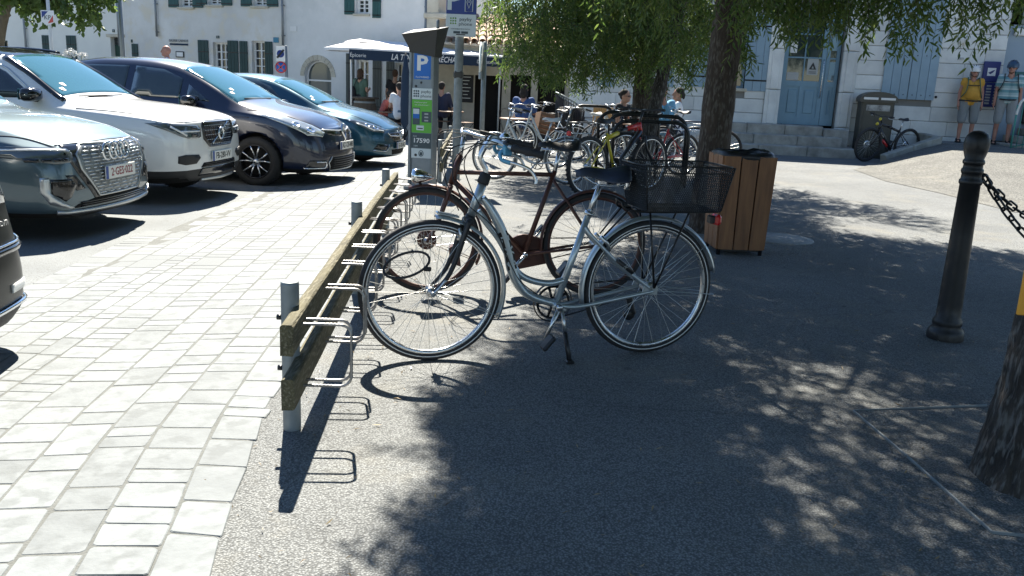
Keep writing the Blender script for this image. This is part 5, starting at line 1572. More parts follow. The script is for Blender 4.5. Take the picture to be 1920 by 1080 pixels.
# arched stands
M('stand_tube', (.035, .036, .037), .32, .7, rvar=.08)
for k, (Y, x0, x1, yt, lab) in enumerate(((15.5, 1072, 1152, 197, 'farthest arched steel cycle stand, left of the slim tree'), (13.6, 1124, 1236, 209, 'middle arched steel cycle stand among the black bicycles'), (12.9, 1142, 1288, 213, 'wide arched cycle stand with the bright top edge'), (12.4, 1152, 1292, 225, 'nearest arched steel cycle stand behind the mountain bike'))):
    a = AT(x0, yt, Y); b = AT(x1, yt + 4, Y); h = a.z - gz(a.x, Y); w = b.x - a.x
    r_ = .20; pts = [(0, 0, -.1), (0, 0, h - r_)]
    pts += [(r_ - r_ * math.cos(t), 0, h - r_ + r_ * math.sin(t)) for t in lin(0, PI / 2, 8)[1:]]
    pts += [(w - r_ + r_ * math.sin(t), 0, h - r_ + r_ * math.cos(t)) for t in lin(0, PI / 2, 8)]
    pts += [(w, 0, -.1)]
    e = empty('cycle_stand', (a.x, Y, gz(a.x, Y)), R(-4), lab, 'cycle stand', 'arched cycle stands')
    MB().tube(pts, .026, 12).build('arch', MATS['stand_tube'], e)
    for q in (0, w): MB().lathe([(.001, .012), (.07, .012), (.075, 0)], 16, (q, 0, 0)).build('foot_plate', MATS['stand_tube'], e)
# ================================================================== cars
M('car_grey', (.085, .13, .155), .36, .6, coat=1.0, coat_r=.03)
M('car_white', (.74, .75, .74), .35, 0, coat=1.0, coat_r=.03)
M('car_navy', (.004, .009, .03), .30, .1, coat=1.0, coat_r=.025)
M('car_teal', (.010, .075, .12), .30, .5, coat=1.0, coat_r=.025)
M('car_dark', (.006, .009, .008), .28, 0, coat=.0, spec=.32, coat_r=.025)
M('gloss_black', (.008, .008, .009), .12, 0, coat=.6)
M('trim_black', (.020, .020, .021), .6, bump=.0006, bs=300)
M('under_black', (.006, .006, .006), .9)
M('screen_glass', (.07, .20, .245), .04, .42, ior=1.6)
M('side_glass', (.012, .022, .028), .04, 0, ior=1.75, coat=.6, coat_r=.02)
M('lamp_glass', (.10, .12, .13), .06, .35, coat=1, coat_r=.02)
M('lamp_clear', (.42, .46, .46), .10, .55, coat=1, coat_r=.02, col2=(.62, .65, .64), vs=9)
M('lamp_bright', (.80, .82, .83), .22, .3)
M('satin', (.55, .57, .57), .35, .85)
M('grille_grey', (.30, .32, .32), .35, .75, col2=(.2, .21, .21), vs=20)
M('plate_white', (.74, .74, .70), .45)
M('plate_blue', (.02, .07, .30), .45)
M('plate_red', (.25, .02, .03), .5)
M('ink', (.015, .015, .016), .6)
M('tyre', (.016, .016, .016), .8, col2=(.026, .025, .024), vs=12)
M('alloy_dark', (.03, .03, .032), .35, .6)

class Car:
    def __init__(s, name, loc, rz, spec, label, paint):
        s.sp = spec
        s.root = empty(name, loc, rz, label, 'car', 'cars parked side by side in the bays')
        s.paint = MATS[paint]
        s.body()
    def ring(s, d):
        sp = s.sp
        ip = lambda k: interp([a for a, b in sp[k]], [b for a, b in sp[k]], d)
        zb, zt, zs, w, wr = ip('zb'), ip('zt'), ip('zs'), ip('w'), ip('wr')
        zs = min(zs, zt - .02)
        wb = w * sp.get('sh', .935)
        dr = min(.055, (zt - zs) * .35)
        h = zs - zb
        pts = [(0, zb), (.80 * w, zb), (.955 * w, zb + .10 * h), (.992 * w, zb + .34 * h), (w, zb + .60 * h), (.988 * w, zb + .86 * h), (wb, zs),
               ((wb + wr) / 2 + .010 * (zt - zs), (zs + zt - dr) / 2), (wr, zt - dr), (wr * .62, zt - dr * .22), (0, zt)]
        out = []
        fade = max(0, 1 - d / .55)
        for y, z in pts:
            sb = interp([a for a, b in sp['sb']], [b for a, b in sp['sb']], z)
            out.append(Vector((-d - sb * fade, -y, z)))
        return out
    def body(s):
        sp = s.sp
        ds = [0, .03, .08, .15, .24, .35, .48, .62, .8, .95, 1.1, 1.22, 1.34, 1.5, 1.7, 1.9, 2.05, 2.2, 2.4, 2.7, 3.0, 3.3, 3.6, sp['L'] - .45, sp['L'] - .25, sp['L'] - .1, sp['L']]
        ds = sorted(set(round(d, 3) for d in ds))
        rings = [s.ring(d) for d in ds]
        K = len(rings[0])
        v = []; f = []
        def idx(i, k, side): return vmap[(i, k, side)]
        vmap = {}
        for i, r_ in enumerate(rings):
            for k, p in enumerate(r_):
                vmap[(i, k, 0)] = len(v); v.append(p.copy())
                if k in (0, K - 1): vmap[(i, k, 1)] = vmap[(i, k, 0)]
                else:
                    vmap[(i, k, 1)] = len(v); v.append(Vector((p.x, -p.y, p.z)))
        n = len(ds)
        for i in range(n - 1):
            for k in range(K - 1):
                a = [idx(i, k, 0), idx(i, k + 1, 0), idx(i + 1, k + 1, 0), idx(i + 1, k, 0)]
                b = [idx(i, k, 1), idx(i + 1, k, 1), idx(i + 1, k + 1, 1), idx(i, k + 1, 1)]
                f.append(a); f.append(b)
        # caps: columns across between the two sides
        for (i, bulge, flip) in ((0, sp.get('bulge', .07), False), (n - 1, -.05, True)):
            cols = [-1, -.5, 0, .5, 1]
            grid = []
            for k in range(1, K - 1):
                row = []
                for c in cols:
                    if c == -1: row.append(idx(i, k, 0))
                    elif c == 1: row.append(idx(i, k, 1))
                    else:
                        p = rings[i][k]
                        row.append(len(v)); v.append(Vector((p.x + bulge * (1 - c * c), p.y * -c, p.z)))
                grid.append(row)
            # top and bottom centre already exist; move them to the bulge
            v[idx(i, 0, 0)].x += bulge; v[idx(i, K - 1, 0)].x += bulge
            for r0, r1 in zip(grid[:-1], grid[1:]):
                for q in range(4):
                    fc = [r0[q], r0[q + 1], r1[q + 1], r1[q]]
                    f.append(fc if not flip else fc[::-1])
            f.append([idx(i, 0, 0)] + (grid[0][::-1] if not flip else grid[0]))
            f.append([idx(i, K - 1, 0)] + (grid[-1] if not flip else grid[-1][::-1]))
        me = bpy.data.meshes.new('body'); me.from_pydata([tuple(p) for p in v], [], f)
        bm = bmesh.new(); bm.from_mesh(me)
        bmesh.ops.recalc_face_normals(bm, faces=bm.faces)
        bm.to_mesh(me); bm.free()
        o = link_mesh('body', me)
        # crease along shoulder and roof edge
        at = me.attributes.new('crease_edge', 'FLOAT', 'EDGE')
        ring_of = {}
        for (i, k, sd), vi in vmap.items(): ring_of.setdefault(vi, k)
        cr = [0.0] * len(me.edges)
        for e in me.edges:
            a, b = e.vertices
            ka, kb = ring_of.get(a), ring_of.get(b)
            if ka == kb == 6: cr[e.index] = .75
            elif ka == kb == 8: cr[e.index] = .35
            elif ka == kb and ka in (1, 2): cr[e.index] = .5
        at.data.foreach_set('value', cr)
        sm = o.modifiers.new('s', 'SUBSURF'); sm.levels = 2; sm.render_levels = 2
        cut = []
        for wx in (-sp['fo'], -sp['fo'] - sp['wbase']):
            for sg in (-1, 1):
                c = MB(); r_ = sp['wr_'] + .045
                c.lathe([(.0001, 0), (r_, 0), (r_, .42 * sg), (.0001, .42 * sg)], 40, (wx, sg * (sp['W'] - .30), sp['wr_'] + .015), 'y')
                mm = c.mesh('c', s.paint)
                bm = bmesh.new(); bm.from_mesh(mm); bmesh.ops.remove_doubles(bm, verts=bm.verts, dist=.0005); bmesh.ops.recalc_face_normals(bm, faces=bm.faces); bm.to_mesh(mm); bm.free()
                co = link_mesh('c', mm); cut.append(co)
                md = o.modifiers.new('b', 'BOOLEAN'); md.operation = 'DIFFERENCE'; md.solver = 'EXACT'; md.object = co
        me2 = evald(o, 'body')
        for co in cut: bpy.data.objects.remove(co)
        bpy.data.objects.remove(o)
        me2.materials.clear()
        for m in (s.paint, MATS['under_black'], MATS['trim_black'], MATS['gloss_black']): me2.materials.append(m)
        for p in me2.polygons:
            c = p.center; p.use_smooth = True; p.material_index = 0
            for wx in (-sp['fo'], -sp['fo'] - sp['wbase']):
                rr = math.hypot(c.x - wx, c.z - sp['wr_'] - .015)
                if rr < sp['wr_'] + .043 and abs(c.y) < sp['W'] + .1 and c.z < 1.0: p.material_index = 1
            if p.normal.z < -.75 and c.z < .5: p.material_index = 1
            if p.material_index == 0:
                if c.z < sp.get('skirt', 0): p.material_index = 2
                if c.z > sp.get('blackroof', 99) : p.material_index = 3
        s.bo = link_mesh('body', me2, s.root)
        me2.polygons.foreach_set('use_smooth', [True] * len(me2.polygons))
        bm = bmesh.new(); bm.from_mesh(me2); s.bvh = BVHTree.FromBMesh(bm); bm.free()
    def hit(s, p, n):
        h = s.bvh.ray_cast(p + n * 4, -n)
        if h[0] is None:
            h = s.bvh.find_nearest(p)
        return h[0], h[1]
    def snap(s, p):
        # points given only in the front view (x >= .3) are dropped onto the nose first
        return s.hit(p, Vector((1, 0, 0)))[0].copy() if p.x >= .3 else p
    def patch(s, name, pts, n, mat, off=.004, parent=None, res=.035, mirror=False, depth=.012, mi_body=False):
        objs = []
        for sg in ((1, -1) if mirror else (1,)):
            nn = Vector((n[0], n[1] * sg, n[2])).normalized()
            P = [s.snap(Vector((p[0], p[1] * sg, p[2]))) for p in pts]
            u = nn.cross(Vector((0, 0, 1)));
            if u.length < .2: u = nn.cross(Vector((0, 1, 0)))
            u.normalize(); w = nn.cross(u)
            poly = [(p.dot(u), p.dot(w)) for p in P]
            # densify outline
            dn = []
            for i in range(len(poly)):
                a, b = poly[i], poly[(i + 1) % len(poly)]
                k = max(1, int(math.hypot(b[0] - a[0], b[1] - a[1]) / res))
                for j in range(k): dn.append((a[0] + (b[0] - a[0]) * j / k, a[1] + (b[1] - a[1]) * j / k))
            nb = len(dn)
            xs = [q[0] for q in dn]; ys = [q[1] for q in dn]
            def inside(x, y):
                c = False; j = nb - 1
                for i in range(nb):
                    if (dn[i][1] > y) != (dn[j][1] > y) and x < (dn[j][0] - dn[i][0]) * (y - dn[i][1]) / (dn[j][1] - dn[i][1]) + dn[i][0]: c = not c
                    j = i
                return c
            pts2 = [Vector(q) for q in dn]
            x = min(xs) + res * .5
            while x < max(xs):
                y = min(ys) + res * .5
                while y < max(ys):
                    if inside(x, y) and min((x - q[0]) ** 2 + (y - q[1]) ** 2 for q in dn) > (res * .45) ** 2: pts2.append(Vector((x, y)))
                    y += res
                x += res
            r_ = delaunay_2d_cdt(pts2, [(i, (i + 1) % nb) for i in range(nb)], [], 1, 1e-5)
            V2, F2 = r_[0], r_[2]
            d0 = sum((p.dot(nn) for p in P)) / len(P)
            top = []
            for q in V2:
                p = u * q.x + w * q.y + nn * d0
                h, hn = s.hit(p, nn)
                if hn.dot(nn) < 0: hn = -hn
                top.append(h + (hn * .6 + nn * .4).normalized() * off)
            # boundary edges
            ed = {}
            for fc in F2:
                for i in range(len(fc)):
                    a, b = fc[i], fc[(i + 1) % len(fc)]
                    ed[(a, b)] = 1
            bd = [(a, b) for (a, b) in ed if (b, a) not in ed]
            nv = len(top)
            V = [tuple(p) for p in top] + [tuple(p - nn * depth) for p in top]
            F = [tuple(fc) for fc in F2]
            fn = (top[F[0][1]] - top[F[0][0]]).cross(top[F[0][2]] - top[F[0][1]])
            fl = fn.dot(nn) < 0
            SK = [(a, b, b + nv, a + nv) for a, b in bd]
            SK = [(b_, a_, a2, b2) for (a_, b_, b2, a2) in SK]
            allF = F + SK
            if fl: allF = [x[::-1] for x in allF]
            used = sorted(set(i for x in allF for i in x)); mp = {i: j for j, i in enumerate(used)}
            me = bpy.data.meshes.new(name)
            me.from_pydata([V[i] for i in used], [], [tuple(mp[i] for i in x) for x in allF])
            me.materials.append(MATS[mat])
            me.polygons.foreach_set('use_smooth', [True] * len(F) + [False] * len(SK))
            objs.append(link_mesh(name, me, parent if parent is not None else s.root))
        return objs if mirror else objs[0]
    def line(s, name, pts, n, mat, r=.004, parent=None, mirror=False, off=0.0, step=.05, seg=5, closed=False, sx=1.0):
        for sg in ((1, -1) if mirror else (1,)):
            nn = Vector((n[0], n[1] * sg, n[2])).normalized()
            P = [s.snap(Vector((p[0], p[1] * sg, p[2]))) for p in pts]
            if closed: P.append(P[0])
            D = []
            for a, b in zip(P[:-1], P[1:]):
                k = max(1, int((b - a).length / step))
                for j in range(k): D.append(a + (b - a) * j / k)
            if not closed: D.append(P[-1])
            Q = []
            for p in D:
                h, hn = s.hit(p, nn)
                if hn.dot(nn) < 0: hn = -hn
                Q.append(h + hn * off)
            o = MB().tube(Q, r, seg, closed=closed, sx=sx).build(name, MATS[mat], parent if parent is not None else s.bo)
        return o
    def at(s, p, n, off=0.0):
        nn = Vector(n).normalized(); h, hn = s.hit(Vector(p), nn)
        return h + nn * off, hn
    def wheels(s, style='five', cap='alloy'):
        sp = s.sp; r_ = sp['wr_']
        proto = None
        for wx in (-sp['fo'], -sp['fo'] - sp['wbase']):
            for sg in (-1, 1):
                if proto is not None:
                    c = copy_tree(proto, s.root); c.location = (wx, sg * (sp['W'] - .115), r_); c.rotation_euler = (0, 0, PI if sg > 0 else 0)
                    continue
                w = bpy.data.objects.new('wheel', None); COL.objects.link(w); w.parent = s.root
                w.location = (wx, sg * (sp['W'] - .115), r_); w.empty_display_size = .1
                rim = r_ * .69
                mb = MB(); h = .108
                mb.lathe([(rim, -h + .012), (rim + .02, -h), (r_ - .045, -h - .006), (r_ - .015, -h + .008), (r_, -h + .03), (r_, h - .03), (r_ - .015, h - .008), (r_ - .05, h), (rim, h - .01)], 48, axis='y')
                for k in range(48):
                    a = 2 * PI * k / 48
                    for yy in (-.07, -.025, .025, .07):
                        mb.box(((r_ + .001) * math.cos(a), yy, (r_ + .001) * math.sin(a)), (.006, .036, .026), 0, Matrix.Rotation(-a, 3, 'Y'))
                mb.build('tyre', MATS['tyre'], w)
                mb = MB()
                mb.lathe([(rim + .004, -h + .006), (rim - .004, -h - .001), (rim - .014, -h + .004), (rim - .02, -h + .04), (rim - .03, h - .02), (rim, h - .01)], 48, axis='y')
                ro = mb.build('rim', MATS[cap], w)
                mb = MB(); mb.lathe([(.001, -.02), (rim - .03, -.015), (rim - .02, .0)], 40, axis='y'); mb.build('brake_drum', MATS['under_black'], w)
                mb = MB()
                if style == 'five':
                    for k in range(5):
                        for q in (-1, 1):
                            a0 = 2 * PI * k / 5 + PI / 2 + q * .16; a1 = 2 * PI * k / 5 + PI / 2 + q * .30
                            P = [(.045 * math.cos(a0), -h + .03, .045 * math.sin(a0)), (rim * .55 * math.cos((a0 + a1) / 2), -h + .018, rim * .55 * math.sin((a0 + a1) / 2)), ((rim - .012) * math.cos(a1), -h + .008, (rim - .012) * math.sin(a1))]
                            mb.tube(P, [.013, .010, .011], 6, sx=1, sy=.8)
                else:
                    for k in range(5):
                        a0 = 2 * PI * k / 5 + PI / 2
                        P = [(.03 * math.cos(a0), -h + .03, .03 * math.sin(a0)), ((rim - .012) * math.cos(a0), -h + .01, (rim - .012) * math.sin(a0))]
                        mb.tube(P, [.03, .022], 6)
                mb.lathe([(.001, -h + .012), (.028, -h + .014), (.034, -h + .024), (.055, -h + .035), (.055, -h + .06)], 20, axis='y', mi=0)
                mb.build('spokes', MATS['alloy'], ro)
                proto = w
    def mirror_(s, x, z, mat, stalk='trim_black', sg=-1, size=1.0):
        w, _ = s.at((x, sg * 2, z), (0, sg, 0))
        mb = MB(); c = Vector((x + .02, w.y + sg * .14 * size, z + .03))
        vs = []; n = 12
        for i, t in enumerate((0, .12, .3, .6, .9, 1)):
            sc = (.72, .9, 1, .95, .7, .25)[i]; xx = c.x - .07 + .17 * t * size
            for k in range(n):
                a = 2 * PI * k / n
                ca, sa = math.cos(a), math.sin(a)
                pw = .6
                vs.append((xx, c.y + .125 * size * sc * math.copysign(abs(ca) ** pw, ca), c.z + .075 * size * sc * math.copysign(abs(sa) ** pw, sa)))
        fs = [(i * n + k, i * n + (k + 1) % n, (i + 1) * n + (k + 1) % n, (i + 1) * n + k) for i in range(5) for k in range(n)]
        fs = [f[::-1] for f in fs]
        fs.append(tuple(range(n))); fs.append(tuple(5 * n + k for k in range(n - 1, -1, -1)))
        fs = [f[::-1] for f in fs]
        mb.add(vs, fs, 0, True)
        o = mb.build('door_mirror', MATS[mat], s.root)
        mb = MB(); mb.tube([(x + .01, w.y - sg * .03, z - .03), (x + .01, w.y + sg * .07, z - .01)], [.03, .035], 8); mb.build('mirror_stalk', MATS[stalk], o)
        mb = MB(); mb.box((c.x - .073, c.y, c.z), (.004, .2 * size, .11 * size), .0015); mb.build('mirror_glass', MATS['screen_glass'], o)
        return o
    def plate(s, z, txt, band='plate_blue', ink='ink', y0=0, off=.012):
        p, n = s.at((1, y0, z), (1, 0, 0))
        r_ = empty('number_plate'); r_.parent = s.root
        r_.location = (p.x + off, y0, z)
        MB().box((0, 0, 0), (.012, .52, .112), .004).build('plate_base', MATS['plate_white'], r_)
        MB().box((.0065, -.238, 0), (.002, .04, .108)).build('country_band', MATS[band], r_)
        t = text(txt, .098, MATS[ink], r_, (.0068, .02, -.002), (R(90), 0, R(90)), sx=.92, ext=.0006, bold=.0012)
        return r_
def hoodline(c, sgs, pts, m='under_black', r=.0045): c.line('panel_gap', pts, (0, 0, 1), m, r, mirror=True)

# ---- grey-blue electric crossover
AX = dict(L=4.59, W=.93, fo=.87, wbase=2.76, wr_=.37, sh=.95, bulge=.075, skirt=.235,
  zb=[(0, .20), (.3, .19), (1, .2), (4.2, .22), (4.59, .35)],
  zt=[(0, .825), (.05, .855), (.25, .925), (.6, .985), (1.0, 1.03), (1.25, 1.06), (1.34, 1.10), (1.75, 1.38), (2.1, 1.55), (2.6, 1.62), (3.3, 1.60), (4.0, 1.48), (4.4, 1.2), (4.59, 1.0)],
  zs=[(0, .70), (.3, .80), (.8, .87), (1.3, .93), (2.5, .98), (4.2, 1.0), (4.59, .9)],
  w=[(0, .70), (.05, .76), (.15, .83), (.35, .895), (.7, .925), (1.5, .93), (3.6, .93), (4.3, .88), (4.59, .7)],
  wr=[(0, .60), (.3, .70), (.8, .76), (1.25, .78), (1.6, .72), (2.1, .62), (3.4, .60), (4.2, .56), (4.59, .5)],
  sb=[(0, .07), (.22, .03), (.35, .0), (.55, .01), (.72, .03), (.82, .075), (1, .12)])
ZC = lambda x, y: gz(x, y)
a = Car('car', (-3.62, 7.75, gz(-3.3, 7.7)), R(-3), AX, 'grey-blue electric crossover with wide octagonal grille and ring badge, second car from the left', 'car_grey')
F = (1, 0, 0)
a.wheels('five')
oct_ = [(1, -.43, .795), (1, .43, .795), (1, .54, .72), (1, .52, .60), (1, .33, .365), (1, -.33, .365), (1, -.52, .60), (1, -.54, .72)]
surround = [(1, -.62, .80), (1, .62, .80), (1, .66, .72), (1, .56, .56), (1, .38, .345), (1, -.38, .345), (1, -.56, .56), (1, -.66, .72)]
a.patch('grille_surround', surround, F, 'gloss_black', .004)
g = a.patch('grille', oct_, F, 'grille_grey', .010)
a.line('grille_frame', [(p[0], p[1], p[2]) for p in oct_], F, 'satin', .010, g, off=.010, closed=True)
for k in range(15):
    z = .385 + k * .0272
    hw = interp([.335, .60, .72, .795], [.33, .505, .52, .42], z) - .03
    y = -hw
    rr_ = random.Random(k)
    while y < hw - .03:
        l = rr_.uniform(.05, .14); e = min(hw, y + l)
        a.line('grille_bar', [(1, y, z), (1, e, z)], F, 'satin' if k % 2 else 'chrome', .0068, g, off=.012, seg=4)
        y = e + rr_.uniform(.015, .03)
for k in range(4):
    p, _ = a.at((1, -.1725 + .115 * k, .735), F)
    MB().tube(arc((0, 0), .073, 0, 2 * PI, 24, 'yz')[:-1], .0125, 8, closed=True).build('ring_badge', MATS['chrome'], a.root, (p.x + .022, -.15 + .10 * k, .725))
a.plate(.545, '2\u00b7GES\u00b7022', ink='plate_red', off=.022)
a.patch('lower_intake', [(1, -.64, .285), (1, .64, .285), (1, .58, .315), (1, .38, .345), (1, -.38, .345), (1, -.58, .315)], F, 'under_black', .004)
for z in (.292, .308, .326): a.line('intake_bar', [(1, -.55, z), (1, .55, z)], F, 'gloss_black', .006, off=.008, parent=a.root)
a.line('front_lip', [(1, -.74, .262), (1, -.4, .252), (1, 0, .25), (1, .4, .252), (1, .74, .262)], F, 'satin', .02, off=.006, parent=a.root)
a.patch('corner_vent', [(.6, -.785, .535), (1, -.64, .535), (1, -.60, .475), (1, -.66, .385), (1, -.71, .35), (.6, -.785, .42)], (.8, -.6, 0), 'gloss_black', .005, mirror=True)
a.patch('vent_blade', [(.6, -.825, .55), (.6, -.79, .55), (.6, -.79, .425), (1, -.715, .34), (1, -.62, .29), (1, -.68, .285), (.6, -.785, .335), (.6, -.825, .43)], (.75, -.66, 0), 'satin', .010, mirror=True)
a.patch('bumper_band', [(1, -.70, .565), (1, -.60, .56), (1, -.50, .44), (1, -.60, .43)], F, 'gloss_black', .004, mirror=True)
hl = a.patch('headlight', [(.4, -.905, .775), (1, -.60, .775), (1, -.57, .735), (1, -.60, .665), (1, -.74, .655), (.4, -.86, .69), (.4, -.905, .735)], (.8, -.6, .1), 'lamp_glass', .005, mirror=True)
for k, h in enumerate(hl):
    sg = 1 if k == 0 else -1
    a.line('light_bar', [(.4, -.88 * sg, .762), (1, -.62 * sg, .757)], (.8, -.6 * sg, .1), 'lamp_bright', .009, h, off=.006)
    for q in range(4): a.patch('lamp_cell', [(1, (-.64 - .055 * q) * sg, .70), (1, (-.685 - .055 * q) * sg, .70), (1, (-.685 - .055 * q) * sg, .672), (1, (-.64 - .055 * q) * sg, .672)], (.8, -.6 * sg, 0), 'gloss_black', .009, h)
hoodline(a, 0, [(-.12, -.66, 1), (-.5, -.80, 1), (-1.2, -.84, 1)])
a.line('panel_gap', [(1, -.64, .80), (1, 0, .815), (1, .64, .80)], F, 'under_black', .006)
a.patch('windscreen', [(-1.36, -.70, 2), (-1.36, .70, 2), (-2.06, .60, 2), (-2.06, -.60, 2)], (.02, 0, 1), 'screen_glass', .004, res=.08)
a.patch('side_window', [(-1.5, -2, 1.06), (-1.95, -2, 1.36), (-2.3, -2, 1.46), (-3.7, -2, 1.40), (-4.0, -2, 1.1)], (0, -1, 0), 'side_glass', .004, res=.09, mirror=True)
a.mirror_(-1.55, 1.02, 'car_grey')
# ---- white crossover
VX = dict(L=4.43, W=.935, fo=.87, wbase=2.70, wr_=.365, sh=.955, bulge=.07, skirt=.40, blackroof=1.53,
  zb=[(0, .26), (.3, .23), (1, .24), (4.1, .26), (4.43, .4)],
  zt=[(0, .93), (.04, .965), (.2, 1.01), (.6, 1.055), (1.0, 1.085), (1.22, 1.10), (1.34, 1.14), (1.75, 1.42), (2.05, 1.58), (2.5, 1.64), (3.4, 1.62), (4.0, 1.52), (4.3, 1.2), (4.43, 1.0)],
  zs=[(0, .87), (.3, .93), (.8, .97), (1.3, 1.0), (2.5, 1.03), (3.4, 1.08), (4.2, 1.12), (4.43, .95)],
  w=[(0, .70), (.05, .77), (.15, .85), (.3, .905), (.6, .93), (1.5, .935), (3.6, .93), (4.2, .88), (4.43, .75)],
  wr=[(0, .62), (.3, .72), (.8, .77), (1.25, .80), (1.6, .73), (2.1, .64), (3.4, .62), (4.2, .58), (4.43, .5)],
  sb=[(0, .06), (.3, .02), (.5, 0), (.75, .015), (.9, .03), (1, .09)])
v = Car('car', (-3.51, 10.15, gz(-3.3, 10.1)), R(-5), VX, 'white crossover with black mesh grille and slashed ring badge between the grey and navy cars', 'car_white')
v.wheels('five')
gr = v.patch('grille', [(1, -.37, .895), (1, .37, .895), (1, .385, .86), (1, .375, .72), (1, .27, .635), (1, -.27, .635), (1, -.375, .72), (1, -.385, .86)], F, 'gloss_black', .006)
v.line('grille_frame', [(1, -.37, .895), (1, .37, .895), (1, .385, .86), (1, .375, .72), (1, .27, .635), (1, -.27, .635), (1, -.375, .72), (1, -.385, .86)], F, 'gloss_black', .011, gr, off=.008, closed=True)
for k in range(9):
    z = .655 + k * .026; hw = interp([.635, .72, .86, .895], [.26, .36, .37, .36], z)
    for q in range(int(2 * hw / .05)):
        y = -hw + .025 + q * .05; v.line('grille_stud', [(1, y, z), (1, y + .03, z)], F, 'satin' if k % 2 == 0 else 'alloy_dark', .0042, gr, off=.008, seg=4)
p, _ = v.at((1, 0, .765), F)
MB().tube(arc((0, 0), .062, 0, 2 * PI, 24, 'yz')[:-1], .013, 8, closed=True).build('ring_badge', MATS['chrome'], v.root, (p.x + .02, 0, .765))
v.line('badge_bar', [(1, -.22, .66), (1, .23, .885)], F, 'chrome', .0095, gr, off=.012)
v.line('badge_arrow', [(1, .03, .845), (1, .10, .82), (1, .075, .765)], F, 'chrome', .007, gr, off=.016)
v.plate(.52, 'FB-280-VV', off=.014)
h = v.patch('headlight', [(.4, -.88, .895), (1, -.44, .865), (1, -.42, .845), (1, -.43, .75), (1, -.47, .735), (1, -.66, .735), (.6, -.74, .76), (.4, -.86, .855)], (.85, -.52, .1), 'lamp_glass', .006, mirror=True)
for k, q in enumerate(h):
    sg = 1 if k == 0 else -1
    v.line('light_bar', [(1, -.45 * sg, .808), (.6, -.74 * sg, .812)], (.85, -.5 * sg, .1), 'lamp_bright', .010, q, off=.007)
    v.line('light_bar', [(.6, -.68 * sg, .77), (.6, -.74 * sg, .812), (.4, -.80 * sg, .865)], (.85, -.5 * sg, .1), 'lamp_bright', .013, q, off=.007)
    v.patch('lamp_cell', [(1, -.50 * sg, .79), (1, -.60 * sg, .79), (1, -.60 * sg, .752), (1, -.50 * sg, .752)], (.85, -.5 * sg, .1), 'gloss_black', .010, q)
    v.patch('lamp_cell', [(1, -.50 * sg, .855), (1, -.60 * sg, .86), (1, -.60 * sg, .825), (1, -.50 * sg, .825)], (.85, -.5 * sg, .1), 'gloss_black', .010, q)
fg = v.patch('fog_pod', [(1, -.50, .555), (1, -.72, .565), (.6, -.78, .55), (.6, -.78, .475), (1, -.72, .455), (1, -.55, .46), (1, -.47, .52)], (.85, -.52, 0), 'trim_black', .007, mirror=True)
v.patch('lower_intake', [(1, -.46, .41), (1, .46, .41), (1, .40, .46), (1, -.40, .46)], F, 'under_black', .005)
for z in (.425, .445): v.line('intake_bar', [(1, -.42, z), (1, .42, z)], F, 'alloy_dark', .006, off=.008, parent=v.root)
v.patch('lower_trim', [(1, -.50, .32), (1, .50, .32), (1, .44, .405), (1, -.44, .405)], F, 'gloss_black', .006)
v.line('skid_plate', [(1, -.42, .27), (1, 0, .265), (1, .42, .27)], F, 'satin', .022, off=.0, parent=v.root)
def arch(c, wx, r0, r1, mat='trim_black'):
    z0 = c.sp['wr_'] + .015
    P = [(wx + r1 * math.cos(t), -2, z0 + r1 * math.sin(t)) for t in lin(R(-12), R(192), 22)] + [(wx + r0 * math.cos(t), -2, z0 + r0 * math.sin(t)) for t in lin(R(192), R(-12), 22)]
    c.patch('wheel_arch_trim', P, (0, -1, 0), mat, .012, mirror=True, depth=.03)
arch(v, -.87, .412, .468); arch(v, -3.57, .412, .468)
hoodline(v, 0, [(-.1, -.64, 1), (-.4, -.80, 1), (-1.15, -.86, 1)])
v.line('panel_gap', [(1, -.85, .905), (1, -.40, .915), (1, 0, .92), (1, .40, .915), (1, .85, .905)], F, 'under_black', .004)
v.patch('windscreen', [(-1.36, -.73, 2), (-1.36, .73, 2), (-2.02, .62, 2), (-2.02, -.62, 2)], (.02, 0, 1), 'screen_glass', .004, res=.08)
v.patch('side_window', [(-1.62, -2, 1.10), (-2.0, -2, 1.36), (-2.35, -2, 1.50), (-3.3, -2, 1.50), (-3.75, -2, 1.28), (-3.6, -2, 1.16), (-2.6, -2, 1.08)], (0, -1, 0), 'side_glass', .004, res=.09, mirror=True)
v.line('window_trim', [(-1.55, -2, 1.08), (-1.98, -2, 1.39), (-2.35, -2, 1.53), (-3.3, -2, 1.53)], (0, -1, 0), 'satin', .012, off=.002, mirror=True, parent=v.root)
v.line('pillar', [(-1.30, -.78, 2), (-1.7, -.70, 2), (-2.06, -.63, 2)], (.02, 0, 1), 'gloss_black', .04, parent=v.root, mirror=True, off=-.012)
v.line('roof_rail', [(-2.2, -.56, 2), (-2.6, -.56, 2), (-3.6, -.54, 2)], (0, 0, 1), 'gloss_black', .016, parent=v.root, mirror=True, off=.035)
v.line('panel_gap', [(-1.35, -2, .95), (-1.42, -2, .6), (-1.38, -2, .36)], (0, -1, 0), 'under_black', .004, mirror=True)
v.line('panel_gap', [(-2.62, -2, 1.05), (-2.62, -2, .6), (-2.5, -2, .36)], (0, -1, 0), 'under_black', .004, mirror=True)
v.mirror_(-1.60, 1.11, 'gloss_black')
for q in (-1, 1): MB().tube([(-1.28, q * .1 + .2, 1.135), (-1.30, q * .1 - .45, 1.13)], .009, 5).build('wiper', MATS['trim_black'], v.root)
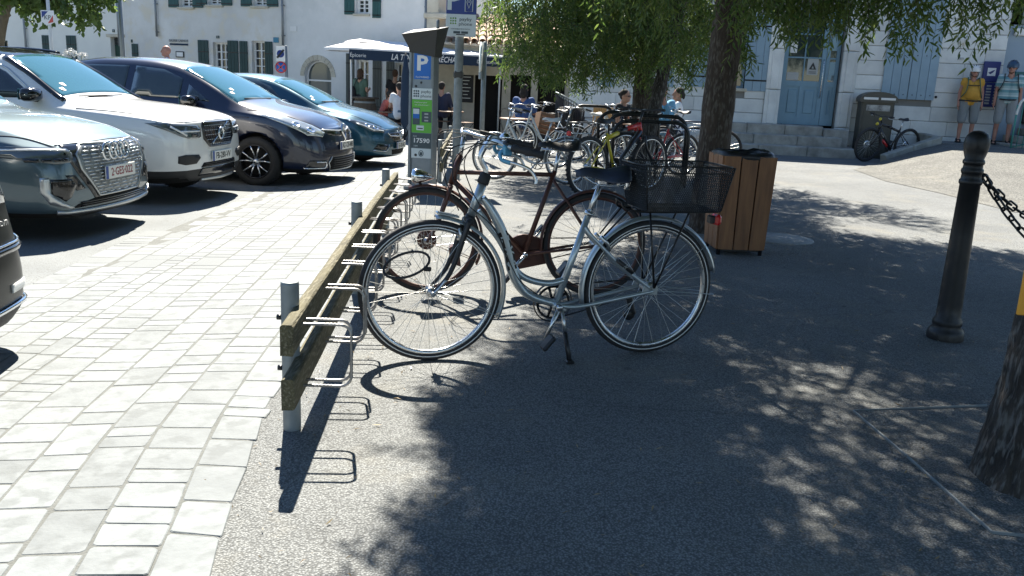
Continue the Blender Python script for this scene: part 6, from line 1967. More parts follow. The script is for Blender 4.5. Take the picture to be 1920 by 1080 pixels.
# ---- navy people carrier
SX = dict(L=4.34, W=.92, fo=.87, wbase=2.70, wr_=.325, sh=.965, bulge=.10, skirt=.0,
  zb=[(0, .20), (.3, .18), (1, .19), (4.1, .22), (4.34, .4)],
  zt=[(0, .80), (.05, .845), (.2, .915), (.5, .99), (.8, 1.05), (1.02, 1.09), (1.15, 1.13), (1.6, 1.38), (2.0, 1.555), (2.5, 1.63), (3.3, 1.62), (4.0, 1.50), (4.2, 1.2), (4.34, 1.0)],
  zs=[(0, .71), (.3, .82), (.6, .90), (1.0, .95), (1.5, .98), (2.5, 1.02), (4.1, 1.08), (4.34, .9)],
  w=[(0, .60), (.05, .68), (.15, .775), (.3, .85), (.55, .90), (.9, .92), (3.5, .92), (4.1, .86), (4.34, .7)],
  wr=[(0, .48), (.2, .58), (.5, .68), (1.0, .76), (1.5, .73), (2.1, .62), (3.4, .60), (4.1, .55), (4.34, .5)],
  sb=[(0, .08), (.2, .03), (.35, .0), (.5, .01), (.65, .04), (.8, .10)])
n_ = Car('car', (-2.50, 12.35, gz(-3.0, 12.3)), R(-8), SX, 'navy blue people carrier with diamond badge and dark two-tone alloy wheel', 'car_navy')
n_.wheels('five', 'alloy_dark')
h = n_.patch('headlight', [(-.02, -.53, .76), (-.02, -.62, .70), (-.15, -.80, .73), (-.45, -.87, .84), (-.80, -.885, .945), (-.72, -.84, .965), (-.40, -.74, .93), (-.15, -.62, .85)], (.62, -.62, .48), 'lamp_clear', .007, mirror=True)
for k, q in enumerate(h):
    sg = 1 if k == 0 else -1
    for (x, y, z, r_) in ((-.16, -.70, .77, .055), (-.34, -.78, .83, .05)):
        p, nn_ = n_.at((x, y * sg, z), (.62, -.62 * sg, .48))
        mb = MB(); mb.lathe([(.001, -.002), (r_ * .5, .002), (r_ * .8, .008), (r_, .010), (r_ + .006, .004), (r_ + .008, -.01)], 20)
        mb.build('lamp_reflector', MATS['chrome'], q, p + nn_ * .006, nn_.to_track_quat('Z', 'Y').to_euler())
gr = n_.patch('upper_grille', [(1, -.50, .755), (1, .50, .755), (1, .44, .70), (1, .15, .67), (1, -.15, .67), (1, -.44, .70)], F, 'gloss_black', .004)
n_.line('grille_strip', [(1, -.52, .762), (1, -.14, .740), (1, .14, .740), (1, .52, .762)], F, 'satin', .009, gr, off=.006)
p, _ = n_.at((1, 0, .74), F)
mb = MB(); mb.tube([(0, 0, .10), (0, .062, 0), (0, 0, -.10), (0, -.062, 0)], .016, 4, closed=True, smooth=False); mb.build('diamond_badge', MATS['chrome'], n_.root, (p.x + .02, 0, .725), (0, R(-14), 0))
n_.plate(.545, 'AZ-120-MB', off=.014)
li = n_.patch('lower_intake', [(1, -.46, .40), (1, .46, .40), (1, .50, .33), (1, .44, .235), (1, -.44, .235), (1, -.50, .33)], F, 'under_black', .005)
for k in range(5): n_.line('intake_bar', [(1, -.44, .26 + .03 * k), (1, .44, .26 + .03 * k)], F, 'alloy_dark', .008, li, off=.009)
n_.line('intake_frame', [(1, -.45, .405), (1, -.52, .33), (1, -.46, .225), (1, .46, .225), (1, .52, .33), (1, .45, .405)], F, 'satin', .010, off=.008, parent=n_.root)
fg = n_.patch('fog_pod', [(1, -.56, .37), (.6, -.76, .37), (.6, -.78, .27), (1, -.56, .25)], (.85, -.52, 0), 'gloss_black', .006, mirror=True)
for k, q in enumerate(fg):
    sg = 1 if k == 0 else -1
    n_.line('chrome_hook', [(.6, -.70 * sg, .345), (1, -.58 * sg, .345), (1, -.56 * sg, .30), (1, -.58 * sg, .262), (.6, -.78 * sg, .262)], (.85, -.52 * sg, 0), 'chrome', .012, q, off=.008)
hoodline(n_, 0, [(-.10, -.50, 1), (-.35, -.66, 1), (-1.0, -.82, 1)])
n_.patch('windscreen', [(-1.14, -.76, 2), (-1.10, 0, 2), (-1.14, .76, 2), (-1.98, .62, 2), (-1.98, -.62, 2)], (.02, 0, 1), 'screen_glass', .004, res=.08)
n_.patch('side_window', [(-1.95, -2, 1.10), (-1.95, -2, 1.36), (-2.25, -2, 1.47), (-2.65, -2, 1.50), (-2.65, -2, 1.11)], (0, -1, 0), 'side_glass', .005, res=.08, mirror=True)
n_.patch('quarter_window', [(-1.52, -2, 1.08), (-1.85, -2, 1.29), (-1.85, -2, 1.09)], (0, -1, 0), 'side_glass', .005, res=.08, mirror=True)
n_.patch('rear_window', [(-2.75, -2, 1.11), (-2.75, -2, 1.50), (-3.5, -2, 1.49), (-3.85, -2, 1.35), (-3.9, -2, 1.16)], (0, -1, 0), 'side_glass', .005, res=.08, mirror=True)
n_.line('panel_gap', [(-1.30, -2, .98), (-1.36, -2, .6), (-1.32, -2, .26)], (0, -1, 0), 'under_black', .004, mirror=True)
n_.line('panel_gap', [(-2.68, -2, 1.05), (-2.68, -2, .6), (-2.55, -2, .26)], (0, -1, 0), 'under_black', .004, mirror=True)
n_.line('side_crease', [(-.95, -2, .90), (-2.0, -2, .92), (-3.6, -2, .96)], (0, -1, 0), 'car_navy', .008, mirror=True)
n_.mirror_(-1.75, 1.05, 'gloss_black', 'satin', size=1.05)
for q in (0, 1): MB().tube([(-1.12 - .03 * q, .2 - .6 * q, 1.125), (-1.16, -.55 + .7 * q, 1.13)], .009, 5).build('wiper', MATS['trim_black'], n_.root)
# ---- teal-blue hatchback
OX = dict(L=4.02, W=.87, fo=.83, wbase=2.51, wr_=.31, sh=.965, bulge=.10, skirt=.0,
  zb=[(0, .20), (.3, .18), (1, .19), (3.8, .22), (4.02, .4)],
  zt=[(0, .70), (.05, .745), (.2, .83), (.5, .92), (.8, .975), (1.0, 1.01), (1.12, 1.06), (1.6, 1.29), (1.95, 1.42), (2.35, 1.475), (3.0, 1.46), (3.6, 1.36), (3.9, 1.1), (4.02, .9)],
  zs=[(0, .60), (.3, .72), (.6, .80), (1.0, .87), (1.5, .92), (2.5, .97), (3.8, 1.02), (4.02, .85)],
  w=[(0, .56), (.05, .64), (.15, .73), (.3, .80), (.55, .85), (.9, .87), (3.2, .87), (3.8, .82), (4.02, .65)],
  wr=[(0, .46), (.2, .56), (.5, .65), (1.0, .71), (1.5, .67), (2.0, .58), (3.1, .56), (3.8, .5), (4.02, .45)],
  sb=[(0, .08), (.2, .03), (.35, .0), (.5, .01), (.65, .04), (.8, .10)])
o_ = Car('car', (-2.10, 14.98, gz(-2.6, 14.9)), R(-8), OX, 'dark teal hatchback with round lightning badge nearest the cafe terrace', 'car_teal')
o_.wheels('five')
h = o_.patch('headlight', [(-.02, -.48, .665), (-.02, -.58, .62), (-.15, -.74, .65), (-.42, -.82, .75), (-.60, -.84, .83), (-.40, -.76, .83), (-.18, -.62, .76)], (.62, -.62, .48), 'lamp_glass', .007, mirror=True)
for k, q in enumerate(h):
    sg = 1 if k == 0 else -1
    for (x, y, z, r_) in ((-.14, -.64, .69, .045), (-.26, -.71, .73, .042)):
        p, nn_ = o_.at((x, y * sg, z), (.62, -.62 * sg, .48))
        mb = MB(); mb.lathe([(.001, -.002), (r_ * .5, .002), (r_ * .8, .008), (r_, .010), (r_ + .006, .004), (r_ + .008, -.01)], 20)
        mb.build('lamp_reflector', MATS['chrome'], q, p + nn_ * .006, nn_.to_track_quat('Z', 'Y').to_euler())
    o_.line('light_bar', [(-.05, -.54 * sg, .635), (-.15, -.72 * sg, .665), (-.42, -.81 * sg, .765)], (.62, -.62 * sg, .48), 'lamp_bright', .008, q, off=.008)
gr = o_.patch('grille', [(1, -.44, .60), (1, .44, .60), (1, .40, .53), (1, .26, .45), (1, -.26, .45), (1, -.40, .53)], F, 'gloss_black', .005)
o_.line('grille_strip', [(1, -.45, .605), (1, -.40, .555), (1, -.12, .535), (1, .12, .535), (1, .40, .555), (1, .45, .605)], F, 'chrome', .013, gr, off=.008)
p, _ = o_.at((1, 0, .55), F)
MB().tube(arc((0, 0), .062, 0, 2 * PI, 24, 'yz')[:-1], .011, 8, closed=True).tube([(0, -.08, .012), (0, .02, .012), (0, -.02, -.012), (0, .08, -.012)], .009, 5).build('ring_badge', MATS['chrome'], o_.root, (p.x + .02, 0, .555))
o_.plate(.385, 'EJ-120-AQ', off=.014)
o_.patch('lower_intake', [(1, -.36, .325), (1, .36, .325), (1, .32, .24), (1, -.32, .24)], F, 'under_black', .005)
fg = o_.patch('fog_pod', [(1, -.48, .41), (.6, -.68, .43), (.6, -.72, .35), (1, -.52, .31)], (.85, -.52, 0), 'gloss_black', .006, mirror=True)
for k, q in enumerate(fg):
    sg = 1 if k == 0 else -1
    o_.line('chrome_hook', [(1, -.47 * sg, .415), (1, -.47 * sg, .36), (1, -.53 * sg, .305), (.6, -.72 * sg, .325)], (.85, -.52 * sg, 0), 'chrome', .011, q, off=.008)
hoodline(o_, 0, [(-.10, -.48, 1), (-.35, -.62, 1), (-1.0, -.76, 1)])
o_.patch('windscreen', [(-1.10, -.70, 2), (-1.06, 0, 2), (-1.10, .70, 2), (-1.92, .57, 2), (-1.92, -.57, 2)], (.02, 0, 1), 'screen_glass', .004, res=.08)
o_.patch('side_window', [(-1.62, -2, 1.0), (-1.95, -2, 1.27), (-2.2, -2, 1.36), (-2.5, -2, 1.38), (-2.5, -2, 1.02)], (0, -1, 0), 'side_glass', .005, res=.08, mirror=True)
o_.patch('rear_window', [(-2.6, -2, 1.03), (-2.6, -2, 1.38), (-3.2, -2, 1.35), (-3.5, -2, 1.1)], (0, -1, 0), 'side_glass', .005, res=.08, mirror=True)
o_.mirror_(-1.62, .98, 'gloss_black', size=.95)
for q in (0, 1): MB().tube([(-1.08 - .03 * q, .2 - .6 * q, 1.055), (-1.12, -.5 + .7 * q, 1.06)], .008, 5).build('wiper', MATS['trim_black'], o_.root)
# ---- black car whose bumper corner enters at the left edge
DX = dict(AX); DX['zt'] = [(0, .98), (.05, 1.02), (.25, 1.06), (.6, 1.2), (1.0, 1.42), (1.4, 1.55), (2.0, 1.62), (2.9, 1.6), (3.4, 1.2), (4.2, 1.0), (4.59, .8)]
DX['zs'] = [(0, .93), (.3, .98), (2.5, .98), (4.2, .9), (4.59, .7)]
DX['w'] = [(0, .60), (.05, .68), (.15, .78), (.35, .88), (.7, .92), (1.5, .93), (3.6, .93), (4.3, .88), (4.59, .7)]
DX['sb'] = [(0, .06), (.30, .0), (.5, .0), (.62, .05), (.9, .09), (1, .14)]; DX['skirt'] = .30
k_ = Car('car', (-2.42, 3.55, gz(-3, 3.6)), R(-2), DX, 'glossy black car whose bumper corner enters the picture at the left edge', 'car_dark')
k_.wheels('five')
k_.line('bumper_strip', [(-.6, -1.2, .57), (-.2, -1.2, .56), (1, -.75, .56), (1, 0, .56), (1, .75, .56), (-.2, 1.2, .56), (-.6, 1.2, .57)], (.75, 0, 0), 'gloss_black', .018, off=.006, parent=k_.root)
k_.line('bumper_strip', [(1, -.85, .585), (1, 0, .585), (1, .85, .585)], F, 'chrome', .007, off=.012, parent=k_.root)
k_.line('lower_trim', [(1, -.85, .30), (1, 0, .30), (1, .85, .30)], F, 'chrome', .012, off=.01, parent=k_.root)
k_.patch('tail_light', [(1, .40, .90), (1, .80, .90), (1, .78, .76), (1, .42, .78)], (.8, .5, 0), 'lamp_glass', .006)
k_.patch('reflector', [(1, .45, .40), (1, .62, .40), (1, .62, .36), (1, .45, .36)], F, 'lamp_bright', .008)
p, nn_ = k_.at((1, .50, .70), (.8, .6, 0))
text('Com', .06, MATS['chrome'], k_.root, (k_.at((1, .50, .69), F)[0].x + .01, .50, .69), (R(90), 0, R(97)), ext=.002)

for c_, xs in ((v, -1.42), (n_, -1.28), (o_, -1.2), (a, -1.44)):
    for k, (dx, y) in enumerate(((0, -.62), (-.06, -.52))): c_.patch('sticker', [(xs + dx, y, 2), (xs + dx, y + .07, 2), (xs + dx - .05, y + .07, 2), (xs + dx - .05, y, 2)], (.02, 0, 1), 'white', .007, res=.05, depth=.004)
# ================================================================== people
M('skin', (.46, .27, .19), .55, col2=(.40, .22, .155), vs=9); M('skin_tan', (.34, .18, .115), .55, col2=(.29, .15, .095), vs=9); M('skin_red', (.44, .22, .16), .5, col2=(.38, .18, .13), vs=9)
for nm, c in dict(top_yellow=(.62, .33, .05), shorts_grey=(.24, .26, .27), shorts_beige=(.30, .32, .33), top_green=(.09, .16, .12), top_black=(.02, .02, .025), top_red=(.36, .10, .09), top_white=(.74, .76, .80), top_navy=(.03, .035, .07), top_blue=(.16, .40, .62), top_royal=(.04, .09, .24), jeans=(.09, .17, .26), trousers_dark=(.03, .03, .035), strap_green=(.06, .17, .12), hair_brown=(.07, .04, .025), hair_dark=(.02, .016, .014), hair_auburn=(.16, .06, .03), hair_grey=(.25, .24, .22), sandal=(.02, .018, .017)).items():
    M(nm, c, .85, bump=.0015, bs=60, col2=tuple(q * .8 for q in c), vs=5)
ms = M('top_striped', (.5, .6, .6), .85); nt = ms.node_tree
tc = nt.nodes.new('ShaderNodeTexCoord'); sx_ = nt.nodes.new('ShaderNodeSeparateXYZ'); mm = nt.nodes.new('ShaderNodeMath'); mm.operation = 'MULTIPLY'; mm.inputs[1].default_value = 7.2
fr_ = nt.nodes.new('ShaderNodeMath'); fr_.operation = 'FRACT'; cr = nt.nodes.new('ShaderNodeValToRGB'); cr.color_ramp.interpolation = 'CONSTANT'
e = cr.color_ramp.elements; e[0].position = 0; e[0].color = (.14, .30, .34, 1); e[1].position = .42; e[1].color = (.52, .60, .60, 1); q = e.new(.6); q.color = (.33, .46, .48, 1)
nt.links.new(tc.outputs['Object'], sx_.inputs[0]); nt.links.new(sx_.outputs[2], mm.inputs[0]); nt.links.new(mm.outputs[0], fr_.inputs[0]); nt.links.new(fr_.outputs[0], cr.inputs[0]); nt.links.new(cr.outputs[0], nt.nodes['Principled BSDF'].inputs['Base Color'])

def remesh(segs, name, mat, parent, vox=.012, smooth=5, balls=()):
    mb = MB()
    for (a, ra, b, rb) in segs:
        mb.tube([a, b], [ra, rb], 10); mb.ball(a, ra, 10, 6); mb.ball(b, rb, 10, 6)
    for (c, r_, sc) in balls: mb.ball(c, r_, 14, 10, 0, sc)
    o = link_mesh(name, mb.mesh(name, mat))
    md = o.modifiers.new('r', 'REMESH'); md.mode = 'VOXEL'; md.voxel_size = vox; md.use_smooth_shade = True
    sm = o.modifiers.new('s', 'SMOOTH'); sm.iterations = smooth; sm.factor = .5
    me = evald(o, name); bpy.data.objects.remove(o)
    me.polygons.foreach_set('use_smooth', [True] * len(me.polygons))
    return link_mesh(name, me, parent)
def person(loc, rz, label, pose='stand', top='top_black', bottom='trousers_dark', skin='skin', hair='hair_brown', hairstyle='short', h=1.70, fat=1.0, sleeve=.55, legcover=1.0, lean=0.0, arms='hang', head_turn=0.0, shoes='sandal', vox=.013, helmet=None, glasses=False, group=None, hat=None, head_tilt=0.0):
    root = empty('person', loc, rz, label, 'person', group)
    k = h / 1.70; V = lambda x, y, z: Vector((x * k, y * k, z * k))
    f = fat
    if pose == 'stand':
        hipz = .90; pel = V(0, 0, hipz + .03)
        legs = {s: [V(s * .095 * f, 0, hipz), V(s * (.10 + .02 * f), -.015, .48), V(s * .125, .015, .085), V(s * .145, -.13, .035)] for s in (-1, 1)}
    else:
        hipz = .52; pel = V(0, .02, hipz + .02)
        legs = {s: [V(s * .095, 0, hipz), V(s * .13, -.42, .52), V(s * .13, -.40, .085), V(s * .14, -.53, .035)] for s in (-1, 1)}
    Rm = Matrix.Rotation(lean, 3, 'X')      # lean > 0 tips the trunk forwards (-y)
    T = lambda x, y, z: pel + Rm @ V(x, y, z)
    waist = T(0, -.01, .14); chest = T(0, 0, .34); neck = T(0, .01, .53); head = T(0, -.015, .655)
    sh = {s: T(s * .175, .005, .465) for s in (-1, 1)}
    A = {}
    for s in (-1, 1):
        if arms == 'hang': A[s] = [sh[s], T(s * (.215 + .05 * (f - 1) * 2), .03, .19), T(s * (.235 + .04 * (f - 1)), -.04, -.06)]
        elif arms == 'table': A[s] = [sh[s], T(s * .24, -.05, .20), T(s * .10, -.30, .20)]
        elif arms == 'front': A[s] = [sh[s], T(s * .22, -.02, .19), T(s * .12, -.24, .24)]
        elif arms == 'face': A[s] = [sh[s], T(s * .22, -.14, .24), T(s * .07, -.26, .46)]
    sg = []; balls = []
    for s in (-1, 1):
        L = legs[s]
        sg += [(L[0], .085 * f * k, L[1], .058 * k), (L[1], .056 * k, L[1] * .35 + L[2] * .65 + V(0, .012, .1), .05 * k), (L[1] * .35 + L[2] * .65 + V(0, .012, .1), .05 * k, L[2], .036 * k), (L[2] - V(0, -.02, .03), .036 * k, L[3], .03 * k)]
        a = A[s]
        sg += [(a[0], .052 * k, a[1], .040 * k), (a[1], .040 * k, a[2], .027 * k)]
        hd = (a[2] - a[1]).normalized()
        sd = Vector((s, 0, 0)) - hd * hd.x * s; sd.normalize(); fwd = hd.cross(sd)
        pm = a[2] + hd * .05 * k
        sg += [(a[2], .026 * k, pm, .030 * k)]
        for q, ln in ((-.024, .06), (-.008, .075), (.008, .07), (.022, .055)):
            b0 = pm + fwd * q * k + hd * .02 * k; b1 = b0 + hd * ln * .55 * k; b2 = b1 + (hd * .8 - sd * .5).normalized() * ln * .5 * k
            sg += [(b0, .0105 * k, b1, .0098 * k), (b1, .0098 * k, b2, .009 * k)]
        t0 = a[2] + hd * .025 * k - fwd * .026 * k; sg.append((t0, .012 * k, t0 + (hd * .8 - fwd * .6).normalized() * .055 * k, .0098 * k))
    for s in (-1, 1): sg += [(T(s * .075 * f, .01, .02), .10 * f * k, T(s * .07 * f, .0, .16), .088 * f * k), (T(s * .07 * f, 0, .16), .088 * f * k, T(s * .085, .0, .38), .10 * k), (T(s * .085, 0, .38), .098 * k, sh[s] - pel + pel if False else T(s * .15, .005, .45), .062 * k)]
    sg += [(T(0, .01, .46), .07 * k, neck + (head - neck) * .35, .052 * k)]
    if f > 1.1: balls.append((T(0, -.055, .19), .145 * f * k, (1.05, .8, 1.0)))
    Hm = Matrix.Rotation(head_turn, 3, 'Z') @ Matrix.Rotation(head_tilt, 3, 'X')
    HH = lambda x, y, z: head + Hm @ V(x, y, z)
    body_balls = balls + [(HH(0, .012, .03), .098 * k, (.80, 1.0, 1.05)), (HH(0, -.025, -.045), .068 * k, (.86, .95, 1.05)), (HH(0, -.106, -.012), .016 * k, (.8, 1.2, 1.1)), (HH(.078, .01, -.005), .02 * k, (.5, .8, 1.3)), (HH(-.078, .01, -.005), .02 * k, (.5, .8, 1.3)), (HH(0, -.082, -.075), .022 * k, (1.2, .8, .7))]
    sg2 = sg + [(HH(0, -.095, .03), .010 * k, HH(0, -.108, -.012), .014 * k)]
    remesh(sg2, 'body', MATS[skin], root, vox, 3, body_balls)
    # clothes
    cs = []; ex = .016 * k
    for s in (-1, 1):
        cs += [(T(s * .078 * f, .01, -.01), .10 * f * k + ex, T(s * .072 * f, 0, .16), .09 * f * k + ex), (T(s * .072 * f, 0, .16), .09 * f * k + ex, T(s * .087, 0, .37), .10 * k + ex), (T(s * .087, 0, .37), .10 * k + ex, T(s * .155, .005, .45), .064 * k + ex)]
        a = A[s]; e = a[0].lerp(a[1], min(1, sleeve)); cs += [(a[0], .054 * k + ex, e, .046 * k + ex * 1.3)]
        if sleeve > 1: cs += [(a[1], .042 * k + ex, a[1].lerp(a[2], sleeve - 1), .032 * k + ex)]
    remesh(cs, 'shirt', MATS[top], root, vox, 4, [(b[0], b[1] + ex, b[2]) for b in balls])
    cs = []
    for s in (-1, 1):
        L = legs[s]
        cs += [(T(s * .07 * f, .015, .06), .096 * f * k + .012, L[0], .094 * f * k + .014)]
        if legcover <= 1:
            e = L[0].lerp(L[1], legcover); cs += [(L[0], .09 * f * k + .016, e, (.088 - .024 * legcover) * k * max(1, f * .95) + .018)]
        else:
            cs += [(L[0], .09 * f * k + .016, L[1], .066 * k + .012), (L[1], .066 * k + .012, L[1].lerp(L[2], legcover - 1), .05 * k + .01)]
    remesh(cs, 'shorts' if legcover <= 1 else 'trousers', MATS[bottom], root, vox, 4)
    for s in (-1, 1):
        L = legs[s]; c = (L[2] + L[3]) / 2
        mb = MB(); mb.box((c.x, c.y - .005, .02 * k), (.095 * k, .265 * k, .03 * k), .012); mb.box((c.x, c.y - .05, .055 * k), (.098 * k, .04 * k, .05 * k), .012); mb.box((c.x, c.y + .06, .07 * k), (.09 * k, .03 * k, .06 * k), .01)
        mb.build('sandal' if shoes == 'sandal' else 'shoe', MATS[shoes], root)
    # hair
    if hair:
        hb = [(HH(0, .025, .055), .098 * k, (.86, .98, .92)), (HH(0, .06, .01), .075 * k, (1.0, .7, 1.0))]
        if hairstyle == 'long': hb += [(HH(0, .07, -.07), .075 * k, (1.05, .6, 1.3)), (HH(.06, .03, -.05), .05 * k, (.7, .9, 1.6)), (HH(-.06, .03, -.05), .05 * k, (.7, .9, 1.6))]
        if hairstyle == 'bun': hb += [(HH(0, .11, .05), .045 * k, (1, 1, 1))]
        if hairstyle == 'tail': hb += [(HH(0, .11, -.02), .03 * k, (1, 1, 2.4))]
        remesh([], 'hair', MATS[hair], root, max(.011, vox * .9), 2, hb)
    if not glasses:
        for s in (-1, 1): MB().ball(HH(s * .032, -.088, .012), .0085 * k, 8, 6).build('eye', MATS['ink'], root)
    else:
        g = MB()
        for s in (-1, 1): g.ball(HH(s * .034, -.088, .010), .031 * k, 10, 6, 0, (1, .35, .62), Hm); g.tube([HH(s * .062, -.075, .014), HH(s * .086, .0, .012)], .004, 5)
        g.tube([HH(-.02, -.098, .014), HH(.02, -.098, .014)], .004, 5); g.build('sunglasses', MATS['gloss_black'] if 'gloss_black' in MATS else MATS['ink'], root)
    MB().tube([HH(-.022, -.098, -.052), HH(0, -.104, -.054), HH(.022, -.098, -.052)], .0045 * k, 5).build('mouth', M('lips', (.30, .10, .09), .5), root)
    if helmet:
        mb = MB(); vs = []; fs = []; n = 24; m_ = 9
        for i in range(m_ + 1):
            t = R(102) * i / m_
            for q in range(n):
                a = 2 * PI * q / n
                rr = .128 * k * (1 + .035 * math.cos(6 * a) * math.sin(t))
                vs.append(HH(0, .012, .035) + Hm @ Vector((rr * .88 * math.sin(t) * math.cos(a), rr * 1.18 * math.sin(t) * math.sin(a), rr * 1.05 * math.cos(t))))
        for i in range(m_):
            for q in range(n): fs.append((i * n + q, (i + 1) * n + q, (i + 1) * n + (q + 1) % n, i * n + (q + 1) % n))
        mb.add(vs, fs, 0, True); ho = mb.build('helmet', MATS[helmet], root)
        for a in (-.9, -.45, 0, .45, .9):
            for (t0, t1) in ((-.75, -.25), (.0, .55)):
                P = []
                for t in lin(t0, t1, 4):
                    d = Vector((math.sin(a) * math.cos(t) * .80, math.sin(t) * 1.1, math.cos(a) * math.cos(t)))
                    P.append(HH(0, .012, .035) + Hm @ Vector((d.x * .129 * k, d.y * .13 * k, d.z * .132 * k)))
                MB().tube(P, .011 * k, 6, sx=.55).build('vent', MATS['ink'], ho)
        for s in (-1, 1): MB().tube([HH(s * .092, -.01, .0), HH(s * .072, -.045, -.07), HH(0, -.075, -.112)], .005, 5).build('chin_strap', MATS['ink'], ho)
    root['T'] = 0; del root['T']
    return root, T, HH, A
def face_to(d): return math.atan2(d[0], -d[1])       # heading for a figure whose front is -y
M('helmet_white', (.72, .72, .70), .35); M('helmet_blue', (.03, .07, .13), .4)
# the two cyclists by the cash machine
pw = AT(1806, 268, 19.45); pw.z = .44
w_, T, HH, A = person(pw, R(-14), 'cyclist in a yellow top, grey shorts and white helmet before the stone wall', 'stand', 'top_yellow', 'shorts_grey', 'skin_red', 'hair_grey', 'long', 1.62, 1.22, .25, .92, vox=.0105, helmet='helmet_white', glasses=True, group='cyclists standing by the post office')
for s in (-1, 1):
    MB().tube(smoothpath([T(s * .10, .12, .46), T(s * .115, -.02, .525), T(s * .125, -.135, .40), T(s * .155, -.17, .22), T(s * .21, -.06, .10)], 6), .022, 8, sx=1, sy=.4, upv=(0, -1, 0)).build('backpack_strap', MATS['strap_green'], w_)
MB().tube(smoothpath([T(-.125, -.15, .36), T(0, -.17, .355), T(.125, -.15, .36)], 4), .009, 6).build('chest_strap', MATS['ink'], w_)
MB().tube(smoothpath([T(-.26, .0, .03), T(-.14, -.20, .02), T(0, -.245, .015), T(.14, -.20, .02), T(.26, .0, .03)], 5), .014, 6).build('hip_belt', MATS['ink'], w_)
MB().box(T(0, -.258, .015), (.06, .02, .035), .006).build('buckle', MATS['ink'], w_)
MB().box(T(0, .19, .28), (.28, .16, .42), .05).build('backpack', MATS['strap_green'], w_)
pm_ = AT(1874, 272, 19.25); pm_.z = .44
m_, T, HH, A = person(pm_, R(-22), 'cyclist in a striped polo, pale shorts and dark blue helmet beside the bank sign', 'stand', 'top_striped', 'shorts_beige', 'skin_red', None, 'short', 1.74, 1.08, .55, .95, vox=.0105, helmet='helmet_blue', glasses=True, group='cyclists standing by the post office', head_turn=R(-18))
for s in (-1, 1):
    MB().tube(smoothpath([T(s * .10, .12, .46), T(s * .12, -.02, .525), T(s * .13, -.135, .40), T(s * .17, -.10, .26), T(s * .2, .0, .18)], 6), .024, 8, sx=1, sy=.4, upv=(0, -1, 0)).build('backpack_strap', MATS['ink'], m_)
MB().tube(smoothpath([T(-.13, -.15, .38), T(0, -.17, .37), T(.13, -.15, .38)], 4), .008, 6).build('chest_strap', MATS['ink'], m_)
MB().tube(smoothpath([T(-.2, .02, .02), T(-.1, -.15, .01), T(0, -.175, .005), T(.1, -.15, .01), T(.2, .02, .02)], 5), .017, 6).build('belt', MATS['ink'], m_)
MB().box(T(0, .17, .28), (.30, .15, .44), .05).build('backpack', MATS['ink'], m_)
# terrace guests
def seat_at(x, yhead, Y, hh=1.30):
    p = AT(x, yhead, Y); return Vector((p.x, Y, p.z - hh))
G1 = 'guests on the cafe terrace'
p = seat_at(676, 129, 24.6, 1.70); person(p, R(150), 'guest in a sage green top standing by the barrel table', 'stand', 'top_green', 'trousers_dark', 'skin', 'hair_brown', 'long', 1.68, 1.0, .45, 1.8, arms='front', group=G1)
MB().ball((p.x - .22, p.y - .05, p.z + 1.0), .19, 12, 8, 0, (.6, .9, 1.25)).tube(smoothpath([(p.x - .2, p.y - .05, p.z + 1.15), (p.x - .05, p.y - .12, p.z + 1.45), (p.x + .1, p.y, p.z + 1.42)], 4), .012, 6).build('shoulder_bag', MATS['trousers_dark'], label='black shoulder bag hanging on the guest in the green top', cat='bag')
p = seat_at(741, 132, 25.2, 1.76); person(p, R(172), 'man in a black t-shirt standing with his back turned under the awning', 'stand', 'top_black', 'trousers_dark', 'skin', 'hair_brown', 'short', 1.76, 1.1, .5, 1.8, group=G1)
p = seat_at(717, 171, 22.8, 1.22); person(p, R(75), 'guest in a faded red shirt bending over the terrace table', 'sit', 'top_red', 'trousers_dark', 'skin', 'hair_dark', 'bun', 1.68, 1.0, 1.5, 1.8, lean=R(24), arms='table', group=G1)
p = seat_at(750, 160, 22.4, 1.27); person(p, R(-150), 'guest in a white t-shirt and jeans seated beside the pay station', 'sit', 'top_white', 'jeans', 'skin', 'hair_dark', 'short', 1.72, 1.0, .5, 1.8, lean=R(6), arms='table', group=G1)
p = seat_at(829, 158, 23.4, 1.30); person(p, R(170), 'guest in a navy shirt seated with back turned right of the pay station', 'sit', 'top_navy', 'trousers_dark', 'skin', 'hair_dark', 'short', 1.74, 1.0, 1.2, 1.8, arms='table', group=G1)
p = seat_at(984, 162, 19.0, 1.30); person(p, R(160), 'guest in a royal blue shirt seated left of the hanging branches', 'sit', 'top_royal', 'trousers_dark', 'skin', 'hair_dark', 'long', 1.72, 1.05, .8, 1.8, arms='table', group=G1)
p = seat_at(1166, 168, 16.8, 1.30); person(p, R(60), 'seated woman in a black top and sunglasses left of the tree trunk', 'sit', 'top_black', 'trousers_dark', 'skin', 'hair_dark', 'bun', 1.68, .95, .15, 1.8, arms='table', glasses=True, group=G1, lean=R(8))
p = seat_at(1244, 165, 16.4, 1.30); person(p, R(-165), 'man in a light blue shirt seated with his back turned beside the slim tree', 'sit', 'top_blue', 'trousers_dark', 'skin_red', 'hair_brown', 'short', 1.74, 1.1, .7, 1.8, arms='table', group=G1, head_turn=R(-40))
p = seat_at(1272, 166, 16.9, 1.28); person(p, R(-100), 'woman in a white t-shirt with a dark ponytail at the same table', 'sit', 'top_white', 'trousers_dark', 'skin_tan', 'hair_dark', 'tail', 1.66, .95, .5, 1.8, arms='table', group=G1)
p = AT(312, 87, 20.5); person((p.x, p.y, p.z - 1.74), R(-70), 'bald man whose head shows above the navy car roof', 'stand', 'top_white', 'trousers_dark', 'skin_red', None, 'short', 1.74, 1.0, .5, 1.8, group='passers-by')
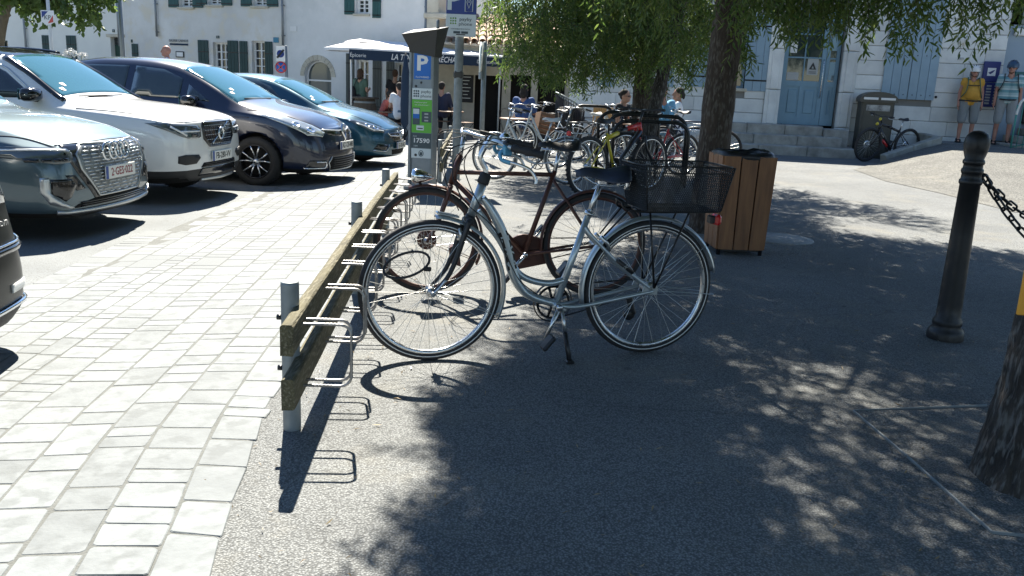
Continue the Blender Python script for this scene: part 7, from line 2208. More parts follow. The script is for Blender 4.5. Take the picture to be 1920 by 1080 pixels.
# ================================================================== street furniture
# litter bin
bz = gz(1.88, 7.38)
e = empty('litter_bin', (1.90, 7.42, bz), R(3), 'brown wooden slatted litter bin with black lid beside the thick trunk', 'litter bin')
W = .210
for side in range(4):
    rot = Matrix.Rotation(side * PI / 2, 3, 'Z')
    n = 3
    for k in range(n):
        x = (k - (n - 1) / 2) * (2 * W / n)
        mb = MB(); w = 2 * W / n - .012
        mb.add([rot @ Vector(v) for v in [(x * .94 - w * .47, -W * .94 - .011, .05), (x * .94 + w * .47, -W * .94 - .011, .05), (x * .94 + w * .47, -W * .94 + .011, .05), (x * .94 - w * .47, -W * .94 + .011, .05), (x * 1.04 - w * .52, -W * 1.04 - .011, .83), (x * 1.04 + w * .52, -W * 1.04 - .011, .83), (x * 1.04 + w * .52, -W * 1.04 + .011, .83), (x * 1.04 - w * .52, -W * 1.04 + .011, .83)]],
               [(0, 3, 2, 1), (4, 5, 6, 7), (0, 1, 5, 4), (1, 2, 6, 5), (2, 3, 7, 6), (3, 0, 4, 7)])
        mb.build('slat', MATS['bin_wood'], e)
mb = MB()
for sg in (-1, 1):
    for s2 in (-1, 1): mb.tube([(sg * W * .85, s2 * W * .85, 0), (sg * W * .9, s2 * W * .9, .82)], .018, 6)
mb.box((0, 0, .04), (W * 1.7, W * 1.7, .02)); mb.box((0, 0, .5), (W * 1.75, W * 1.75, .6)); mb.build('liner', MATS['black_plastic'], e)
mb = MB(); n = 28
vs = []; fs = []
rb = random.Random(2)
for i, (s_, z) in enumerate(((1.06, .79), (1.10, .82), (1.09, .85), (.93, .868), (.86, .85), (.84, .6))):
    for k in range(n):
        a = 2 * PI * k / n; ca, sa = math.cos(a), math.sin(a); q = max(abs(ca), abs(sa)); q = 1 / (q ** .8)
        vs.append((W * s_ * ca * q + rb.uniform(-.004, .004), W * s_ * sa * q + rb.uniform(-.004, .004), z + rb.uniform(-.008, .008) + (.012 * math.sin(a * 2 + 1) if i in (2, 3) else 0)))
for i in range(5):
    for k in range(n): fs.append((i * n + k, i * n + (k + 1) % n, (i + 1) * n + (k + 1) % n, (i + 1) * n + k))
mb.add(vs, fs, 0, True); mb.build('lid', MATS['black_plastic'], e)
# bollards and chain
prof = [(.001, 1.19), (.030, 1.186), (.055, 1.170), (.068, 1.145), (.072, 1.115), (.066, 1.075), (.053, 1.035), (.060, 1.028), (.062, 1.018), (.060, 1.008), (.054, 1.004), (.055, .985), (.062, .978), (.063, .966), (.060, .956), (.056, .952), (.058, .925), (.065, .918), (.066, .905), (.063, .896), (.058, .892), (.064, .60), (.071, .20), (.073, .13), (.085, .11), (.088, .09), (.082, .075), (.10, .055), (.108, .035), (.108, .0), (.108, -.1)]
def bollard(loc, label):
    e = empty('bollard', loc, 0, label, 'bollard', 'black bollards linked by chain')
    MB().lathe([(r_ * .92, z_) for r_, z_ in prof[::-1]], 28).build('post', MATS['cast_iron'], e)
    MB().tube([(.075 + .018 * math.cos(t), 0, .93 + .022 * math.sin(t)) for t in lin(0, 2 * PI, 14)[:-1]], .006, 6, closed=True).build('eyelet', MATS['cast_iron'], e)
    return e
bpos = G(1771, 634)
bollard((bpos.x, bpos.y, 0), 'black cast iron bollard standing on the shaded ground before the ramp')
def chain_run(a, b, sag, label):
    a, b = Vector(a), Vector(b); n = 160; pts = []
    for i in range(n + 1):
        t = i / n; p = a.lerp(b, t); p.z -= sag * 4 * t * (1 - t); pts.append(p)
    e = empty('chain', a, 0, label, 'chain', 'chains between bollards')
    lp = MB(); L, w, r_ = .060, .017, .0062
    P = [(L / 2 * (1 if k < 8 else -1) + w * math.sin(PI * (k % 8) / 7) * (1 if k < 8 else -1), 0, (w * math.cos(PI * (k % 8) / 7)) * (1 if k < 8 else -1)) for k in range(16)]
    me = lp.tube(P, r_, 6, closed=True).mesh('link', MATS['cast_iron'])
    pitch = L + 2 * w - 3.2 * r_; s = 0; k = 0; acc = 0; i = 0
    d = [0]
    for p, q in zip(pts[:-1], pts[1:]): d.append(d[-1] + (q - p).length)
    while s < d[-1]:
        j = min(n - 1, int(np.searchsorted(d, s))); p = pts[j]; t = (pts[min(n, j + 1)] - pts[max(0, j - 1)]).normalized()
        o = link_mesh('link', me, e, p - a); o.rotation_mode = 'QUATERNION'
        o.rotation_quaternion = t.to_track_quat('X', 'Z') @ Quaternion((1, 0, 0), PI / 2 * (k % 2) + .3)
        s += pitch; k += 1
eye = bpos + Vector((.09, 0, .915))
chain_run(eye, (4.3, 5.75, .90), .30, 'chain running from the bollard towards the ramp side')
chain_run(eye, (3.05, 3.55, .92), .36, 'chain hanging from the bollard towards the orange marked tree')
# orange board on the near tree
M('orange_board', (.80, .36, .03), .55)
oa, ob = AT(1911, 428, 2.72), AT(1917, 592, 2.70)
mb = MB(); mb.box((0, 0, 0), (.26, .012, oa.z - ob.z), .003)
eo = mb.build('warning_board', MATS['orange_board'], None, (oa.x + .165, 2.71, (oa.z + ob.z) / 2), (0, R(0), R(0)), 'orange board fixed to the near tree at the right edge', 'sign')
# parcel box of the post
M('box_bronze', (.085, .082, .068), .5, .2, col2=(.07, .068, .058), vs=6); M('scrawl', (.50, .50, .48), .6, col2=(.12, .12, .12), vs=9, det=6)
px0 = AT(1610, 290, 19.55); px1 = AT(1668, 292, 19.55)
bw = px1.x - px0.x
e = empty('parcel_box', (px0.x + bw / 2, 19.85, 0), R(-10), 'bronze coloured postal relay box with rounded top and scrawled label', 'post box')
MB().box((0, 0, .62), (bw, .55, 1.28), .03).build('cabinet', MATS['box_bronze'], e)
MB().box((0, -.28, .60), (bw * .84, .012, 1.08), .004).build('cabinet_door', MATS['box_bronze'], e)
ar = [(-bw / 2 - .05, 1.22)] + [(-(bw / 2 + .05) * math.cos(t), 1.28 + .17 * math.sin(t)) for t in lin(0, PI, 12)] + [(bw / 2 + .05, 1.22)]
MB().prism(ar, -.33, .30, 'y').build('lid', MATS['box_bronze'], e)
for s in (-1, 1): MB().box((s * bw * .26, -.336, 1.30), (bw * .44, .012, .05), .004).build('slot', MATS['white'], e)
MB().box((0, -.292, 1.10), (bw * .72, .008, .13), .003).build('label_plate', MATS['scrawl'], e)
MB().box((bw / 2 + .003, 0, .6), (.008, .5, 1.0)).build('side_panel', MATS['box_bronze'], e)
# green railing beside the steps
M('rail_green', (.06, .26, .22), .5, .1); M('rail_white', (.62, .66, .64), .5)
r0 = AT(1893, 287, 18.3); r1 = Vector((r0.x + 2.0, 17.7, r0.z))
e = empty('railing', r0, math.atan2(r1.y - r0.y, r1.x - r0.x), 'green steel stair railing with pale handrail at the right edge', 'railing')
MB().tube(smoothpath([(0, 0, .78), (.03, 0, .98), (.12, 0, 1.12), (.6, 0, 1.50), (1.2, 0, 1.95), (2.0, 0, 2.4)], 5), .026, 8).build('handrail', MATS['rail_white'], e)
MB().tube([(0, 0, 0), (0, 0, .98)], .018, 8).build('newel', MATS['rail_green'], e)
for k in range(10):
    x = .10 + .11 * k; MB().tube([(x, 0, .02 + x * .35), (x, 0, 1.06 + x * .75)], .0085, 6).build('baluster', MATS['rail_green'], e)
MB().tube([(0, 0, .12), (1.4, 0, .55)], .012, 6).build('bottom_rail', MATS['rail_green'], e)
e2 = empty('side_stairs', r0 + Vector((.25, .25, 0)), 0, 'pale stone side stairs behind the green railing', 'stairs')
for k in range(4): MB().box((.9 + .28 * k, .5, .09 + .16 * k), (1.9 - .0 * k, 1.0, .155), .012).build('tread', MATS['kerb_stone'], e2)
# pay station
M('meter_grey', (.24, .27, .29), .4, .5, col2=(.21, .24, .26), vs=8); M('meter_dark', (.035, .036, .036), .5); M('sign_blue', (.012, .14, .50), .4); M('sign_navy', (.012, .04, .22), .4); M('sign_lime', (.13, .46, .05), .45); M('sign_pale', (.62, .68, .68), .5); M('slate', (.06, .085, .095), .5); M('dot_green', (.16, .33, .06), .5)
my = 11.35; mc = AT(795, 300, my)
mzb = gz(mc.x, my)
e = empty('pay_station', (mc.x, my, mzb), R(-10), 'grey parking pay station with dark hood and green instruction panel', 'parking meter')
fw_, dp = .275, .28
mb = MB(); mb.box((0, 0, .87), (fw_, dp, 1.76), .02); mb.build('cabinet', MATS['meter_grey'], e)
mb = MB(); mb.box((-fw_ / 2 - .022, -.02, .87), (.043, dp * .8, 1.76), .012); mb.build('side_rail', MATS['galv_dull'], e)
MB().add([(-0.172, -0.153, 1.715), (0.159, -0.153, 1.665), (0.159, 0.153, 1.665), (-0.172, 0.153, 1.715), (-0.185, -0.171, 1.785), (0.168, -0.171, 1.765), (0.168, 0.171, 1.765), (-0.185, 0.171, 1.785), (-0.249, -0.243, 1.925), (0.206, -0.243, 1.995), (0.232, 0.216, 2.055), (-0.232, 0.216, 2.005)],
         [(3, 2, 1, 0), (0, 1, 5, 4), (1, 2, 6, 5), (2, 3, 7, 6), (3, 0, 4, 7), (4, 5, 9, 8), (5, 6, 10, 9), (6, 7, 11, 10), (7, 4, 8, 11), (8, 9, 10, 11)]).build('hood', MATS['meter_dark'], e)
yf = -dp / 2
FX = .79; FZ = lambda z: .29 + .916 * z
def mp(x0, x1, z0, z1, mat, name, th=.004, out=0):
    x0, x1, z0, z1 = x0 * FX, x1 * FX, FZ(z0), FZ(z1)
    return MB().box(((x0 + x1) / 2, yf - th / 2 - .001 - out, (z0 + z1) / 2), (x1 - x0, th, z1 - z0), .001).build(name, MATS[mat], e)
def mt(s, size, mat, x, z, par, sx=1, bold=.0, align='CENTER'): return text(s, size * .84, MATS[mat], par, (x * FX, yf - .0065, FZ(z)), (R(90), 0, 0), ext=.0007, sx=sx, bold=bold, align=align)
o = mp(-.14, .135, 1.20, 1.55, 'sign_blue', 'parking_panel'); mt('P', .30, 'white', -.01, 1.405, o, 1.15, .008); mt('FLOWBIRD', .038, 'white', 0, 1.228, o, 1.1)
for (x, z, r_) in ((-.02, 1.155, .014), (-.105, 1.105, .016), (-.09, .165, .018)): MB().lathe([(.001, -.006), (r_, -.006), (r_, .0)], 14, (x * FX, yf, FZ(z)), 'y').build('lock', MATS['meter_dark'], e)
o = mp(-.165, .165, .93, 1.08, 'sign_pale', 'payment_panel')
for i in range(3):
    for j in range(3): MB().lathe([(.001, -.0065), (.011, -.0065), (.011, -.003)], 10, ((-.13 + .034 * i) * FX, yf, FZ(.972 + .034 * j)), 'y').build('dot', MATS['slate'], o)
mt('payby', .062, 'slate', .065, 1.035, o, 1.1); mt('phone', .062, 'slate', .065, .975, o, 1.1)
o = mp(-.165, .165, .475, .925, 'sign_lime', 'instruction_panel')
mt("L'appli pour g\u00e9rer", .028, 'white', -.02, .89, o); mt('son stationnement !', .028, 'white', 0, .855, o)
q = mp(-.15, -.03, .585, .815, 'slate', 'phone_picture', out=.004); MB().box((-.09 * FX, yf - .0105, FZ(.735)), (.08, .002, .12)).build('screen', MATS['sign_pale'], q); MB().box((-.09 * FX, yf - .0115, FZ(.70)), (.08, .002, .055)).build('screen_map', MATS['sign_blue'], q)
q = mp(.0, .16, .62, .765, 'slate', 'card_picture', out=.004)
for k in range(3): MB().box((.08 * FX, yf - .0105, FZ(.735 - .045 * k)), (.05, .002, .018)).build('key', MATS['grey_plate'], q)
q = mp(-.085, .04, .51, .575, 'sign_pale', 'ticket', out=.004); MB().box((-.02 * FX, yf - .0105, FZ(.535)), (.07, .002, .012)).build('print_line', MATS['ink'], q)
o = mp(-.165, .165, .265, .468, 'slate', 'zone_panel'); mt('17590', .095, 'white', 0, .365, o, 1.12, .002); mt('ZONE', .022, 'sign_pale', -.11, .425, o); mt('17591', .03, 'sign_pale', -.09, .29, o)
o = mp(-.165, .165, .125, .258, 'sign_pale', 'crest_panel'); MB().tube([(.03 * math.cos(t), yf - .006, FZ(.19) + .036 * math.sin(t)) for t in lin(0, 2 * PI, 16)[:-1]], .004, 5, closed=True).box((0, yf - .006, FZ(.185)), (.034, .003, .04)).build('crest', MATS['slate'], o)
MB().tube([(.12, .1, 2.0), (.12, .1, 2.13)], .022, 10).build('lamp_stub', MATS['galv_dull'], e)
MB().box((.02, 0, .02), (.46, .42, .05), .008).build('base_plate', MATS['galv_dull'], e)
# parking sign on its post
sy = 12.0; sp_ = AT(858, 200, sy); sb_ = gz(sp_.x, sy)
e = empty('parking_sign', (sp_.x, sy, sb_), R(-4), 'blue and white parking sign on a grey post behind the pay station', 'sign')
MB().lathe([(.001, 2.75), (.055, 2.75), (.058, 2.73), (.058, 0)][::-1], 20).build('post', MATS['galv_dull'], e)
zb_ = AT(858, 69, sy).z - sb_; zm_ = AT(858, 27, sy).z - sb_
pw_ = .40
MB().box((.025, -.075, (zb_ + zm_) / 2), (pw_, .02, zm_ - zb_), .004).build('lower_plate', MATS['sign_pale'], e)
MB().box((.025, -.075, zm_ + .20), (pw_, .021, .40), .004).build('upper_plate', MATS['sign_navy'], e)
def st(s, size, mat, x, z, sx=1, bold=0): return text(s, size, MATS[mat], e, (x, -.0875, z), (R(90), 0, 0), ext=.0008, sx=sx, bold=bold)
st('P', .36, 'sign_pale', -.08, zm_ + .165, 1.05, .009)
MB().tube([(.075, -.088, zm_ + .035), (.075, -.088, zm_ + .32), (.175, -.088, zm_ + .32), (.175, -.088, zm_ + .035)], .006, 5, closed=True).build('phone_outline', MATS['sign_pale'], e)
MB().tube([(.125 + .028 * math.cos(t), -.088, zm_ + .155 + .028 * math.sin(t)) for t in lin(-.4, PI + .4, 10)] + [(.125, -.088, zm_ + .075)], .005, 5, closed=True).build('map_pin', MATS['sign_pale'], e)
MB().lathe([(.001, -.006), (.009, -.006), (.009, 0)], 10, (.125, -.085, zm_ + .155), 'y').build('map_pin_dot', MATS['sign_pale'], e)
for i in range(3):
    for j in range(3): MB().lathe([(.001, -.0105), (.0115, -.0105), (.0115, -.006)], 10, (-.11 + .031 * i, -.076, zm_ - .12 + .032 * j), 'y').build('dot', MATS['dot_green'], e)
st('payby', .062, 'slate', .085, zm_ - .065, 1.15); st('phone', .062, 'slate', .085, zm_ - .125, 1.15); st('DISPONIBLE PLUS FACILE', .022, 'slate', .02, zm_ - .19, 1.05)
for s in (-1, 1): MB().box((.025 + s * .052, -.0865, zm_ - .232), (.09, .004, .03)).build('badge', MATS['slate'], e)
MB().box((.025, -.0865, zb_ + .025), (.12, .004, .012)).build('slot', MATS['ink'], e)
MB().box((-.0, 0, AT(857, 140, sy).z - sb_), (.125, .125, .10), .02).build('clamp', MATS['meter_dark'], e)
# second post with a sign seen edge on
sy = 16.2; sp_ = AT(905, 200, sy); sb_ = gz(sp_.x, sy)
e = empty('sign_post', (sp_.x, sy, sb_), 0, 'grey post with a round sign seen edge-on before the awning', 'sign')
MB().lathe([(.001, 0), (.045, 0), (.045, AT(906, 79, sy).z - sb_), (.001, AT(906, 79, sy).z - sb_ + .01)], 14).build('post', MATS['galv_dull'], e)
MB().lathe([(.001, -.012), (.27, -.012), (.27, .012), (.001, .012)], 28, (0, 0, 0), 'y').build('round_sign', MATS['sign_pale'], e, (-.07, -.03, AT(905, 108, sy).z - sb_), (0, 0, R(-85)))
MB().box((-.06, -.03, AT(902, 141, sy).z - sb_), (.04, .2, .14), .008, Matrix.Rotation(R(12), 3, 'Z')).build('lower_sign', MATS['galv_dull'], e)
# no-parking plates, left
def pole_sign(x, Y, ytop, label, r_=.04, mat='galv_dull'):
    p = AT(x, 100, Y); b = gz(p.x, Y)
    e = empty('sign', (p.x, Y, b), 0, label, 'sign')
    MB().lathe([(.001, 0), (r_, 0), (r_, AT(x, ytop, Y).z - b), (.001, AT(x, ytop, Y).z - b + .01)], 12).build('post', MATS[mat], e)
    return e, p, b
sy = 22.5
e, p, b = pole_sign(536.5, sy, 86, 'no-parking square sign over a round no-stopping sign on the far pavement')
za, zb2 = AT(528, 87, sy).z - b, AT(528, 115, sy).z - b; xw = AT(536, 100, sy).x - AT(519, 100, sy).x
q = MB().box((-xw * .55, -.05, (za + zb2) / 2), (xw, .02, za - zb2), .004).build('square_plate', MATS['white'], e)
cz_ = (za + zb2) / 2; cx_ = -xw * .55
def disc(r_, y, mat, name, par, x=cx_, z=None): return MB().lathe([(.001, y), (r_, y), (r_, y + .012)], 28, (x, 0, z), 'y').build(name, MATS[mat], par)
disc(xw * .40, -.066, 'sign_navy', 'disc', q, z=cz_)
MB().box((cx_, -.068, cz_), (xw * 1.15, .006, .05), 0, Matrix.Rotation(R(-50), 3, 'Y')).build('slash', MATS['ink'], q)
zc2 = AT(526, 126, sy).z - b
q = disc(.145, -.05, 'bike_red', 'round_plate', e, z=zc2); disc(.115, -.056, 'sign_blue', 'disc', q, z=zc2)
for s in (-1, 1): MB().box((cx_, -.060, zc2), (.25, .005, .03), 0, Matrix.Rotation(R(45) * s, 3, 'Y')).build('cross_bar', MATS['bike_red'], q)
sy = 19.5
e, p, b = pole_sign(97, sy, -40, 'white post with a shield shaped heritage sign above the white car', .035, 'offwhite')
za, zb2 = AT(97, 20, sy).z - b, AT(97, 47, sy).z - b; hw_ = .14
q = MB().prism([(-hw_, za), (hw_, za), (hw_, zb2 + .06), (.05, zb2 + .01), (0, zb2), (-.05, zb2 + .01), (-hw_, zb2 + .06)], -.06, -.045, 'y').build('shield', MATS['white'], e)
MB().prism([(-hw_ + .02, za - .02), (.02, za - .02), (-hw_ + .02, za - .16)], -.064, -.0605, 'y').build('blue_field', MATS['sign_navy'], q)
MB().prism([(hw_ - .02, zb2 + .20), (hw_ - .02, zb2 + .06), (0, zb2 + .03)], -.064, -.0605, 'y').build('red_field', MATS['bike_red'], q)
text('KP', .13, MATS['slate'], q, (-.0, -.066, (za + zb2) / 2), (R(90), 0, 0), ext=.0008)
e, p, b = pole_sign(230, 24.5, -60, 'tall grey lamp column in front of the cream house', .06, 'zinc'); e['category'] = 'lamp post'; e.name = 'lamp_post'
MB().tube(smoothpath([(0, 0, 4.2), (0, -.1, 4.6), (0, -.5, 4.8)], 4), .04, 8).build('lamp_arm', MATS['zinc'], e); MB().box((0, -.7, 4.8), (.2, .5, .1), .03).build('lamp_head', MATS['zinc'], e)
MB().tube([(.06, 0, .0), (.06, 0, .3)], .03, 6).build('hatch', MATS['zinc'], e)
# white agapanthus behind the cars
e = empty('flowering_plant', AT(138, 130, 18.5), 0, 'white agapanthus flower heads rising behind the white car', 'plant')
e.location.z = gz(-9, 18.5); bz_ = e.location.z
M('stem', (.05, .10, .03), .7); rf = random.Random(9)
for (x, y) in ((118, 104), (126, 98), (133, 96), (140, 101), (152, 104), (159, 105), (130, 103)):
    p = AT(x, y, 18.5) - e.location
    MB().tube(smoothpath([(p.x * .6, 0, 0), (p.x * .9, 0, p.z * .6), (p.x, 0, p.z)], 4), .006, 5).build('stem', MATS['stem'], e)
    mb = MB()
    for k in range(26):
        d = Vector((rf.gauss(0, 1), rf.gauss(0, 1), rf.gauss(0, 1))).normalized(); c = p + d * .06
        s_ = d.orthogonal().normalized() * .018; t_ = d.cross(s_)
        mb.add([p + d * .02, c + s_, c + d * .02, c - s_], [(0, 1, 2, 3)]); mb.add([p + d * .02, c + t_, c + d * .02, c - t_], [(0, 1, 2, 3)])
    mb.build('flower', MATS['white'], e)
for k in range(14):
    a = k * .7; MB().tube(smoothpath([(.1 * math.cos(a), .1 * math.sin(a), 0), (.3 * math.cos(a), .3 * math.sin(a), .5), (.55 * math.cos(a), .5 * math.sin(a), .45)], 4), .014, 4, sx=.2, upv=(0, 0, 1)).build('leaf_blade', MATS['stem'], e)

# ================================================================== cafe terrace
aL = AT(655, 112, 23.0); aR = AT(952, 131, 25.0)
d = (aR - aL); d.z = 0; ang = math.atan2(d.y, d.x); Lw = d.length
zbot = (aL.z + aR.z) / 2 + .02; base = -.27
e = empty('awning', (aL.x, aL.y, base), ang, 'white topped terrace awning with lettered navy valance', 'awning')
hv = .27; z0 = zbot - base
mb = MB(); n = 40; vs = []; fs = []
for i in range(n + 1):
    x = Lw * i / n
    for (y, z) in ((0, z0 + hv), (0, z0 + .012 + .010 * abs(math.sin(i * PI / 2))), (.012, z0 + .012 + .010 * abs(math.sin(i * PI / 2))), (.012, z0 + hv)): vs.append((x, y + .006 * math.sin(i * .9), z))
for i in range(n):
    for q in range(4): fs.append((i * 4 + q, i * 4 + (q + 1) % 4, i * 4 + 4 + (q + 1) % 4, i * 4 + 4 + q)[::-1])
mb.add(vs, fs); mb.build('valance', MATS['navy_cloth'], e)
dpt = 2.3
mb = MB(); vs = []; fs = []
for i in range(25):
    x = Lw * i / 24
    for j in range(7):
        t = j / 6; vs.append((x + .85 * t * (1 - i / 24), dpt * t, z0 + hv + .02 + .32 * t - .03 * math.sin(PI * t) * abs(math.sin(i * PI / 4)) ** .5))
for i in range(24):
    for j in range(6): fs.append((i * 7 + j, i * 7 + 7 + j, i * 7 + 8 + j, i * 7 + 1 + j))
mb.add(vs, fs, 0, True)
mb.add([(0, 0, z0 + hv), (Lw, 0, z0 + hv), (Lw, 0, z0 + hv + .045), (0, 0, z0 + hv + .045)], [(0, 1, 2, 3)])
mb.build('canopy', MATS['white_cloth'], e)
MB().add([(-.005, 0, z0 + .02), (.18, .5, z0 + .09), (.18, .5, z0 + hv + .07), (-.005, 0, z0 + hv + .02)], [(0, 1, 2, 3)]).build('side_valance', MATS['navy_cloth'], e)
for (x, y) in ((.07, .08), (Lw * .5, .08), (Lw - .2, .08), (Lw - .6, dpt - .1)): MB().tube([(x, y, 0), (x, y, z0 + hv)], .025, 8).build('awning_post', MATS['offwhite'], e)
def axx(px, py): 
    p = on_plane(px, py, aL, Vector((math.sin(ang), -math.cos(ang), 0))); return (Vector((p.x - aL.x, p.y - aL.y, 0))).length, p.z - base
zt_ = z0 + hv * .48
text('\u00c9picerie', .135, MATS['white'], e, (axx(671, 106)[0], -.010, zt_), (R(90), 0, 0), ext=.001)
text('LA TOUR DU MAR\u00c9CHAL', .21, MATS['white'], e, (axx(797, 113)[0], -.010, zt_), (R(90), 0, 0), ext=.001, shear=.25, bold=.003, sx=.80)
text('D\u00e9gustation', .135, MATS['white'], e, (axx(914, 122)[0], -.010, zt_), (R(90), 0, 0), ext=.001)
# parasol
pc = AT(676, 74, 25.2)
e = empty('parasol', (pc.x, 25.2, -.3), 0, 'white cafe parasol left of the awning', 'parasol')
zt2 = pc.z + .3; rp = 1.02; hh = AT(676, 74, 25.2).z - AT(676, 96, 25.2).z
mb = MB(); mb.lathe([(rp, zt2 - hh - .02), (rp, zt2 - hh + .06), (.42, zt2 - .1), (.34, zt2 - .1)], 8, smooth=False); mb.build('canopy', MATS['white_cloth'], e)
MB().lathe([(.46, zt2 - .08), (.30, zt2 - .03), (.001, zt2 + .02)], 8, smooth=False).build('vent_cap', MATS['white_cloth'], e)
MB().tube([(0, 0, 0), (0, 0, zt2)], .03, 8).build('pole', MATS['offwhite'], e); MB().lathe([(.001, .06), (.25, .06), (.28, 0)], 16).build('foot', MATS['meter_dark'], e)
# folded navy parasol beside the pay station
p = AT(759, 240, 22.0)
e = empty('folded_parasol', (p.x, 22.0, -.25), 0, 'folded navy parasol standing left of the pay station', 'parasol')
MB().lathe([(.03, .3), (.10, .45), (.12, .9), (.10, 1.6), (.04, 2.05), (.001, 2.1)], 10).build('cloth', MATS['navy_cloth'], e); MB().tube([(0, 0, 0), (0, 0, 2.15)], .022, 8).build('pole', MATS['meter_dark'], e)
# barrel table
M('barrel_wood', (.13, .10, .07), .85, col2=(.08, .065, .05), vs=8, stretch=(6, 6, .6))
p = AT(684, 195, 24.0)
e = empty('barrel_table', (p.x, 24.0, -.3), 0, 'old wooden barrel used as a standing table', 'barrel')
for k in range(16):
    a0, a1 = 2 * PI * k / 16 + .012, 2 * PI * (k + 1) / 16 - .012
    MB().lathe([(.26, 0), (.32, .25), (.335, .5), (.32, .75), (.26, 1.0)], 2, a0=a0, a1=a1).build('stave', MATS['barrel_wood'], e)
for z, r_ in ((.1, .295), (.33, .338), (.67, .338), (.9, .295)): MB().lathe([(r_, -.025), (r_ + .006, 0), (r_, .025)], 24, (0, 0, z)).build('hoop', MATS['galv_dull'], e)
MB().lathe([(.30, .99), (.38, .99), (.38, 1.03), (.001, 1.035)], 24).build('table_top', MATS['barrel_wood'], e)
# bistro tables and folding chairs
M('table_wood', (.20, .12, .075), .6)
def table(x, Y, lab, zoff=0):
    p = AT(x, 200, Y); e = empty('cafe_table', (p.x, Y, gz(p.x, Y) + zoff), 0, lab, 'table', 'cafe tables')
    MB().lathe([(.001, .705), (.33, .705), (.34, .72), (.33, .735), (.001, .735)], 24).build('table_top', MATS['table_wood'], e)
    MB().tube([(0, 0, 0), (0, 0, .71)], .022, 8).build('pedestal', MATS['black_metal'], e)
    for k in range(3): a = k * 2.09; MB().tube([(0, 0, .08), (.25 * math.cos(a), .25 * math.sin(a), .012)], .014, 6).build('foot', MATS['black_metal'], e)
def chair(x, Y, rz, lab):
    p = AT(x, 200, Y); e = empty('cafe_chair', (p.x, Y, gz(p.x, Y)), rz, lab, 'chair', 'cafe chairs')
    for k in range(5): MB().box((0, -.16 + .08 * k, .46), (.38, .06, .018), .004).build('seat_slat', MATS['table_wood'], e)
    for s in (-1, 1):
        MB().tube([(s * .19, .22, .0), (s * .19, -.18, .45)], .011, 6).build('leg', MATS['black_metal'], e)
        MB().tube([(s * .18, -.24, .0), (s * .18, .2, .46), (s * .18, .27, .86)], .011, 6).build('back_leg', MATS['black_metal'], e)
    for z in (.66, .78): MB().box((0, .235 + (z - .66) * .2, z), (.38, .016, .07), .004).build('back_slat', MATS['table_wood'], e)
table(733, 22.7, 'round wooden cafe table between the red and white shirted guests'); table(846, 23.0, 'dark cafe table right of the pay station'); table(968, 18.2, 'cafe table before the guest in royal blue'); table(1204, 16.2, 'cafe table hidden behind the tree trunk by the woman in black')
chair(752, 22.4, R(30), 'folding chair under the guest in the white t-shirt'); chair(716, 22.8, R(-105), 'folding chair under the guest in the red shirt'); chair(829, 23.45, R(-10), 'folding chair under the guest in the navy shirt'); chair(870, 22.6, R(60), 'empty folding chair right of the parking sign post')
chair(985, 19.05, R(-20), 'folding chair under the guest in royal blue'); chair(1166, 16.8, R(-120), 'folding chair under the woman in black'); chair(1244, 16.45, R(15), 'folding chair under the man in light blue'); chair(1273, 16.95, R(80), 'folding chair under the woman in white')
# fruit crate stand and wire bin by the hanging branches
M('crate_wood', (.24, .14, .08), .8, col2=(.17, .10, .06), vs=6)
p = AT(1022, 205, 18.4)
e = empty('wooden_crate', (p.x, 18.4, gz(p.x, 18.4) + .42), R(18), 'slatted wooden crate tilted on a stand beneath the branches', 'crate'); e.rotation_euler = (R(-8), R(12), R(18))
for k in range(5):
    MB().box((0, -.16, .05 + .085 * k), (.42, .016, .062), .003).build('slat', MATS['crate_wood'], e); MB().box((0, .16, .05 + .085 * k), (.42, .016, .062), .003).build('slat', MATS['crate_wood'], e)
for s in (-1, 1):
    MB().box((s * .2, 0, .22), (.02, .30, .42), .003).build('end_board', MATS['crate_wood'], e)
MB().box((0, 0, -.22), (.36, .28, .42), .01).build('stand', MATS['trousers_dark'], e)
p = AT(1068, 212, 17.8)
e = empty('wire_bin', (p.x, 17.8, gz(p.x, 17.8)), R(10), 'tall dark wire mesh bin with sloping rim under the branches', 'bin')
MB().tube([(.30 * math.cos(t), .30 * math.sin(t), 1.12 - .16 * math.cos(t)) for t in lin(0, 2 * PI, 28)[:-1]], .016, 6, closed=True).build('rim', MATS['galv_dull'], e)
for k in range(36):
    a = 2 * PI * k / 36; MB().tube([(.26 * math.cos(a), .26 * math.sin(a), .3), (.30 * math.cos(a), .30 * math.sin(a), 1.12 - .16 * math.cos(a))], .007, 4).build('upright_wire', MATS['black_metal'], e)
for z in (.35, .5, .65, .8, .93): MB().tube([((.262 + .03 * (z - .3)) * math.cos(t), (.262 + .03 * (z - .3)) * math.sin(t), z) for t in lin(0, 2 * PI, 24)[:-1]], .006, 4, closed=True).build('ring_wire', MATS['black_metal'], e)
MB().lathe([(.001, .3), (.24, .3), (.25, 1.0), (.001, 1.02)], 18).build('liner', MATS['ink'], e); MB().tube([(0, 0, 0), (0, 0, .3)], .05, 8).build('leg', MATS['black_metal'], e)
M('kraft', (.42, .26, .11), .8)
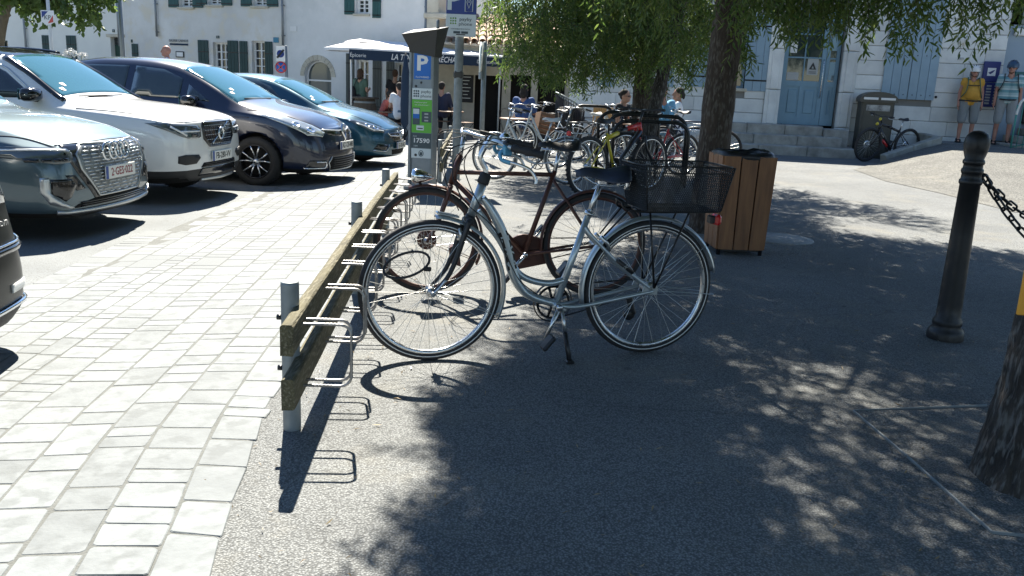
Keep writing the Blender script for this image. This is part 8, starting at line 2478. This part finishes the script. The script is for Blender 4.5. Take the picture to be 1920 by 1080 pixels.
p = AT(1132, 196, 17.4); 
e = empty('tan_screen', (p.x, 17.4, gz(p.x, 17.4)), R(5), 'tan wooden screen panel left of the woman in black', 'screen'); MB().box((0, 0, .80), (.40, .03, .42), .006).build('panel', MATS['kraft'], e)
for s in (-1, 1): MB().box((s * .17, .03, .5), (.03, .03, 1.0), .003).build('upright', MATS['crate_wood'], e)
p = AT(1181, 192, 16.2); MB().lathe([(.001, 0), (.035, 0), (.036, .14), (.012, .19), (.012, .23), (.001, .235)], 14).build('water_bottle', MATS['side_glass'] if 'side_glass' in MATS else MATS['ink'], None, (AT(1190, 190, 16.2).x, 16.2, gz(1.9, 16.2) + .735), None, 'small bottle on the table beside the woman in black', 'bottle')

# fallen leaves and grit on the asphalt
rl = np.random.default_rng(77); V = []; F = []
for k in range(900):
    if k < 500: x, y = rl.uniform(-.7, 3.6), rl.uniform(2.0, 8.5)
    elif k < 700: x, y = 1.85 + rl.normal(0, .5), 7.9 + rl.normal(0, .5)
    else: x, y = rx(rl.uniform(2.2, 8)) + rl.normal(.05, .10), 0; y = rl.uniform(2.0, 8.0); x = rx(y) + rl.normal(.05, .12)
    a = rl.uniform(0, 2 * PI); l = rl.uniform(.012, .045) if k < 700 else rl.uniform(.008, .028); w = l * rl.uniform(.14, .25); z = gz(x, y) + .006
    u = np.array([math.cos(a), math.sin(a), 0]); v_ = np.array([-math.sin(a), math.cos(a), 0]); c = np.array([x, y, z]); b = len(V)
    h1, h2 = rl.uniform(0, .008), rl.uniform(0, .01)
    V += [c - u * l / 2, c + v_ * w / 2 + [0, 0, h1], c + u * l / 2 + [0, 0, h2], c - v_ * w / 2 + [0, 0, h1]]; F.append((b, b + 1, b + 2, b + 3))
me = bpy.data.meshes.new('leaf_litter'); me.from_pydata([tuple(p) for p in V], [], F); me.materials.append(leaf_material('leaf_dry', (.10, .065, .03), (.32, .25, .13), .15))
tag(link_mesh('leaf_litter', me), 'dry fallen leaves scattered over the asphalt', 'leaves', kind='stuff')
